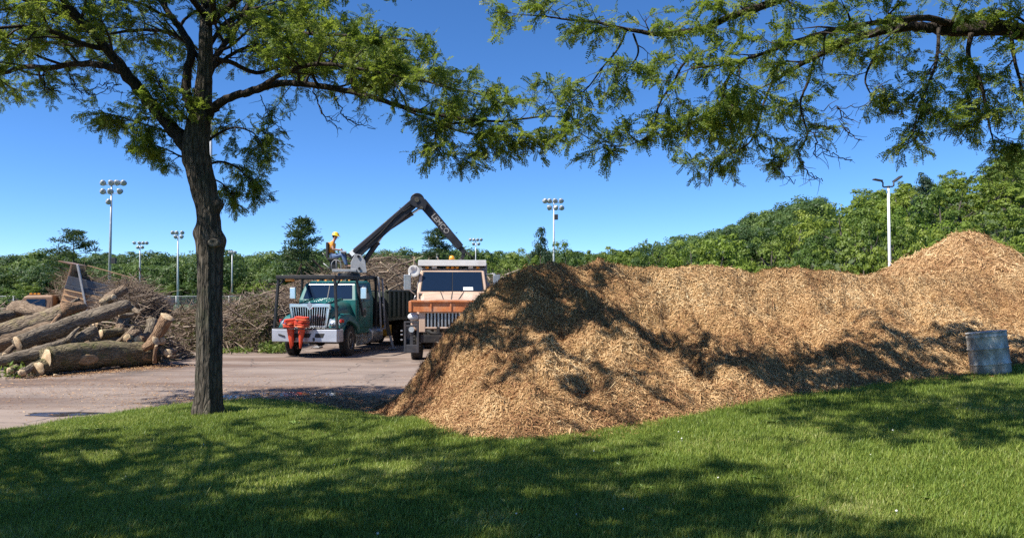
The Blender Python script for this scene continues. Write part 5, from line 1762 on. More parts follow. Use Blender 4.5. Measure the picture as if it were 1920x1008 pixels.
# a few stout pale limbs that stand out of the tangle
for k, (a_, b_) in enumerate((((454, 312, 36), (462, 305, 36)), ((456, 322, 35.6), (473, 313, 36)), ((478, 306, 36.4), (486, 284, 37)), ((455, 300, 36), (466, 292, 36.5)), ((446, 290, 36.2), (466, 306, 36)), ((430, 300, 35.8), (452, 296, 36)))):
    log(['short pale limb curling out of the branch tangle right of the ladder', 'pale limb slanting out of the tangle above the truck bed', 'thin pale limb pointing steeply up from the tangle left of the tan truck', 'pale broken limb on top of the branch tangle', 'grey limb lying down the front of the branch tangle', 'grey limb lying level behind the loader column'][k],
        at(*a_), at(*b_), .055, .035, 'log_pale', (1, 1), .06, 8, group='stout limbs in the branch tangle', name='limb')

# green weeds by the truck's front corner and along the brush
def weed_patch(label, px, py, wpx, D, n, seed, hgt=.35):
    r = np.random.default_rng(seed)
    c = at(px, py, D); w = wpx / FPX * D
    x = c.x + r.uniform(-.5, .5, n) * w; y = D + r.uniform(-.6, .6, n); z = r.random(n) ** 1.5 * hgt * (1 + vnoise(x * 2, y * 2, seed))
    t = r.normal(size=(n, 3)) + np.array([0, 0, .6]); t /= np.linalg.norm(t, axis=1, keepdims=True)
    b2 = np.cross(t, r.normal(size=(n, 3))); b2 /= np.linalg.norm(b2, axis=1, keepdims=True)
    s = r.uniform(.03, .09, (n, 1)); P = np.stack([x, y, z + .04], -1)
    V = np.stack([P - t * s, P + b2 * s * .4, P + t * s, P - b2 * s * .4], 1).reshape(-1, 3)
    V[:, 2] = np.maximum(V[:, 2], .008)
    o = mesh_np('weeds', V, np.arange(4 * n).reshape(-1, 4), M['fresh_leaf'], None, col=np.repeat(r.random(n), 4))
    tag(o, label, 'weeds', None, 'stuff')


M['fresh_leaf'] = mat_leaf('fresh_leaf', [(0, (.06, .10, .02)), (.6, (.13, .20, .035)), (1, (.28, .30, .10))], .3, attr='tint', tcol=(.3, .42, .06))
weed_patch('bright green weeds at the front corner of the green truck', 322, 380, 28, 27.4, 800, 1)
weed_patch('leafy green trimmings at the foot of the low branch heap', 275, 386, 40, 27.2, 260, 2, .15)
weed_patch('green sprigs sprouting among the logs at the lower left', 26, 404, 26, 19.4, 260, 3, .25)

# ---------------------------------------------------------------- steel drum
m, nt, b, _ = new_mat('stained_steel')
v = coords(nt, (1, 1, .6))
n1 = noise_tex(nt, v, 5.5, 8, .62); n2 = noise_tex(nt, v, 13, 6, .7)
col = ramp(nt, n1, [(.30, (.15, .14, .125)), (.47, (.34, .315, .275)), (.62, (.64, .61, .555))])
col = mix(nt, ramp(nt, n2, [(.56, 0), (.72, .75)]), col, (.14, .085, .045))
nt.links.new(col, b.inputs['Base Color']); b.inputs['Metallic'].default_value = .2
nt.links.new(ramp(nt, n1, [(.35, .7), (.7, .38)]), b.inputs['Roughness'])
bump(nt, b, n2, .15, .01)
M['steel'] = m
M['drum_in'] = mat_plain('drum_inside', (.05, .035, .025), (.02, .015, .012), .9)
dp = hit(1162.5, 421, lawn_z)
drum = empty('steel_drum', (dp.x, dp.y, dp.z - .06))
tag(drum, 'stained open steel drum leaning at the foot of the mulch on the right', 'drum')
drum.rotation_euler = (R(-4), R(-5.5), 0)
u = dp.y / FPX; rd = 20.8 * u; H = 49.5 * u + .06
mb = MB()
prof = [(rd * .98, 0), (rd, .02), (rd, H * .30), (rd * 1.02, H * .315), (rd * 1.02, H * .33), (rd, H * .345), (rd, H * .63), (rd * 1.02, H * .645), (rd * 1.02, H * .66), (rd, H * .675), (rd, H * .90), (rd * 1.015, H * .91), (rd, H * .925), (rd, H)]
mb.lathe(prof + [(rd * .965, H), (rd * .965, .05), (.01, .04)], 40)
for i, p in enumerate(mb.v):
    p = Vector(p); a = math.atan2(p.y, p.x)
    f = 1 - .035 * math.exp(-((a + 2.0) / .5) ** 2 - ((p.z - H * .5) / .12) ** 2) + .006 * math.sin(a * 3 + p.z * 6)
    mb.v[i] = (p.x * f, p.y * f, p.z)
mb.build('shell', M['steel'], drum, auto=50)
for hz in (.322, .652):
    mb = MB(); mb.lathe([(rd * 1.018, -.012), (rd * 1.036, -.006), (rd * 1.036, .006), (rd * 1.018, .012)], 40, (0, 0, H * hz)); mb.build('hoop', M['steel'], drum, True)
mb = MB(); mb.lathe([(rd * .97, -.012), (rd * 1.03, -.012), (rd * 1.035, 0), (rd * 1.02, .012), (rd * .97, .012)], 40, (0, 0, H)); mb.build('rim', M['steel'], drum, True)
mb = MB(); mb.lathe([(rd * .955, 0), (.01, .02)], 30, (0, 0, H * .55)); mb.build('contents', M['drum_in'], drum, True)


# ---------------------------------------------------------------- vehicle materials
M['green'] = mat_plain('green_truck_paint', (0.010, 0.130, 0.122), (0.008, 0.092, 0.088), 0.42, 0, 2.5, dirt=(0.12, 0.11, 0.085), dirt_amt=.45, coat=.15)
M['black_paint'] = mat_plain('black_steel', (0.022, 0.021, 0.021), (0.012, 0.012, 0.012), 0.5, 0.1, 5, dirt=(0.075, 0.055, 0.042), dirt_amt=.5)
M['boom'] = mat_plain('dark_loader_paint', (0.020, 0.022, 0.028), (0.012, 0.012, 0.016), 0.45, 0.1, 3, dirt=(0.07, 0.045, 0.035), dirt_amt=.45)
M['chrome'] = mat_plain('chrome', (0.72, 0.74, 0.77), (0.6, 0.62, 0.65), 0.18, 0.95, 4)
M['bumper'] = mat_plain('painted_bumper', (0.50, 0.52, 0.57), (0.40, 0.42, 0.47), 0.4, 0.4, 3, dirt=(0.22, 0.18, 0.15), dirt_amt=.35)
M['rubber'] = mat_plain('tyre_rubber', (0.024, 0.023, 0.022), (0.014, 0.014, 0.014), 0.85, 0, 9, dirt=(0.12, 0.095, 0.075), dirt_amt=.4)
M['rim'] = mat_plain('wheel_rim', (0.34, 0.34, 0.35), (0.22, 0.22, 0.23), 0.5, 0.4, 6, dirt=(0.12, 0.09, 0.07))
M['glass'] = mat_plain('dark_glass', (0.012, 0.022, 0.045), (0.008, 0.014, 0.028), 0.16, 0, 2, spec=.35)
m, nt, b, _ = new_mat('clean_dark_glass')
b.inputs['Base Color'].default_value = (0.010, 0.020, 0.042, 1); b.inputs['Roughness'].default_value = 0.03; b.inputs['Specular IOR Level'].default_value = 0.5
M['glass'] = m
M['lamp_clear'] = mat_plain('headlamp_glass', (0.62, 0.65, 0.68), (0.45, 0.48, 0.5), 0.12, 0.3, 9)
M['amber'] = mat_plain('amber_lens', (0.85, 0.36, 0.03), (0.7, 0.25, 0.02), 0.25, 0, 9)
M['red_lens'] = mat_plain('red_lens', (0.45, 0.03, 0.02), (0.3, 0.02, 0.015), 0.25, 0, 9)
M['cone'] = mat_plain('cone_orange', (0.75, 0.085, 0.03), (0.58, 0.055, 0.022), 0.5, 0, 8, dirt=(0.20, 0.05, 0.03), dirt_amt=.5)
M['cone_faded'] = mat_plain('faded_cone', (0.80, 0.20, 0.08), (0.66, 0.13, 0.05), 0.55, 0, 8, dirt=(0.40, 0.22, 0.14), dirt_amt=.6)
M['cone_white'] = mat_plain('cone_band', (0.75, 0.62, 0.55), (0.66, 0.50, 0.42), 0.5, 0, 8)
M['bed'] = mat_plain('dark_green_bed', (0.032, 0.050, 0.036), (0.018, 0.030, 0.022), 0.6, 0, 3, dirt=(0.085, 0.06, 0.045), dirt_amt=.5)
M['alu'] = mat_plain('aluminium', (0.55, 0.55, 0.55), (0.42, 0.42, 0.42), 0.35, 0.8, 5)
M['grey_paint'] = mat_plain('grey_paint', (0.36, 0.36, 0.37), (0.26, 0.26, 0.27), 0.5, 0.2, 5, dirt=(0.15, 0.11, 0.09))
M['white_paint'] = mat_plain('white_paint', (0.72, 0.72, 0.70), (0.62, 0.62, 0.61), 0.4, 0, 4, dirt=(0.35, 0.28, 0.22), dirt_amt=.35)
M['tan'] = mat_plain('tan_truck_paint', (0.64, 0.465, 0.35), (0.55, 0.385, 0.28), 0.34, 0, 2, dirt=(0.36, 0.25, 0.17), dirt_amt=.4, coat=.2)
M['orange_steel'] = mat_plain('rusty_orange_steel', (0.66, 0.24, 0.08), (0.50, 0.155, 0.055), 0.6, 0.1, 7, bumps=.3, dirt=(0.62, 0.42, 0.30), dirt_amt=.6)
M['brown'] = mat_plain('brown_truck_paint', (0.33, 0.19, 0.10), (0.25, 0.14, 0.075), 0.45, 0, 3, dirt=(0.14, 0.09, 0.06), dirt_amt=.4)
M['buff'] = mat_plain('buff_truck_paint', (0.60, 0.38, 0.20), (0.52, 0.31, 0.16), 0.45, 0, 3, dirt=(0.28, 0.17, 0.10), dirt_amt=.4)
M['paper'] = mat_plain('paper', (0.82, 0.85, 0.84), (0.74, 0.80, 0.78), 0.7)
M['yellow_label'] = mat_plain('yellow_label', (0.42, 0.40, 0.16), (0.25, 0.24, 0.12), 0.6, 0, 30)
M['old_metal'] = mat_plain('worn_metal', (0.17, 0.15, 0.11), (0.09, 0.08, 0.06), 0.5, 0.3, 12)
M['black_hitch'] = mat_plain('charcoal_steel', (0.055, 0.058, 0.066), (0.035, 0.037, 0.043), 0.5, 0.1, 6, dirt=(0.14, 0.10, 0.08), dirt_amt=.4)
M['slate'] = mat_plain('slate_steel', (0.085, 0.10, 0.125), (0.06, 0.07, 0.09), 0.5, 0.1, 4, dirt=(0.14, 0.10, 0.07), dirt_amt=.4)
M['pale_strut'] = mat_plain('pale_strut', (0.50, 0.48, 0.45), (0.38, 0.36, 0.34), 0.5, 0.1, 5)
M['worn_letter'] = mat_plain('worn_lettering', (0.36, 0.35, 0.33), (0.20, 0.19, 0.18), 0.7, 0, 9, dirt=(0.06, 0.05, 0.05), dirt_amt=.8)
M['interior'] = mat_plain('cab_interior', (0.03, 0.03, 0.032), (0.02, 0.02, 0.02), 0.8)
M['yellow_paint'] = mat_plain('yellow_paint', (0.6, 0.33, 0.03), (0.5, 0.26, 0.02), 0.5)


def wheel(parent, x, y, r, w, steer=0.0, lugs=10, rim='rim'):
    t = MB()
    prof = [(r * .60, -w * .42), (r * .80, -w * .5), (r * .95, -w * .47), (r, -w * .36), (r, -w * .05), (r * .97, 0), (r, w * .05), (r, w * .36), (r * .95, w * .47), (r * .80, w * .5), (r * .60, w * .42)]
    t.lathe(prof, 36, axis='x')
    for k in range(36):
        a = 2 * math.pi * k / 36
        for sx in (-1, 1):
            t.box((sx * w * .30, math.cos(a) * r, math.sin(a) * r), (w * .32, .035, .03), Euler((a, 0, 0)))
    o = t.build('wheel', M['rubber'], parent, auto=40)
    o.location = (x, y, r); o.rotation_euler = (0, 0, steer)
    m_ = MB()
    for sg in (-1, 1):
        m_.lathe([(r * .60, sg * w * .42), (r * .56, sg * w * .44), (r * .50, sg * w * .25), (r * .28, sg * w * .16), (r * .24, sg * w * .38), (r * .12, sg * w * .44), (.01, sg * w * .44)], 24, axis='x')
        for k in range(lugs):
            a = 2 * math.pi * k / lugs
            m_.cyl((sg * w * .18, math.cos(a) * r * .38, math.sin(a) * r * .38), (sg * w * .27, math.cos(a) * r * .38, math.sin(a) * r * .38), .018, .018, 6)
    q = m_.build('rim', M[rim], o, auto=40)
    return o


def P(name, mb, mat, parent, bevel=.012, **kw):
    return mb.build(name, M[mat], parent, bevel=bevel, **kw)


# ================================================================ green grapple truck
T1 = empty('grapple_truck', (-6.93, 25.0, 0), R(-12))
tag(T1, 'dark green truck facing the viewer with black guard frame and folding loader arm', 'truck')
mb = MB(); mb.prism([(-1.2, .53), (-1.2, .96), (1.2, .96), (1.2, .53)], 0, .16, 'y')
for j, p in enumerate(mb.v):
    if abs(p[0]) > 1: mb.v[j] = (p[0], p[1] + .06, p[2])
bm_ = MB(); bm_.box((0, .09, .745), (2.36, .16, .43)); bm_.box((-1.17, .3, .745), (.06, .36, .42)); bm_.box((1.17, .3, .745), (.06, .36, .42))
P('bumper', bm_, 'bumper', T1, .025)
for x0, x1 in ((-.56, .26), (.38, .74)):
    q = MB(); q.prism([(x0, .70), (x0 + .04, .82), (x1, .82), (x1 - .06, .68), (x0 + .06, .68)], .002, .03, 'y'); P('bumper_slot', q, 'interior', T1, 0)
q = MB(); q.bar((-.93, .0, .78), (-.70, -.01, .72), .03, .05); P('tow_hook', q, 'black_paint', T1, .008)
q = MB(); q.box((0, .25, .98), (2.3, .5, .03)); P('bumper_step', q, 'black_paint', T1)
# chassis
q = MB()
for sx in (-.42, .42): q.box((sx, 5.1, .86), (.09, 9.2, .26))
for yy in (.5, 2.5, 4.5, 6.2, 8, 9.4): q.box((0, yy, .84), (.8, .1, .18))
P('chassis', q, 'black_paint', T1)
q = MB(); q.cyl((-1.0, 1.2, .5), (1.0, 1.2, .5), .085, .085, 10); q.ball((0, 1.2, .5), (.2, .2, .18)); q.bar((-.7, 1.02, .45), (.7, 1.02, .45), .05, .05); P('front_axle', q, 'black_paint', T1, 0, smooth=True)
q = MB(); q.box((0, 1.1, 1.0), (1.1, 1.1, .7)); P('engine', q, 'interior', T1)
# hood: rounded sections from the grille back to the windscreen
def hood_ring(y, w, zt, zb, crown=.10):
    pts = []
    for x, z in ((-1, zb), (-1.0, zb + (zt - zb) * .55), (-.93, zt - .14), (-.76, zt - .035), (-.35, zt + crown * .55), (0, zt + crown * .7), (.35, zt + crown * .55), (.76, zt - .035), (.93, zt - .14), (1.0, zb + (zt - zb) * .55), (1, zb)):
        pts.append((x * w, y, z))
    return pts
q = MB(); q.loft([hood_ring(.50, .76, 1.70, 1.05), hood_ring(.62, .80, 1.77, 1.02), hood_ring(1.1, .86, 1.84, 1.02), hood_ring(1.75, .93, 1.93, 1.02)])
P('hood', q, 'green', T1, 0, auto=45)
q = MB(); q.bar((-.5, .62, 1.80), (-.55, 1.74, 1.975), .04, .05); P('hood_ridge', q, 'green', T1, .012)
q = MB(); q.bar((.5, .62, 1.80), (.55, 1.74, 1.975), .04, .05); P('hood_ridge', q, 'green', T1, .012)
# grille
q = MB()
q.prism([(-.74, 1.60), (-.74, 1.80), (-.12, 1.80), (0, 1.80), (.12, 1.80), (.74, 1.80), (.74, 1.60), (.66, 1.68), (.13, 1.68), (0, 1.56), (-.13, 1.68), (-.66, 1.68)], .40, .50, 'y')
q.prism([(-.74, 1.66), (-.65, 1.66), (-.56, 1.02), (-.62, 1.0)], .405, .50, 'y')
q.prism([(.74, 1.66), (.65, 1.66), (.56, 1.02), (.62, 1.0)], .405, .50, 'y')
q.box((0, .45, 1.02), (1.16, .09, .055))
P('grille_surround', q, 'chrome', T1, .012)
q = MB(); q.prism([(-.67, 1.70), (.67, 1.70), (.57, 1.0), (-.57, 1.0)], .475, .52, 'y'); P('grille_back', q, 'interior', T1, 0)
for k in range(15):
    s = -1 + 2 * k / 14
    zt_ = 1.69 - max(0, .12 - abs(s * .6)) * .9
    q = MB(); q.bar((s * .535, .452, 1.03), (s * .62, .452, zt_), .022, .04, (0, 1, 0)); P('grille_bar', q, 'chrome', T1, 0)
q = MB(); q.prism([(0, 1.87), (-.10, 1.76), (0, 1.62), (.10, 1.76)], .385, .405, 'y'); P('emblem', q, 'alu', T1, .01)
# fenders with wheel arch
for sx in (-1, 1):
    a_, b2_ = sx * .72, sx * 1.16
    outl = [(.34, .98), (.40, 1.20), (.58, 1.36), (.95, 1.46), (1.45, 1.46), (1.80, 1.34), (1.98, 1.02), (1.98, .72)]
    arch = [(1.2 + .66 * math.cos(R(k)), .52 + .66 * math.sin(R(k))) for k in range(18, 165, 12)]
    q = MB(); q.prism(outl + arch, a_, b2_, 'x')
    for j, p in enumerate(q.v):
        if abs(p[0]) > 1.0 and p[2] > 1.0: q.v[j] = (p[0] - sx * .16 * (p[2] - 1.0) / .45 - sx * max(0, .55 - p[1]) * .5, p[1], p[2])
    P('fender', q, 'green', T1, .05, seg=3)
    q = MB(); q.ball((sx * .88, .42, 1.13), (.17, .10, .125)); hl = P('headlight', q, 'lamp_clear', T1, 0, smooth=True)
    q = MB(); q.lathe([(.075, -.0), (.08, .03), (.02, .05)], 14, (sx * .85, .31, 1.12), 'y'); P('bulb', q, 'chrome', hl, 0, smooth=True)
    q = MB(); q.prism([(sx * .66, 1.03), (sx * .74, 1.30), (sx * 1.07, 1.22), (sx * 1.10, 1.05)], .40, .47, 'y'); P('headlight_bezel', q, 'chrome', T1, .01)
    q = MB(); q.box((sx * 1.10, .55, 1.22), (.09, .22, .11)); P('turn_signal', q, 'red_lens', T1, .015)
    wheel(T1, sx * 1.0, 1.2, .52, .30, R(8), rim='alu')
# cab
q = MB()
lo = [(-1.08, 1.76, .72), (1.08, 1.76, .72), (1.08, 3.3, .72), (-1.08, 3.3, .72)]
mid_ = [(-1.10, 1.74, 1.92), (1.10, 1.74, 1.92), (1.10, 3.3, 1.92), (-1.10, 3.3, 1.92)]
up_ = [(-.98, 1.98, 2.50), (.98, 1.98, 2.50), (1.0, 3.28, 2.52), (-1.0, 3.28, 2.52)]
rf = [(-.86, 2.2, 2.60), (.86, 2.2, 2.60), (.9, 3.22, 2.62), (-.9, 3.22, 2.62)]
q.loft([lo, mid_, up_, rf]); P('cab', q, 'green', T1, .045, seg=3)


def quad_on(a, b2, c, d, u0, u1, w0, w1, off, th=.012):
    """slab on the patch a b c d (a-b bottom, d-c top), inset in both directions"""
    a, b2, c, d = map(Vector, (a, b2, c, d))
    def pt(u, w): return (a.lerp(b2, u)).lerp(d.lerp(c, u), w)
    n_ = (b2 - a).cross(d - a).normalized()
    ps = [pt(u0, w0), pt(u1, w0), pt(u1, w1), pt(u0, w1)]
    m_ = MB(); m_.add([p + n_ * off for p in ps] + [p + n_ * (off - th) for p in ps], [(0, 1, 2, 3), (7, 6, 5, 4), (0, 4, 5, 1), (1, 5, 6, 2), (2, 6, 7, 3), (3, 7, 4, 0)])
    return m_


q = quad_on(mid_[0], mid_[1], up_[1], up_[0], .07, .93, .06, .93, .012); ws = P('windscreen', q, 'glass', T1, .006)
q = quad_on(mid_[0], mid_[1], up_[1], up_[0], .492, .508, .06, .93, .018); P('centre_strip', q, 'black_paint', ws, 0)
for sx in (-1, 1):
    A = [Vector((sx * 1.10, 1.95, .98)), Vector((sx * 1.10, 3.0, .98)), Vector((sx * 1.10, 3.0, 1.94)), Vector((sx * 1.10, 1.95, 1.94))]
    q = MB(); q.box((sx * 1.095, 2.42, 1.42), (.05, 1.02, .98)); dr = P('door', q, 'green', T1, .02)
    g = MB(); g.add([(sx * 1.112, 1.98, 1.94), (sx * 1.112, 2.94, 1.94), (sx * 1.03, 2.90, 2.44), (sx * 1.03, 2.28, 2.44), (sx * 1.085, 1.98, 1.94), (sx * 1.085, 2.94, 1.94), (sx * 1.0, 2.90, 2.44), (sx * 1.0, 2.28, 2.44)],
                    [(0, 1, 2, 3), (7, 6, 5, 4), (0, 4, 5, 1), (1, 5, 6, 2), (2, 6, 7, 3), (3, 7, 4, 0)]); P('side_window', g, 'glass', dr, 0)
    g = MB(); g.lathe([(.17, 0), (.17, sx * .008), (.01, sx * .008)], 24, (sx * 1.122, 2.42, 1.47), 'x'); P('round_seal', g, 'grey_paint', dr, 0)
    g = MB(); g.lathe([(.12, 0), (.12, sx * .006), (.01, sx * .006)], 20, (sx * 1.131, 2.42, 1.47), 'x'); P('seal_centre', g, 'bed', dr, 0)
    g = MB(); g.bar((sx * 1.135, 2.72, 1.66), (sx * 1.135, 2.88, 1.66), .03, .03); P('handle', g, 'black_paint', dr, .006)
    q = MB(); q.tube([(sx * 1.08, 2.0, 2.35), (sx * 1.34, 1.82, 2.42), (sx * 1.36, 1.80, 1.86), (sx * 1.1, 1.95, 1.80)], .016, 6); mr = P('mirror', q, 'black_paint', T1, 0, smooth=True)
    g = MB(); g.box((sx * 1.36, 1.80, 2.16), (.22, .09, .42)); P('mirror_head', g, 'chrome', mr, .025)
    q = MB(); q.box((sx * 1.02, 2.45, .58), (.22, .62, .05)); q.box((sx * 1.02, 2.45, .36), (.22, .62, .05)); q.box((sx * .92, 2.45, .47), (.03, .6, .4)); P('cab_step', q, 'alu', T1, .008)
    q = MB(); q.cyl((sx * .93, 2.95, .62), (sx * .93, 4.0, .62), .29, .29, 22); P('fuel_tank', q, 'alu', T1, .02, auto=40)
for k in range(5):
    q = MB(); q.box((-.6 + .3 * k, 2.26, 2.62), (.09, .08, .05)); P('marker_light', q, 'amber', T1, .012)
for sx in (-.45, .35):
    q = MB(); q.bar((sx, 1.80, 1.965), (sx + .35, 2.0, 2.25), .02, .02); P('wiper', q, 'black_paint', T1, 0)
for sx in (-1, 1):
    q = MB(); q.box((sx * 1.124, 1.955, 1.45), (.008, .012, .9)); P('door_seam', q, 'interior', T1, 0)
    q = MB(); q.box((sx * .80, .90, 1.70), (.03, .12, .05)); P('hood_latch', q, 'rubber', T1, .008)
    q = MB(); q.box((sx * .35, .03, .62), (.07, .10, .12)); P('tow_eye', q, 'black_paint', T1, .02)
q = MB(); q.tube([(-.95, 2.2, 2.6), (-.98, 2.1, 2.9), (-1.0, 2.0, 3.3)], .006, 5); P('aerial', q, 'black_paint', T1, 0)
q = MB(); q.lathe([(.03, -.16), (.05, -.1), (.085, .0), (.08, .004), (.02, -.1)], 12, (.5, 2.3, 2.68), 'y'); P('air_horn', q, 'chrome', T1, 0, smooth=True)
# black guard frame round the front
for sx in (-1, 1):
    q = MB(); q.bar((sx * 1.14, .12, .98), (sx * 1.02, .18, 2.68), .085, .085); P('guard_post', q, 'black_paint', T1, .012)
    q = MB(); q.bar((sx * 1.03, .12, 2.68), (sx * 1.03, 3.55, 2.74), .10, .12); P('guard_rail', q, 'black_paint', T1, .012)
    q = MB(); q.bar((sx * 1.22, 2.05, 1.35), (sx * 1.04, 1.9, 2.68), .075, .075); P('guard_post', q, 'black_paint', T1, .012)
    q = MB(); q.bar((sx * 1.06, .18, 2.36), (sx * 1.03, .62, 2.66), .05, .05); P('guard_brace', q, 'black_paint', T1, .01)
q = MB(); q.box((0, .15, 2.70), (2.16, .11, .12)); P('guard_crossbar', q, 'black_paint', T1, .012)
q = MB(); q.box((0, 1.95, 2.72), (2.0, .09, .08)); P('guard_crossbar', q, 'black_paint', T1, .012)
q = MB(); q.box((-.62, .2, 2.60), (.30, .12, .09)); P('beacon', q, 'amber', T1, .02)
# headache rack and ladder behind the cab
q = MB()
for xx in (-1.1, -.7, .7, 1.1): q.bar((xx, 3.55, .95), (xx, 3.55, 2.76), .09, .09)
q.box((0, 3.55, 2.76), (2.3, .1, .1)); q.box((0, 3.55, 1.4), (2.3, .08, .1)); P('rack_frame', q, 'black_paint', T1, .01)
q = MB(); q.bar((1.24, 3.45, 2.78), (1.30, 3.55, .82), .05, .08); q.bar((1.24, 3.82, 2.70), (1.30, 3.95, .82), .05, .07); q.bar((1.30, 3.5, .82), (1.30, 3.98, .82), .05, .06); P('ladder_frame', q, 'grey_paint', T1, .01)
for sx in (-1, 1):
    q = MB(); q.bar((sx * 1.16, 4.0, 1.85), (sx * 1.42, 4.1, .55), .15, .15); og = P('outrigger', q, 'black_paint', T1, .015)
    g = MB(); g.bar((sx * 1.40, 4.1, .72), (sx * 1.55, 4.14, .10), .09, .09); P('outrigger_leg', g, 'grey_paint', og, .01)
    g = MB(); g.box((sx * 1.57, 4.15, .06), (.30, .34, .06)); P('foot_pad', g, 'grey_paint', og, .015)
q = MB(); q.box((1.05, 4.75, .72), (.3, .32, .42)); P('tool_box', q, 'yellow_paint', T1, .02)
# bed
q = MB(); q.box((0, 7.0, 1.16), (2.36, 5.2, .14)); P('bed_floor', q, 'bed', T1)
for sx in (-1, 1):
    q = MB(); q.box((sx * 1.17, 7.0, 1.73), (.05, 5.2, 1.0)); w_ = P('bed_side', q, 'bed', T1, .008)
    for k in range(11):
        g = MB(); g.box((sx * 1.225, 4.48 + .5 * k, 1.73), (.075, .11, 1.0)); P('stake', g, 'bed', w_, .01)
    g = MB(); g.box((sx * 1.20, 7.0, 2.26), (.14, 5.24, .07)); P('top_rail', g, 'bed', w_, .01)
q = MB(); q.box((0, 4.42, 1.73), (2.3, .06, 1.0)); P('bed_headboard', q, 'bed', T1, .01)
q = MB(); q.box((0, 9.6, 1.73), (2.3, .06, 1.0)); P('tailgate', q, 'bed', T1, .01)
for yy in (7.0, 8.35):
    for sx in (-1, 1):
        wheel(T1, sx * 1.04, yy, .52, .27); wheel(T1, sx * .74, yy, .52, .27)
    q = MB(); q.cyl((-1.0, yy, .52), (1.0, yy, .52), .09, .09, 10); q.ball((0, yy, .54), (.24, .26, .24)); P('rear_axle', q, 'black_paint', T1, 0, smooth=True)
for sx in (-1, 1):
    q = MB(); q.box((sx * .95, 9.35, .62), (.55, .03, .6)); P('mud_flap', q, 'rubber', T1, .005)
    q = MB(); q.cyl((sx * .8, 3.72, 1.0), (sx * .8, 3.72, 2.2), .07, .07, 12) if sx < 0 else q.box((sx * .9, 4.2, 1.15), (.25, .3, .3)); P('exhaust' if sx < 0 else 'valve_box', q, 'chrome' if sx < 0 else 'black_paint', T1, 0)

# loader: turret, seat platform and folding arm
bpy.context.view_layer.update()
W1 = T1.matrix_world.inverted()
LD = 28.1


def w1(px, py, D=LD): return W1 @ at(px, py, D)


q = MB(); q.cyl((0, 3.95, .95), (0, 3.95, 2.80), .24, .24, 18); P('loader_column', q, 'black_paint', T1, .02, auto=40)
c = w1(409, 303); ex, ey = (w1(410, 303) - w1(409, 303)).normalized(), (w1(409, 303, LD + 1) - w1(409, 303)).normalized()
RT1 = Matrix((ex, ey, Vector((0, 0, 1)))).transposed()
u = LD / FPX
q = MB(); q.cyl((c.x, c.y, c.z - .12), (c.x, c.y, c.z + .02), .42, .40, 24); q.box(c + Vector((0, 0, -.16)), (.9, .9, .12)); P('slew_ring', q, 'black_paint', T1, .01)
q = MB(); q.box(w1(403.5, 299.5) - Vector((0, 0, 0)), (28 * u, .75, .10), RT1); P('operator_platform', q, 'grey_paint', T1, .012)
q = MB()
for dy in (-.24, .24):
    pl = [(411, 302), (411, 290), (416, 280), (423, 281), (428, 288), (430, 302)]
    q.loft([[at(a_, b2_, LD + dy - .03) for a_, b2_ in pl], [at(a_, b2_, LD + dy + .03) for a_, b2_ in pl]])
q.v = [tuple(W1 @ Vector(p)) for p in q.v]
tur = P('turret', q, 'grey_paint', T1, .015)
q = MB(); q.cyl(w1(420, 283, LD - .32), w1(420, 283, LD + .32), .05, .05, 12); q.cyl(w1(421, 297, LD - .32), w1(421, 297, LD + .32), .05, .05, 12); P('pin', q, 'black_paint', tur, 0)


def beam(px0, py0, px1, py1, h0, h1, dy, name, mat='boom', D=LD, ribs=()):
    """box beam in the plane of the loader arm, heights in photo pixels"""
    a_, b2_ = Vector((px0, py0)), Vector((px1, py1)); d = (b2_ - a_).normalized(); nn_ = Vector((-d.y, d.x))
    pl = [a_ - nn_ * h0, b2_ - nn_ * h1, b2_ + nn_ * h1, a_ + nn_ * h0]
    m_ = MB(); m_.loft([[W1 @ at(p.x, p.y, D - dy) for p in pl], [W1 @ at(p.x, p.y, D + dy) for p in pl]])
    return P(name, m_, mat, T1, .018)


boom = beam(411, 285, 484, 221.5, 6.2, 5.6, .17, 'main_boom')
def sub(parent, name, mat, pl, D0, D1, bevel=.01):
    m_ = MB(); m_.loft([[W1 @ at(x_, y_, D0) for x_, y_ in pl], [W1 @ at(x_, y_, D1) for x_, y_ in pl]])
    return P(name, m_, mat, parent, bevel)


sub(boom, 'flange', 'boom', [(413, 276.5), (482, 216), (485, 219), (416, 279.5)], LD - .21, LD + .21)
sub(boom, 'warning_plate', 'paper', [(408.6, 278.4), (413.4, 274.4), (417.4, 278.6), (412.6, 283.0)], LD - .186, LD - .176, 0)
sub(boom, 'yellow_label', 'yellow_label', [(449.6, 243.6), (453.2, 240.4), (456.4, 244.6), (452.8, 247.8)], LD - .186, LD - .176, 0) if 'yellow_label' in M else None
sub(boom, 'cylinder_bracket', 'boom', [(447, 247), (458, 240), (460, 246), (455, 252)], LD - .12, LD + .12)
q = MB(); q.tube([W1 @ at(x_, y_, LD - .2) for x_, y_ in ((430, 271), (445, 257), (462, 238), (468, 229), (474, 230), (482, 224))], .018, 6); P('hose', q, 'rubber', boom, 0, smooth=True)
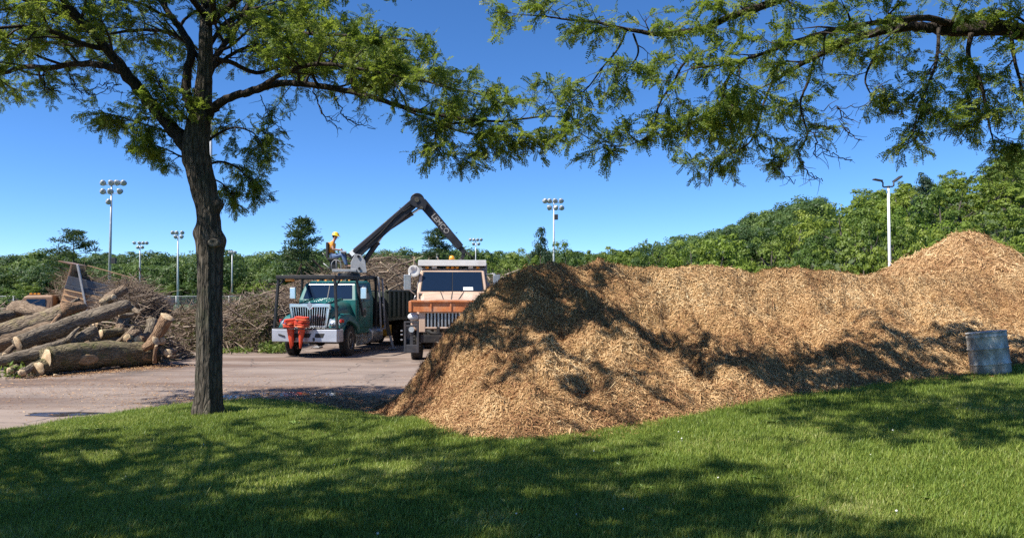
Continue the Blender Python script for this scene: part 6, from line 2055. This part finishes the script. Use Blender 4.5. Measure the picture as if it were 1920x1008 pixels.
# elbow
q = MB(); q.cyl(w1(489, 217, LD - .24), w1(489, 217, LD + .24), 8.2 * u, 8.2 * u, 24)
el = P('elbow', q, 'boom', T1, .015, auto=40)
sub(el, 'link_plate', 'boom', [(478, 220), (484, 213), (496, 214), (501, 219), (498, 229), (492, 228), (486, 225)], LD - .28, LD - .24)
sub(el, 'link_plate', 'boom', [(478, 220), (484, 213), (496, 214), (501, 219), (498, 229), (492, 228), (486, 225)], LD + .24, LD + .28)
q = MB(); q.cyl(w1(488.5, 216.5, LD - .33), w1(488.5, 216.5, LD + .33), .09, .09, 14); q.cyl(w1(494, 226, LD - .31), w1(494, 226, LD + .31), .06, .06, 12); P('pin', q, 'old_metal' if 'old_metal' in M else 'grey_paint', el, 0)
sub(el, 'bracket', 'boom', [(482, 213.5), (486, 210), (488.5, 212), (485, 216)], LD - .15, LD + .15)
jib = beam(494, 219, 539.5, 272.5, 5.6, 4.6, .15, 'jib_boom')
sub(jib, 'jib_tip', 'boom', [(536.4, 274.4), (541.5, 270), (546.6, 277.5), (543, 281), (541.6, 279.5)], LD - .11, LD + .11)
# lettering down the jib
a_, b2_ = w1(508, 235.5, LD - .154), w1(524, 254.5, LD - .154)
dx_ = (b2_ - a_).normalized(); nz_ = -(w1(500, 240, LD + 1) - w1(500, 240, LD)).normalized(); nz_ = (nz_ - dx_ * nz_.dot(dx_)).normalized(); dy_ = nz_.cross(dx_)
mt = Matrix((dx_, dy_, nz_)).transposed().to_4x4(); mt.translation = a_.lerp(b2_, .5) + nz_ * .004
text_part('LEMCO', .27, M['worn_letter'], jib, mt, 'lettering', .003, .004)
# rams
def ram(p0, p1, r0, r1, s, nm):
    a_, b2_ = w1(*p0), w1(*p1)
    m_ = MB(); m_.cyl(a_, a_.lerp(b2_, s), r0, r0, 14); m_.cyl(a_.lerp(b2_, s - .04), a_.lerp(b2_, s), r0 * 1.15, r0 * 1.15, 14)
    o_ = P(nm, m_, 'boom', T1, 0, auto=40)
    m_ = MB(); m_.cyl(a_.lerp(b2_, s), b2_, r1, r1, 12); P('rod', m_, 'chrome', o_, 0, auto=40)


ram((422, 296), (453.5, 250.5), .10, .055, .66, 'lift_cylinder')
ram((456, 250), (493, 226), .085, .045, .74, 'arm_cylinder')
q = MB(); q.tube([w1(440, 282, LD + .1), w1(430, 285), w1(436, 270), w1(444, 267)], .014, 6); P('hydraulic_hose', q, 'rubber', T1, 0, smooth=True)
q = MB(); q.tube([w1(463, 243, LD - .1), w1(470, 236, LD - .15), w1(474, 228, LD - .2), w1(468, 226, LD - .2)], .014, 6); P('hydraulic_hose', q, 'rubber', T1, 0, smooth=True)
# hanging grapple
sub(jib, 'hanger', 'boom', [(541, 277), (545.5, 279), (544.5, 284), (541, 288), (538.4, 286), (541, 282)], LD - .09, LD + .09)
q = MB(); q.cyl(w1(541.5, 286), w1(541.5, 291), .14, .14, 14); gp = P('grapple', q, 'boom', T1, .01)
for sg in (-1, 1):
    for dy in (-.2, 0, .2):
        g = MB(); g.tube([w1(541.5 + sg * 2, 290, LD + dy), w1(541.5 + sg * 11, 296, LD + dy), w1(541.5 + sg * 13, 304, LD + dy), w1(541.5 + sg * 6, 312, LD + dy)], [.07, .075, .06, .03], 8); P('tine', g, 'boom', gp, 0, smooth=True)
q = MB(); q.tube([w1(546, 277, LD - .05), w1(551, 281, LD - .05), w1(555, 285, LD), w1(557, 289, LD)], .022, 6); q.tube([w1(547, 279, LD - .1), w1(552, 284, LD - .05), w1(553, 290, LD)], .018, 6); P('grapple_hose', q, 'rubber', T1, 0, smooth=True)
# seat, levers, hoop guard
q = MB(); q.box(w1(390, 286.3), (13 * u, .48, .10), RT1); st = P('operator_seat', q, 'interior', T1, .03)
g = MB(); g.box(w1(383.6, 276), (.10, .46, 19 * u), RT1); P('backrest', g, 'interior', st, .03)
g = MB(); g.box(w1(391, 292.4), (9 * u, .34, 11 * u), RT1); P('seat_base', g, 'black_paint', st, .015)
for dy in (-.30, .30):
    q = MB(); q.tube([w1(388.6, 298, LD + dy)] + [w1(394 + 5.6 * math.cos(R(k)), 293 - 6 * math.sin(R(k)), LD + dy) for k in range(170, -1, -17)] + [w1(399.6, 298, LD + dy)], .018, 6); q.cyl(w1(394, 287, LD + dy), w1(394, 298, LD + dy), .014, .014, 6); P('hoop_guard', q, 'grey_paint', T1, 0, smooth=True)
q = MB(); q.box(w1(402.5, 277.8), (7 * u, .62, .07), RT1); q.cyl(w1(404.6, 278), w1(407, 297), .035, .035, 8); cs = P('control_console', q, 'grey_paint', T1, .01)
for dy in (-.24, -.12, .12, .24):
    g = MB(); g.cyl(w1(402, 277.5, LD + dy), w1(400.4, 274.4, LD + dy), .010, .010, 6); g.ball(w1(400.4, 274.2, LD + dy), (.022, .022, .022), 8, 6); P('lever', g, 'black_paint', cs, 0, smooth=True)
q = MB(); q.tube([w1(379, 291), w1(384, 295), w1(388.5, 299.4)], .02, 6); q.tube([w1(378, 279), w1(382, 283)], .014, 6); P('step_rail', q, 'grey_paint', T1, 0, smooth=True)

# ================================================================ orange cones stuck through the bumper
def cone_proto():
    t = empty('traffic_cone')
    mb = MB(); mb.prism([(-.20, -.16), (-.16, -.20), (.16, -.20), (.20, -.16), (.20, .16), (.16, .20), (-.16, .20), (-.20, .16)], -.05, 0, 'z'); mb.build('base', M['cone'], t, bevel=.008)
    mb = MB(); mb.lathe([(.13, 0), (.125, .03), (.075, .38), (.03, .70), (.022, .71), (.022, .70), (.01, .69)], 20); mb.build('body', M['cone'], t, auto=40)
    return t


cone0 = cone_proto()
spots = []
for s_i, (cx_, wob) in enumerate(((-.385, 0), (.03, 1))):
    nC = (4, 5)[s_i]
    for k in range(nC):
        spots.append((s_i, k, nC, cx_))
names_ = ('left', 'right')
ordn = ['lowest', 'second from the bottom', 'third from the bottom', 'fourth from the bottom', 'topmost']
for j, (s_i, k, nC, cx_) in enumerate(spots):
    o = cone0 if j == 0 else copy_tree(cone0)
    w_ = 'topmost' if k == nC - 1 else ordn[k]
    tag(o, 'upside-down orange traffic cone, %s of the %s stack on the truck bumper' % (w_, names_[s_i]), 'traffic cone', 'orange cones on the bumper')
    p = T1.matrix_world @ Vector((cx_ + random.uniform(-.015, .015), -.19, 1.04 + .072 * k))
    o.location = p
    o.rotation_euler = (R(180 + random.uniform(-3, 3)), R((-4, 3)[s_i] + random.uniform(-3, 3)), R(-12 + random.uniform(-28, 28)))
    if j % 3 == 1:
        for ch in o.children:
            if ch.name.startswith('base'):
                ch.data = ch.data.copy(); ch.data.materials.clear(); ch.data.materials.append(M['cone_faded'])
for s_i, cx_ in ((1, .03),):
    pass
q = MB(); q.bar((-.62, -.02, .985), (.3, -.02, .985), .03, .03); q.bar((-.62, -.36, .985), (.3, -.36, .985), .03, .03)
for xx in (-.62, -.18, .3): q.bar((xx, -.37, .985), (xx, .06, .985), .03, .03)
P('cone_holder', q, 'black_paint', T1, .005)

# ================================================================ tan dump truck seen head on
T2 = empty('tan_dump_truck', (-1.93, 23.7, 0), R(3.0))
tag(T2, 'tan dump truck parked head on beside the mulch, rusty orange bar across its nose', 'truck')
q = MB(); q.prism([(-1.32, 1.56), (-1.32, 1.90), (-1.22, 1.93), (1.22, 1.93), (1.32, 1.90), (1.32, 1.56)], -.06, .10, 'y'); br = P('nose_bar', q, 'orange_steel', T2, .015)
for xx in (-1.25, -.62, 0, .62, 1.25):
    g = MB(); g.box((xx, -.075, 1.74), (.05, .03, .34)); P('bar_rib', g, 'orange_steel', br, .008)
g = MB(); g.box((0, -.085, 1.90), (2.5, .05, .06)); P('bar_lip', g, 'orange_steel', br, .01)
# hood
hr = lambda y, w, zt, zb: [(-w, y, zb), (-w, y, zt - .10), (-w * .9, y, zt), (-w * .45, y, zt + .03), (w * .45, y, zt + .03), (w * .9, y, zt), (w, y, zt - .10), (w, y, zb)]
q = MB(); q.loft([hr(.12, .92, 1.92, 1.10), hr(.5, .98, 1.97, 1.10), hr(1.6, 1.06, 2.17, 1.10)]); P('hood', q, 'tan', T2, 0, auto=30)
for xx in (-.30, .30):
    q = MB(); q.bar((xx * .8, .16, 1.955), (xx * 1.3, 1.58, 2.205), .022, .012); P('hood_seam', q, 'interior', T2, 0)
q = MB(); q.box((-.45, .08, 1.33), (.9, .04, .46)); q.box((.45, .08, 1.33), (.9, .04, .46)); P('grille_back', q, 'interior', T2, 0)
for k in range(14):
    xx = -.72 + 1.44 * k / 13
    q = MB(); q.box((xx, .045, 1.30), (.055, .04, .46)); P('grille_bar', q, 'alu', T2, .008)
q = MB(); q.box((0, .045, 1.06), (1.6, .06, .05)); q.box((0, .045, 1.545), (1.6, .06, .04)); P('grille_frame', q, 'tan', T2, .01)
for sx in (-1, 1):
    q = MB(); q.box((sx * .90, .10, 1.24), (.20, .16, .64)); P('nose_panel', q, 'tan', T2, .02)
    outl = [(.20, 1.0), (.24, 1.28), (.45, 1.40), (1.35, 1.42), (1.65, 1.22), (1.7, .95)]
    arch = [(.95 + .66 * math.cos(R(k)), .60 + .62 * math.sin(R(k))) for k in range(28, 158, 13)]
    q = MB(); q.prism(outl + arch, sx * .82, sx * 1.28, 'x'); P('fender', q, 'tan', T2, .03)
    q = MB(); q.ball((sx * 1.17, .16, 1.41), (.20, .16, .13)); P('headlamp_cover', q, 'white_paint', T2, 0, smooth=True)
    wheel(T2, sx * 1.13, .95, .56, .36, rim='tan')
    q = MB()
    fx_ = sx * 1.22
    for zz, hh in ((.42, .26), (1.13, .06), (1.25, .05)): q.box((fx_, -.16, zz), (.46, .06, hh))
    for dx_ in (-.2, .2): q.box((fx_ + dx_, -.16, .78), (.07, .07, .98))
    q.box((fx_, -.13, .72), (.10, .06, .36)); q.box((fx_, -.02, .9), (.12, .3, .12))
    hf = P('plow_hitch', q, 'black_hitch', T2, .012)
    g = MB(); g.cyl((fx_, -.20, 1.02), (fx_, -.14, 1.02), .09, .07, 14); P('lamp', g, 'lamp_clear', hf, .005)
    for zz in (.98, .86, .70):
        g = MB(); g.cyl((fx_ - sx * -.28, -.16, zz), (fx_ + sx * .34, -.16, zz), .022, .022, 8); P('pin', g, 'alu', hf, 0)
q = MB(); q.box((0, -.02, .72), (1.9, .2, .24)); P('front_bumper', q, 'black_paint', T2, .02)
q = MB(); q.cyl((-1.0, .95, .56), (1.0, .95, .56), .1, .1, 10); q.ball((.1, .95, .56), (.25, .25, .24)); P('front_axle', q, 'black_paint', T2, 0, smooth=True)
q = MB()
for sx in (-.4, .4): q.box((sx, 4, .95), (.1, 8, .28))
P('chassis', q, 'black_paint', T2)
q = MB(); q.tube([(-.78, .1, 1.0), (-.6, -.05, .9), (-.35, -.02, .86), (-.3, .2, .7)], .05, 8); q.tube([(-.5, .05, .95), (-.48, -.1, .7), (-.55, 0, .45)], .035, 8); P('hydraulic_hose', q, 'rubber', T2, 0, smooth=True)
# cab
lo = [(-1.16, 1.5, .95), (1.16, 1.5, .95), (1.16, 3.0, .95), (-1.16, 3.0, .95)]
mid_ = [(-1.18, 1.55, 2.18), (1.18, 1.55, 2.18), (1.18, 3.0, 2.18), (-1.18, 3.0, 2.18)]
up_ = [(-1.08, 1.82, 2.92), (1.08, 1.82, 2.92), (1.10, 2.98, 2.94), (-1.10, 2.98, 2.94)]
rf = [(-.98, 1.95, 2.99), (.98, 1.95, 2.99), (1.0, 2.92, 3.0), (-1.0, 2.92, 3.0)]
q = MB(); q.loft([lo, mid_, up_, rf]); P('cab', q, 'tan', T2, .04, seg=3)
q = quad_on(mid_[0], mid_[1], up_[1], up_[0], .045, .955, .05, .95, .006); P('windscreen_seal', q, 'black_paint', T2, 0)
for k, (u0, u1) in enumerate(((.06, .494), (.506, .94))):
    q = quad_on(mid_[0], mid_[1], up_[1], up_[0], u0, u1, .075, .925, .016); wp = P('windscreen', q, 'glass', T2, .004)
    if k == 1:
        g = quad_on(mid_[0], mid_[1], up_[1], up_[0], .66, .80, .09, .24, .021, .003); P('paper_notice', g, 'paper', wp, 0)
        g = quad_on(mid_[0], mid_[1], up_[1], up_[0], .675, .785, .155, .175, .0225, .001); P('notice_line', g, 'bed', wp, 0)
for sx in (-1, 1):
    q = MB(); q.box((sx * 1.175, 2.3, 1.6), (.05, 1.1, 1.05)); dr = P('door', q, 'tan', T2, .02)
    g = MB(); g.add([(sx * 1.19, 1.75, 2.2), (sx * 1.19, 2.85, 2.2), (sx * 1.125, 2.82, 2.82), (sx * 1.125, 1.95, 2.82), (sx * 1.15, 1.75, 2.2), (sx * 1.15, 2.85, 2.2), (sx * 1.09, 2.82, 2.82), (sx * 1.09, 1.95, 2.82)],
                    [(0, 1, 2, 3), (7, 6, 5, 4), (0, 4, 5, 1), (1, 5, 6, 2), (2, 6, 7, 3), (3, 7, 4, 0)]); P('side_window', g, 'glass', dr, 0)
    q = MB(); q.tube([(sx * 1.15, 1.75, 2.05), (sx * 1.42, 1.62, 2.25), (sx * 1.44, 1.62, 2.82), (sx * 1.16, 1.85, 2.80)], .022, 6); mr = P('mirror', q, 'alu', T2, 0, smooth=True)
    g = MB(); g.box((sx * 1.50, 1.60, 2.52), (.24, .08, .52)); P('mirror_head', g, 'orange_mirror' if False else 'alu', mr, .02)
    g = MB(); g.tube([(sx * 1.15, 1.6, 2.0), (sx * 1.30, 1.5, 1.9), (sx * 1.22, 1.45, 2.08)], .018, 6); P('grab_rail', g, 'alu', mr, 0, smooth=True)
q = MB(); q.lathe([(.03, .30), (.09, .2), (.15, .05), (.20, 0), (.19, -.01), (.05, .08)], 18, (-1.28, 1.62, 2.90), 'y'); P('spotlight', q, 'white_paint', T2, 0, smooth=True)
q = MB(); q.bar((-1.28, 1.85, 2.88), (-1.05, 1.95, 2.88), .04, .04); P('spotlight_bracket', q, 'black_paint', T2, .005)
for xx in (-.86, -.16, 0, .16, .86):
    q = MB(); q.ball((xx, 1.90, 3.03), (.065, .06, .045), 10, 7); P('marker_light', q, 'amber', T2, 0, smooth=True)
for xx in (-.62, .62):
    q = MB(); q.box((xx, 1.95, 3.05), (.17, .12, .11)); P('work_light', q, 'white_paint', T2, .02)
for sx in (-1, 1):
    q = MB(); q.bar((sx * .93, .30, 1.78), (sx * .95, .30, 1.62), .03, .05); q.box((sx * .95, .30, 1.86), (.05, .07, .05)); P('hood_latch', q, 'old_metal', T2, .006)
    q = MB(); q.bar((sx * .30, 1.56, 2.20), (sx * .62, 1.66, 2.46), .018, .02); P('wiper', q, 'black_paint', T2, 0)
    q = MB(); q.box((sx * 1.06, 1.53, 2.06), (.10, .05, .16)); P('cowl_vent', q, 'interior', T2, .008)
    q = MB(); q.tube([(sx * .3, -.10, .62), (sx * .38, -.16, .60), (sx * .44, -.10, .62)], .022, 8); P('tow_shackle', q, 'old_metal', T2, 0, smooth=True)
q = MB(); q.bar((0, .16, 1.972), (0, 1.58, 2.215), .016, .014); P('hood_hinge', q, 'old_metal', T2, 0)
# dump body with its shield over the cab
q = MB(); q.box((0, 2.45, 3.22), (2.30, 1.35, .05)); q.box((0, 1.80, 3.18), (2.30, .06, .20)); P('cab_shield', q, 'white_paint', T2, .012)
q = MB()
for sx in (-1, 1): q.bar((sx * 1.1, 1.82, 3.12), (sx * 1.1, 3.1, 3.12), .05, .10)
P('shield_brace', q, 'dark_paint' if False else 'black_paint', T2, .01)
q = MB(); q.box((0, 3.1, 2.2), (2.40, .08, 2.05)); P('body_headboard', q, 'grey_paint', T2, .012)
for sx in (-1, 1):
    q = MB(); q.box((sx * 1.20, 5.6, 1.95), (.07, 5.0, 1.25)); bs = P('body_side', q, 'grey_paint', T2, .012)
    for k in range(7):
        g = MB(); g.box((sx * 1.265, 3.4 + .72 * k, 1.95), (.07, .12, 1.2)); P('side_rib', g, 'grey_paint', bs, .012)
    wheel(T2, sx * 1.06, 5.8, .56, .3); wheel(T2, sx * 1.06, 7.1, .56, .3)
q = MB(); q.box((0, 5.6, 1.32), (2.36, 5.0, .1)); P('body_floor', q, 'grey_paint', T2)
q = MB(); q.box((0, 8.1, 1.95), (2.36, .07, 1.2)); P('tailgate', q, 'grey_paint', T2)
q = MB(); q.cyl((-.03, 2.2, 3.25), (-.03, 2.2, 3.30), .12, .11, 14); bc = P('beacon', q, 'black_paint', T2, 0)
g = MB(); g.lathe([(.095, 0), (.10, .05), (.08, .13), (.01, .16)], 16, (-.03, 2.2, 3.30)); P('amber_dome', g, 'amber', bc, 0, smooth=True)

# ================================================================ brown dump truck tipping brush, on the left
T3 = empty('brown_dump_truck', (-21.9, 31.6, -.35), R(-74))
tag(T3, 'brown dump truck with a tipped dump body of branches behind the log heap', 'truck')
S3 = 1.0
q = MB()
lo = [(-1.0, 1.2, .7), (1.0, 1.2, .7), (1.0, 2.55, .7), (-1.0, 2.55, .7)]
mid_ = [(-1.02, 1.2, 1.78), (1.02, 1.2, 1.78), (1.02, 2.55, 1.78), (-1.02, 2.55, 1.78)]
up_ = [(-.95, 1.48, 2.36), (.95, 1.48, 2.36), (.95, 2.55, 2.38), (-.95, 2.55, 2.38)]
rf = [(-.88, 1.6, 2.44), (.88, 1.6, 2.44), (.88, 2.5, 2.45), (-.88, 2.5, 2.45)]
q.loft([lo, mid_, up_, rf]); P('cab', q, 'brown', T3, .04, seg=3)
q = quad_on(mid_[0], mid_[1], up_[1], up_[0], .07, .93, .06, .93, .012); P('windscreen', q, 'glass', T3, 0)
for sx in (-1, 1):
    q = MB(); q.box((sx * 1.015, 1.88, 1.3), (.05, 1.05, .92)); dr = P('door', q, 'brown', T3, .02)
    g = MB(); g.add([(sx * 1.03, 1.36, 1.80), (sx * 1.03, 2.28, 1.80), (sx * .985, 2.28, 2.28), (sx * .985, 1.60, 2.28), (sx * .99, 1.36, 1.80), (sx * .99, 2.28, 1.80), (sx * .94, 2.28, 2.28), (sx * .94, 1.60, 2.28)],
                    [(0, 1, 2, 3), (7, 6, 5, 4), (0, 4, 5, 1), (1, 5, 6, 2), (2, 6, 7, 3), (3, 7, 4, 0)]); P('side_window', g, 'glass', dr, 0)
    wheel(T3, sx * .95, .75, .5, .3); wheel(T3, sx * .95, 4.6, .5, .3)
    q = MB(); q.tube([(sx * 1.0, 1.4, 1.9), (sx * 1.2, 1.3, 2.0), (sx * 1.2, 1.3, 2.3)], .018, 6); mr = P('mirror', q, 'black_paint', T3, 0, smooth=True)
    g = MB(); g.box((sx * 1.22, 1.28, 2.1), (.2, .07, .36)); P('mirror_head', g, 'black_paint', mr, .02)
q = MB(); q.loft([hr(.1, .85, 1.45, .75), hr(1.25, .95, 1.72, .75)]); P('hood', q, 'brown', T3, 0, auto=30)
for xx in (-.5, 0, .5):
    q = MB(); q.box((xx, 1.62, 2.49), (.12, .1, .07)); P('marker_light', q, 'amber', T3, .015)
q = MB(); q.box((.96, 2.75, 1.55), (.06, .30, .42)); q.box((.96, 2.75, 1.30), (.3, .5, .06)); P('side_bracket', q, 'grey_paint', T3, .01)
q = MB()
for sx in (-.4, .4): q.box((sx, 3.6, .85), (.1, 6.6, .26))
P('chassis', q, 'black_paint', T3)
# tipped body: hinge at the rear, nose raised
tip = R(-14)
body = empty('tipped_body', (0, 6.6, 1.05)); body.parent = T3; body.rotation_euler = (tip, 0, 0)
def B3(name, mb, mat, bevel=.012): return P(name, mb, mat, body, bevel)
q = MB(); q.box((0, -1.9, .12), (2.2, 3.9, .10)); B3('floor', q, 'buff')
for sx in (-1, 1):
    q = MB(); q.box((sx * 1.1, -1.9, .42), (.06, 3.9, .62)); B3('side_panel', q, 'buff')
    for zz in (.24, .48, .70):
        q = MB(); q.box((sx * 1.155, -1.9, zz), (.08, 3.9, .07)); B3('side_rail', q, 'buff', .02)
    q = MB(); q.box((sx * 1.12, -1.9, .84), (.09, 3.95, .18)); B3('dark_rail', q, 'slate')
    q = MB(); q.box((sx * 1.08, -1.9, 1.12), (.05, 3.95, .36)); B3('side_board', q, 'slate')
q = MB(); q.box((0, -3.86, .95), (2.2, .07, 1.75)); B3('headboard', q, 'brown')
q = MB(); q.box((0, -4.1, 1.80), (2.2, .55, .06)); B3('cab_shield', q, 'brown')
q = MB(); q.bar((1.22, -3.62, 1.85), (1.24, -2.62, -.35), .10, .08); B3('prop_strut', q, 'pale_strut', .012)
q = MB(); q.bar((-1.1, -2.2, 1.1), (-1.1, -1.9, 1.75), .06, .06); q.bar((-1.1, -3.8, 1.84), (-1.1, -1.7, 1.75), .07, .05); B3('far_rail', q, 'buff', .01)


# ---------------------------------------------------------------- load of branches in the tipped body
brush('tangle of branches heaped in the tipped body of the brown dump truck', [(66, 316), (72, 302), (84, 298), (104, 300), (122, 309), (138, 322)], 31.9, 1.7, 1300, 1200, 12, base=2.0, Lr=(.5, 1.6), rad=(.006, .02), cat='branches')

# ---------------------------------------------------------------- the operator on the loader seat
M['skin'] = mat_plain('skin', (0.50, 0.29, 0.20), (0.44, 0.24, 0.165), 0.55, scale=12)
M['shirt'] = mat_plain('orange_shirt', (0.80, 0.33, 0.04), (0.68, 0.25, 0.03), 0.85, scale=9, bumps=.3)
M['denim'] = mat_plain('denim', (0.13, 0.20, 0.34), (0.08, 0.13, 0.24), 0.9, scale=14, bumps=.3)
M['hat'] = mat_plain('yellow_hard_hat', (0.82, 0.56, 0.03), (0.75, 0.48, 0.02), 0.35, scale=3)
M['boot'] = mat_plain('work_boot', (0.10, 0.065, 0.04), (0.05, 0.035, 0.025), 0.7, scale=9)
M['hair'] = mat_plain('brown_hair', (0.05, 0.03, 0.018), (0.03, 0.018, 0.012), 0.7, scale=30)
OD = LD
person = empty('person', at(389.5, 284.5, OD))
tag(person, 'worker in orange shirt, jeans and yellow hard hat sitting on the loader seat', 'person')
PO = person.location


def skin_obj(name, joints, edges, root, mat, sub=2):
    """one continuous surface grown along a skeleton. joints: name -> (point, radius)"""
    idx = {k: i for i, k in enumerate(joints)}
    me = bpy.data.meshes.new(name)
    me.from_pydata([tuple(Vector(j[0]) - PO) for j in joints.values()], [(idx[a], idx[b]) for a, b in edges], [])
    o = bpy.data.objects.new(name, me); C.objects.link(o); o.parent = person
    me.materials.append(M[mat])
    md = o.modifiers.new('skin', 'SKIN'); md.use_smooth_shade = True
    for i, j in enumerate(joints.values()):
        sv = me.skin_vertices[0].data[i]
        r = j[1]
        sv.radius = (r, r) if not hasattr(r, '__len__') else r
        sv.use_root = (i == idx[root])
    s2 = o.modifiers.new('subdivision', 'SUBSURF'); s2.levels = sub; s2.render_levels = sub
    return o


def pp(px, py, dy=0.0): return at(px, py, OD + dy)


J = {'pelvis': (pp(389.3, 283.2), .125), 'waist': (pp(388.2, 278.5), .115), 'chest': (pp(388.2, 272), .135), 'upper': (pp(389.0, 268), .10), 'neck': (pp(390.8, 265.2), .055), 'neck2': (pp(392, 263.2), .055),
     'head': (pp(393.0, 260.8), .085), 'crown': (pp(393.3, 258.2), .085)}
E = [('pelvis', 'waist'), ('waist', 'chest'), ('chest', 'upper'), ('upper', 'neck'), ('neck', 'neck2'), ('neck2', 'head'), ('head', 'crown')]
for s, dy in (('l', -.19), ('r', .19)):
    J.update({s + 'sho': (pp(388.9, 268.4, dy), .062), s + 'elb': (pp(390.6, 275.0, dy * 1.35), .046), s + 'wri': (pp(398.2, 275.4, dy * .95), .030), s + 'hand': (pp(400.2, 275.0, dy * .9), .034),
              s + 'hip': (pp(390.3, 283.8, dy * .6), .095), s + 'knee': (pp(401.6, 280.8, dy * .85), .068), s + 'calf': (pp(404.0, 287, dy * .85), .060), s + 'ank': (pp(406.6, 294.2, dy * .8), .042), s + 'toe': (pp(412.2, 294.6, dy * .85), .036)})
    E += [('upper', s + 'sho'), (s + 'sho', s + 'elb'), (s + 'elb', s + 'wri'), (s + 'wri', s + 'hand'), ('pelvis', s + 'hip'), (s + 'hip', s + 'knee'), (s + 'knee', s + 'calf'), (s + 'calf', s + 'ank'), (s + 'ank', s + 'toe')]
    for f, (fy, ln) in enumerate(((-.030, .8), (-.010, 1.0), (.010, .95), (.030, .75))):
        J[s + 'f%d' % f] = (pp(401.2 + .3 * ln, 274.6, dy * .9 + fy), .0095); J[s + 'g%d' % f] = (pp(401.7 + .6 * ln, 275.6, dy * .9 + fy), .008)
        E += [(s + 'hand', s + 'f%d' % f), (s + 'f%d' % f, s + 'g%d' % f)]
    J[s + 'th'] = (pp(399.9, 276.2, dy * .9 - .035 * (1 if dy < 0 else -1)), .0105); E.append((s + 'hand', s + 'th'))
skin_obj('body', J, E, 'pelvis', 'skin', 2)
# clothes follow the body
sj = {k: J[k] for k in ('pelvis', 'waist', 'chest', 'upper')}
sj = {k: (v[0], v[1] + .024) for k, v in sj.items()}
sj['pelvis'] = (pp(388.9, 281.2), .145)
sj['neck'] = (pp(390.3, 266.1), .07)
se = [('pelvis', 'waist'), ('waist', 'chest'), ('chest', 'upper'), ('upper', 'neck')]
for s in 'lr':
    a_, b_ = Vector(J[s + 'sho'][0]), Vector(J[s + 'elb'][0])
    sj[s + 'sho'] = (a_, .082); sj[s + 'slv'] = (a_.lerp(b_, .62), .070); se += [('upper', s + 'sho'), (s + 'sho', s + 'slv')]
skin_obj('shirt', sj, se, 'chest', 'shirt', 2)
tj = {'pelvis': (pp(389.6, 283.4), .14)}; te = []
for s in 'lr':
    for k, e in (('hip', .022), ('knee', .022), ('calf', .020)): tj[s + k] = (J[s + k][0], J[s + k][1] + e)
    a_, b_ = Vector(J[s + 'calf'][0]), Vector(J[s + 'ank'][0]); tj[s + 'cuff'] = (a_.lerp(b_, .9), .062)
    te += [('pelvis', s + 'hip'), (s + 'hip', s + 'knee'), (s + 'knee', s + 'calf'), (s + 'calf', s + 'cuff')]
skin_obj('jeans', tj, te, 'pelvis', 'denim', 2)
for s in 'lr':
    bj = {'heel': (Vector(J[s + 'ank'][0]) + Vector((-.04, 0, -.035)), .055), 'mid': (Vector(J[s + 'ank'][0]).lerp(Vector(J[s + 'toe'][0]), .5) + Vector((0, 0, -.02)), .055), 'toe': (Vector(J[s + 'toe'][0]) + Vector((.02, 0, -.02)), .048), 'shaft': (Vector(J[s + 'ank'][0]) + Vector((-.01, 0, .07)), .058)}
    skin_obj('boot', bj, [('shaft', 'heel'), ('heel', 'mid'), ('mid', 'toe')], 'heel', 'boot', 1)
hc = pp(393.3, 258.6) - PO
mb = MB(); mb.lathe([(.01, .125), (.06, .118), (.105, .085), (.128, .03), (.132, -.005), (.150, -.012), (.150, -.018), (.128, -.012)], 22)
for i, p in enumerate(mb.v):
    x = p[0]
    if p[2] < .0 and x > .05: x += .045
    q = Euler((0, R(14), 0)).to_matrix() @ Vector((x, p[1] * .92, p[2]))
    mb.v[i] = tuple(q + hc + Vector((0, 0, .015)))
mb.build('hard_hat', M['hat'], person, True)
mb = MB(); mb.ball(hc + Vector((-.03, 0, -.02)), (.10, .092, .085)); mb.build('hair', M['hair'], person, True)
fc = pp(393.2, 260.9) - PO
mb = MB(); mb.add([fc + Vector(v_) for v_ in ((.085, 0, .02), (.122, -.006, -.022), (.122, .006, -.022), (.088, -.02, -.03), (.088, .02, -.03))], [(0, 1, 2), (0, 3, 1), (0, 2, 4), (1, 3, 4, 2)]); mb.build('nose', M['skin'], person, True)
for dy in (-.032, .032):
    mb = MB(); mb.ball(fc + Vector((.080, dy, .018)), (.012, .013, .010), 8, 6); mb.build('eye', M['hair'], person, True)
for dy in (-.088, .088):
    mb = MB(); mb.ball(fc + Vector((0, dy, 0)), (.026, .012, .036), 10, 7); mb.build('ear', M['skin'], person, True)
mb = MB(); mb.bar(fc + Vector((.088, -.024, -.052)), fc + Vector((.088, .024, -.052)), .008, .008); mb.build('mouth', M['boot'], person)
print('objects', len(bpy.data.objects), 'in scene', len(scene.objects))
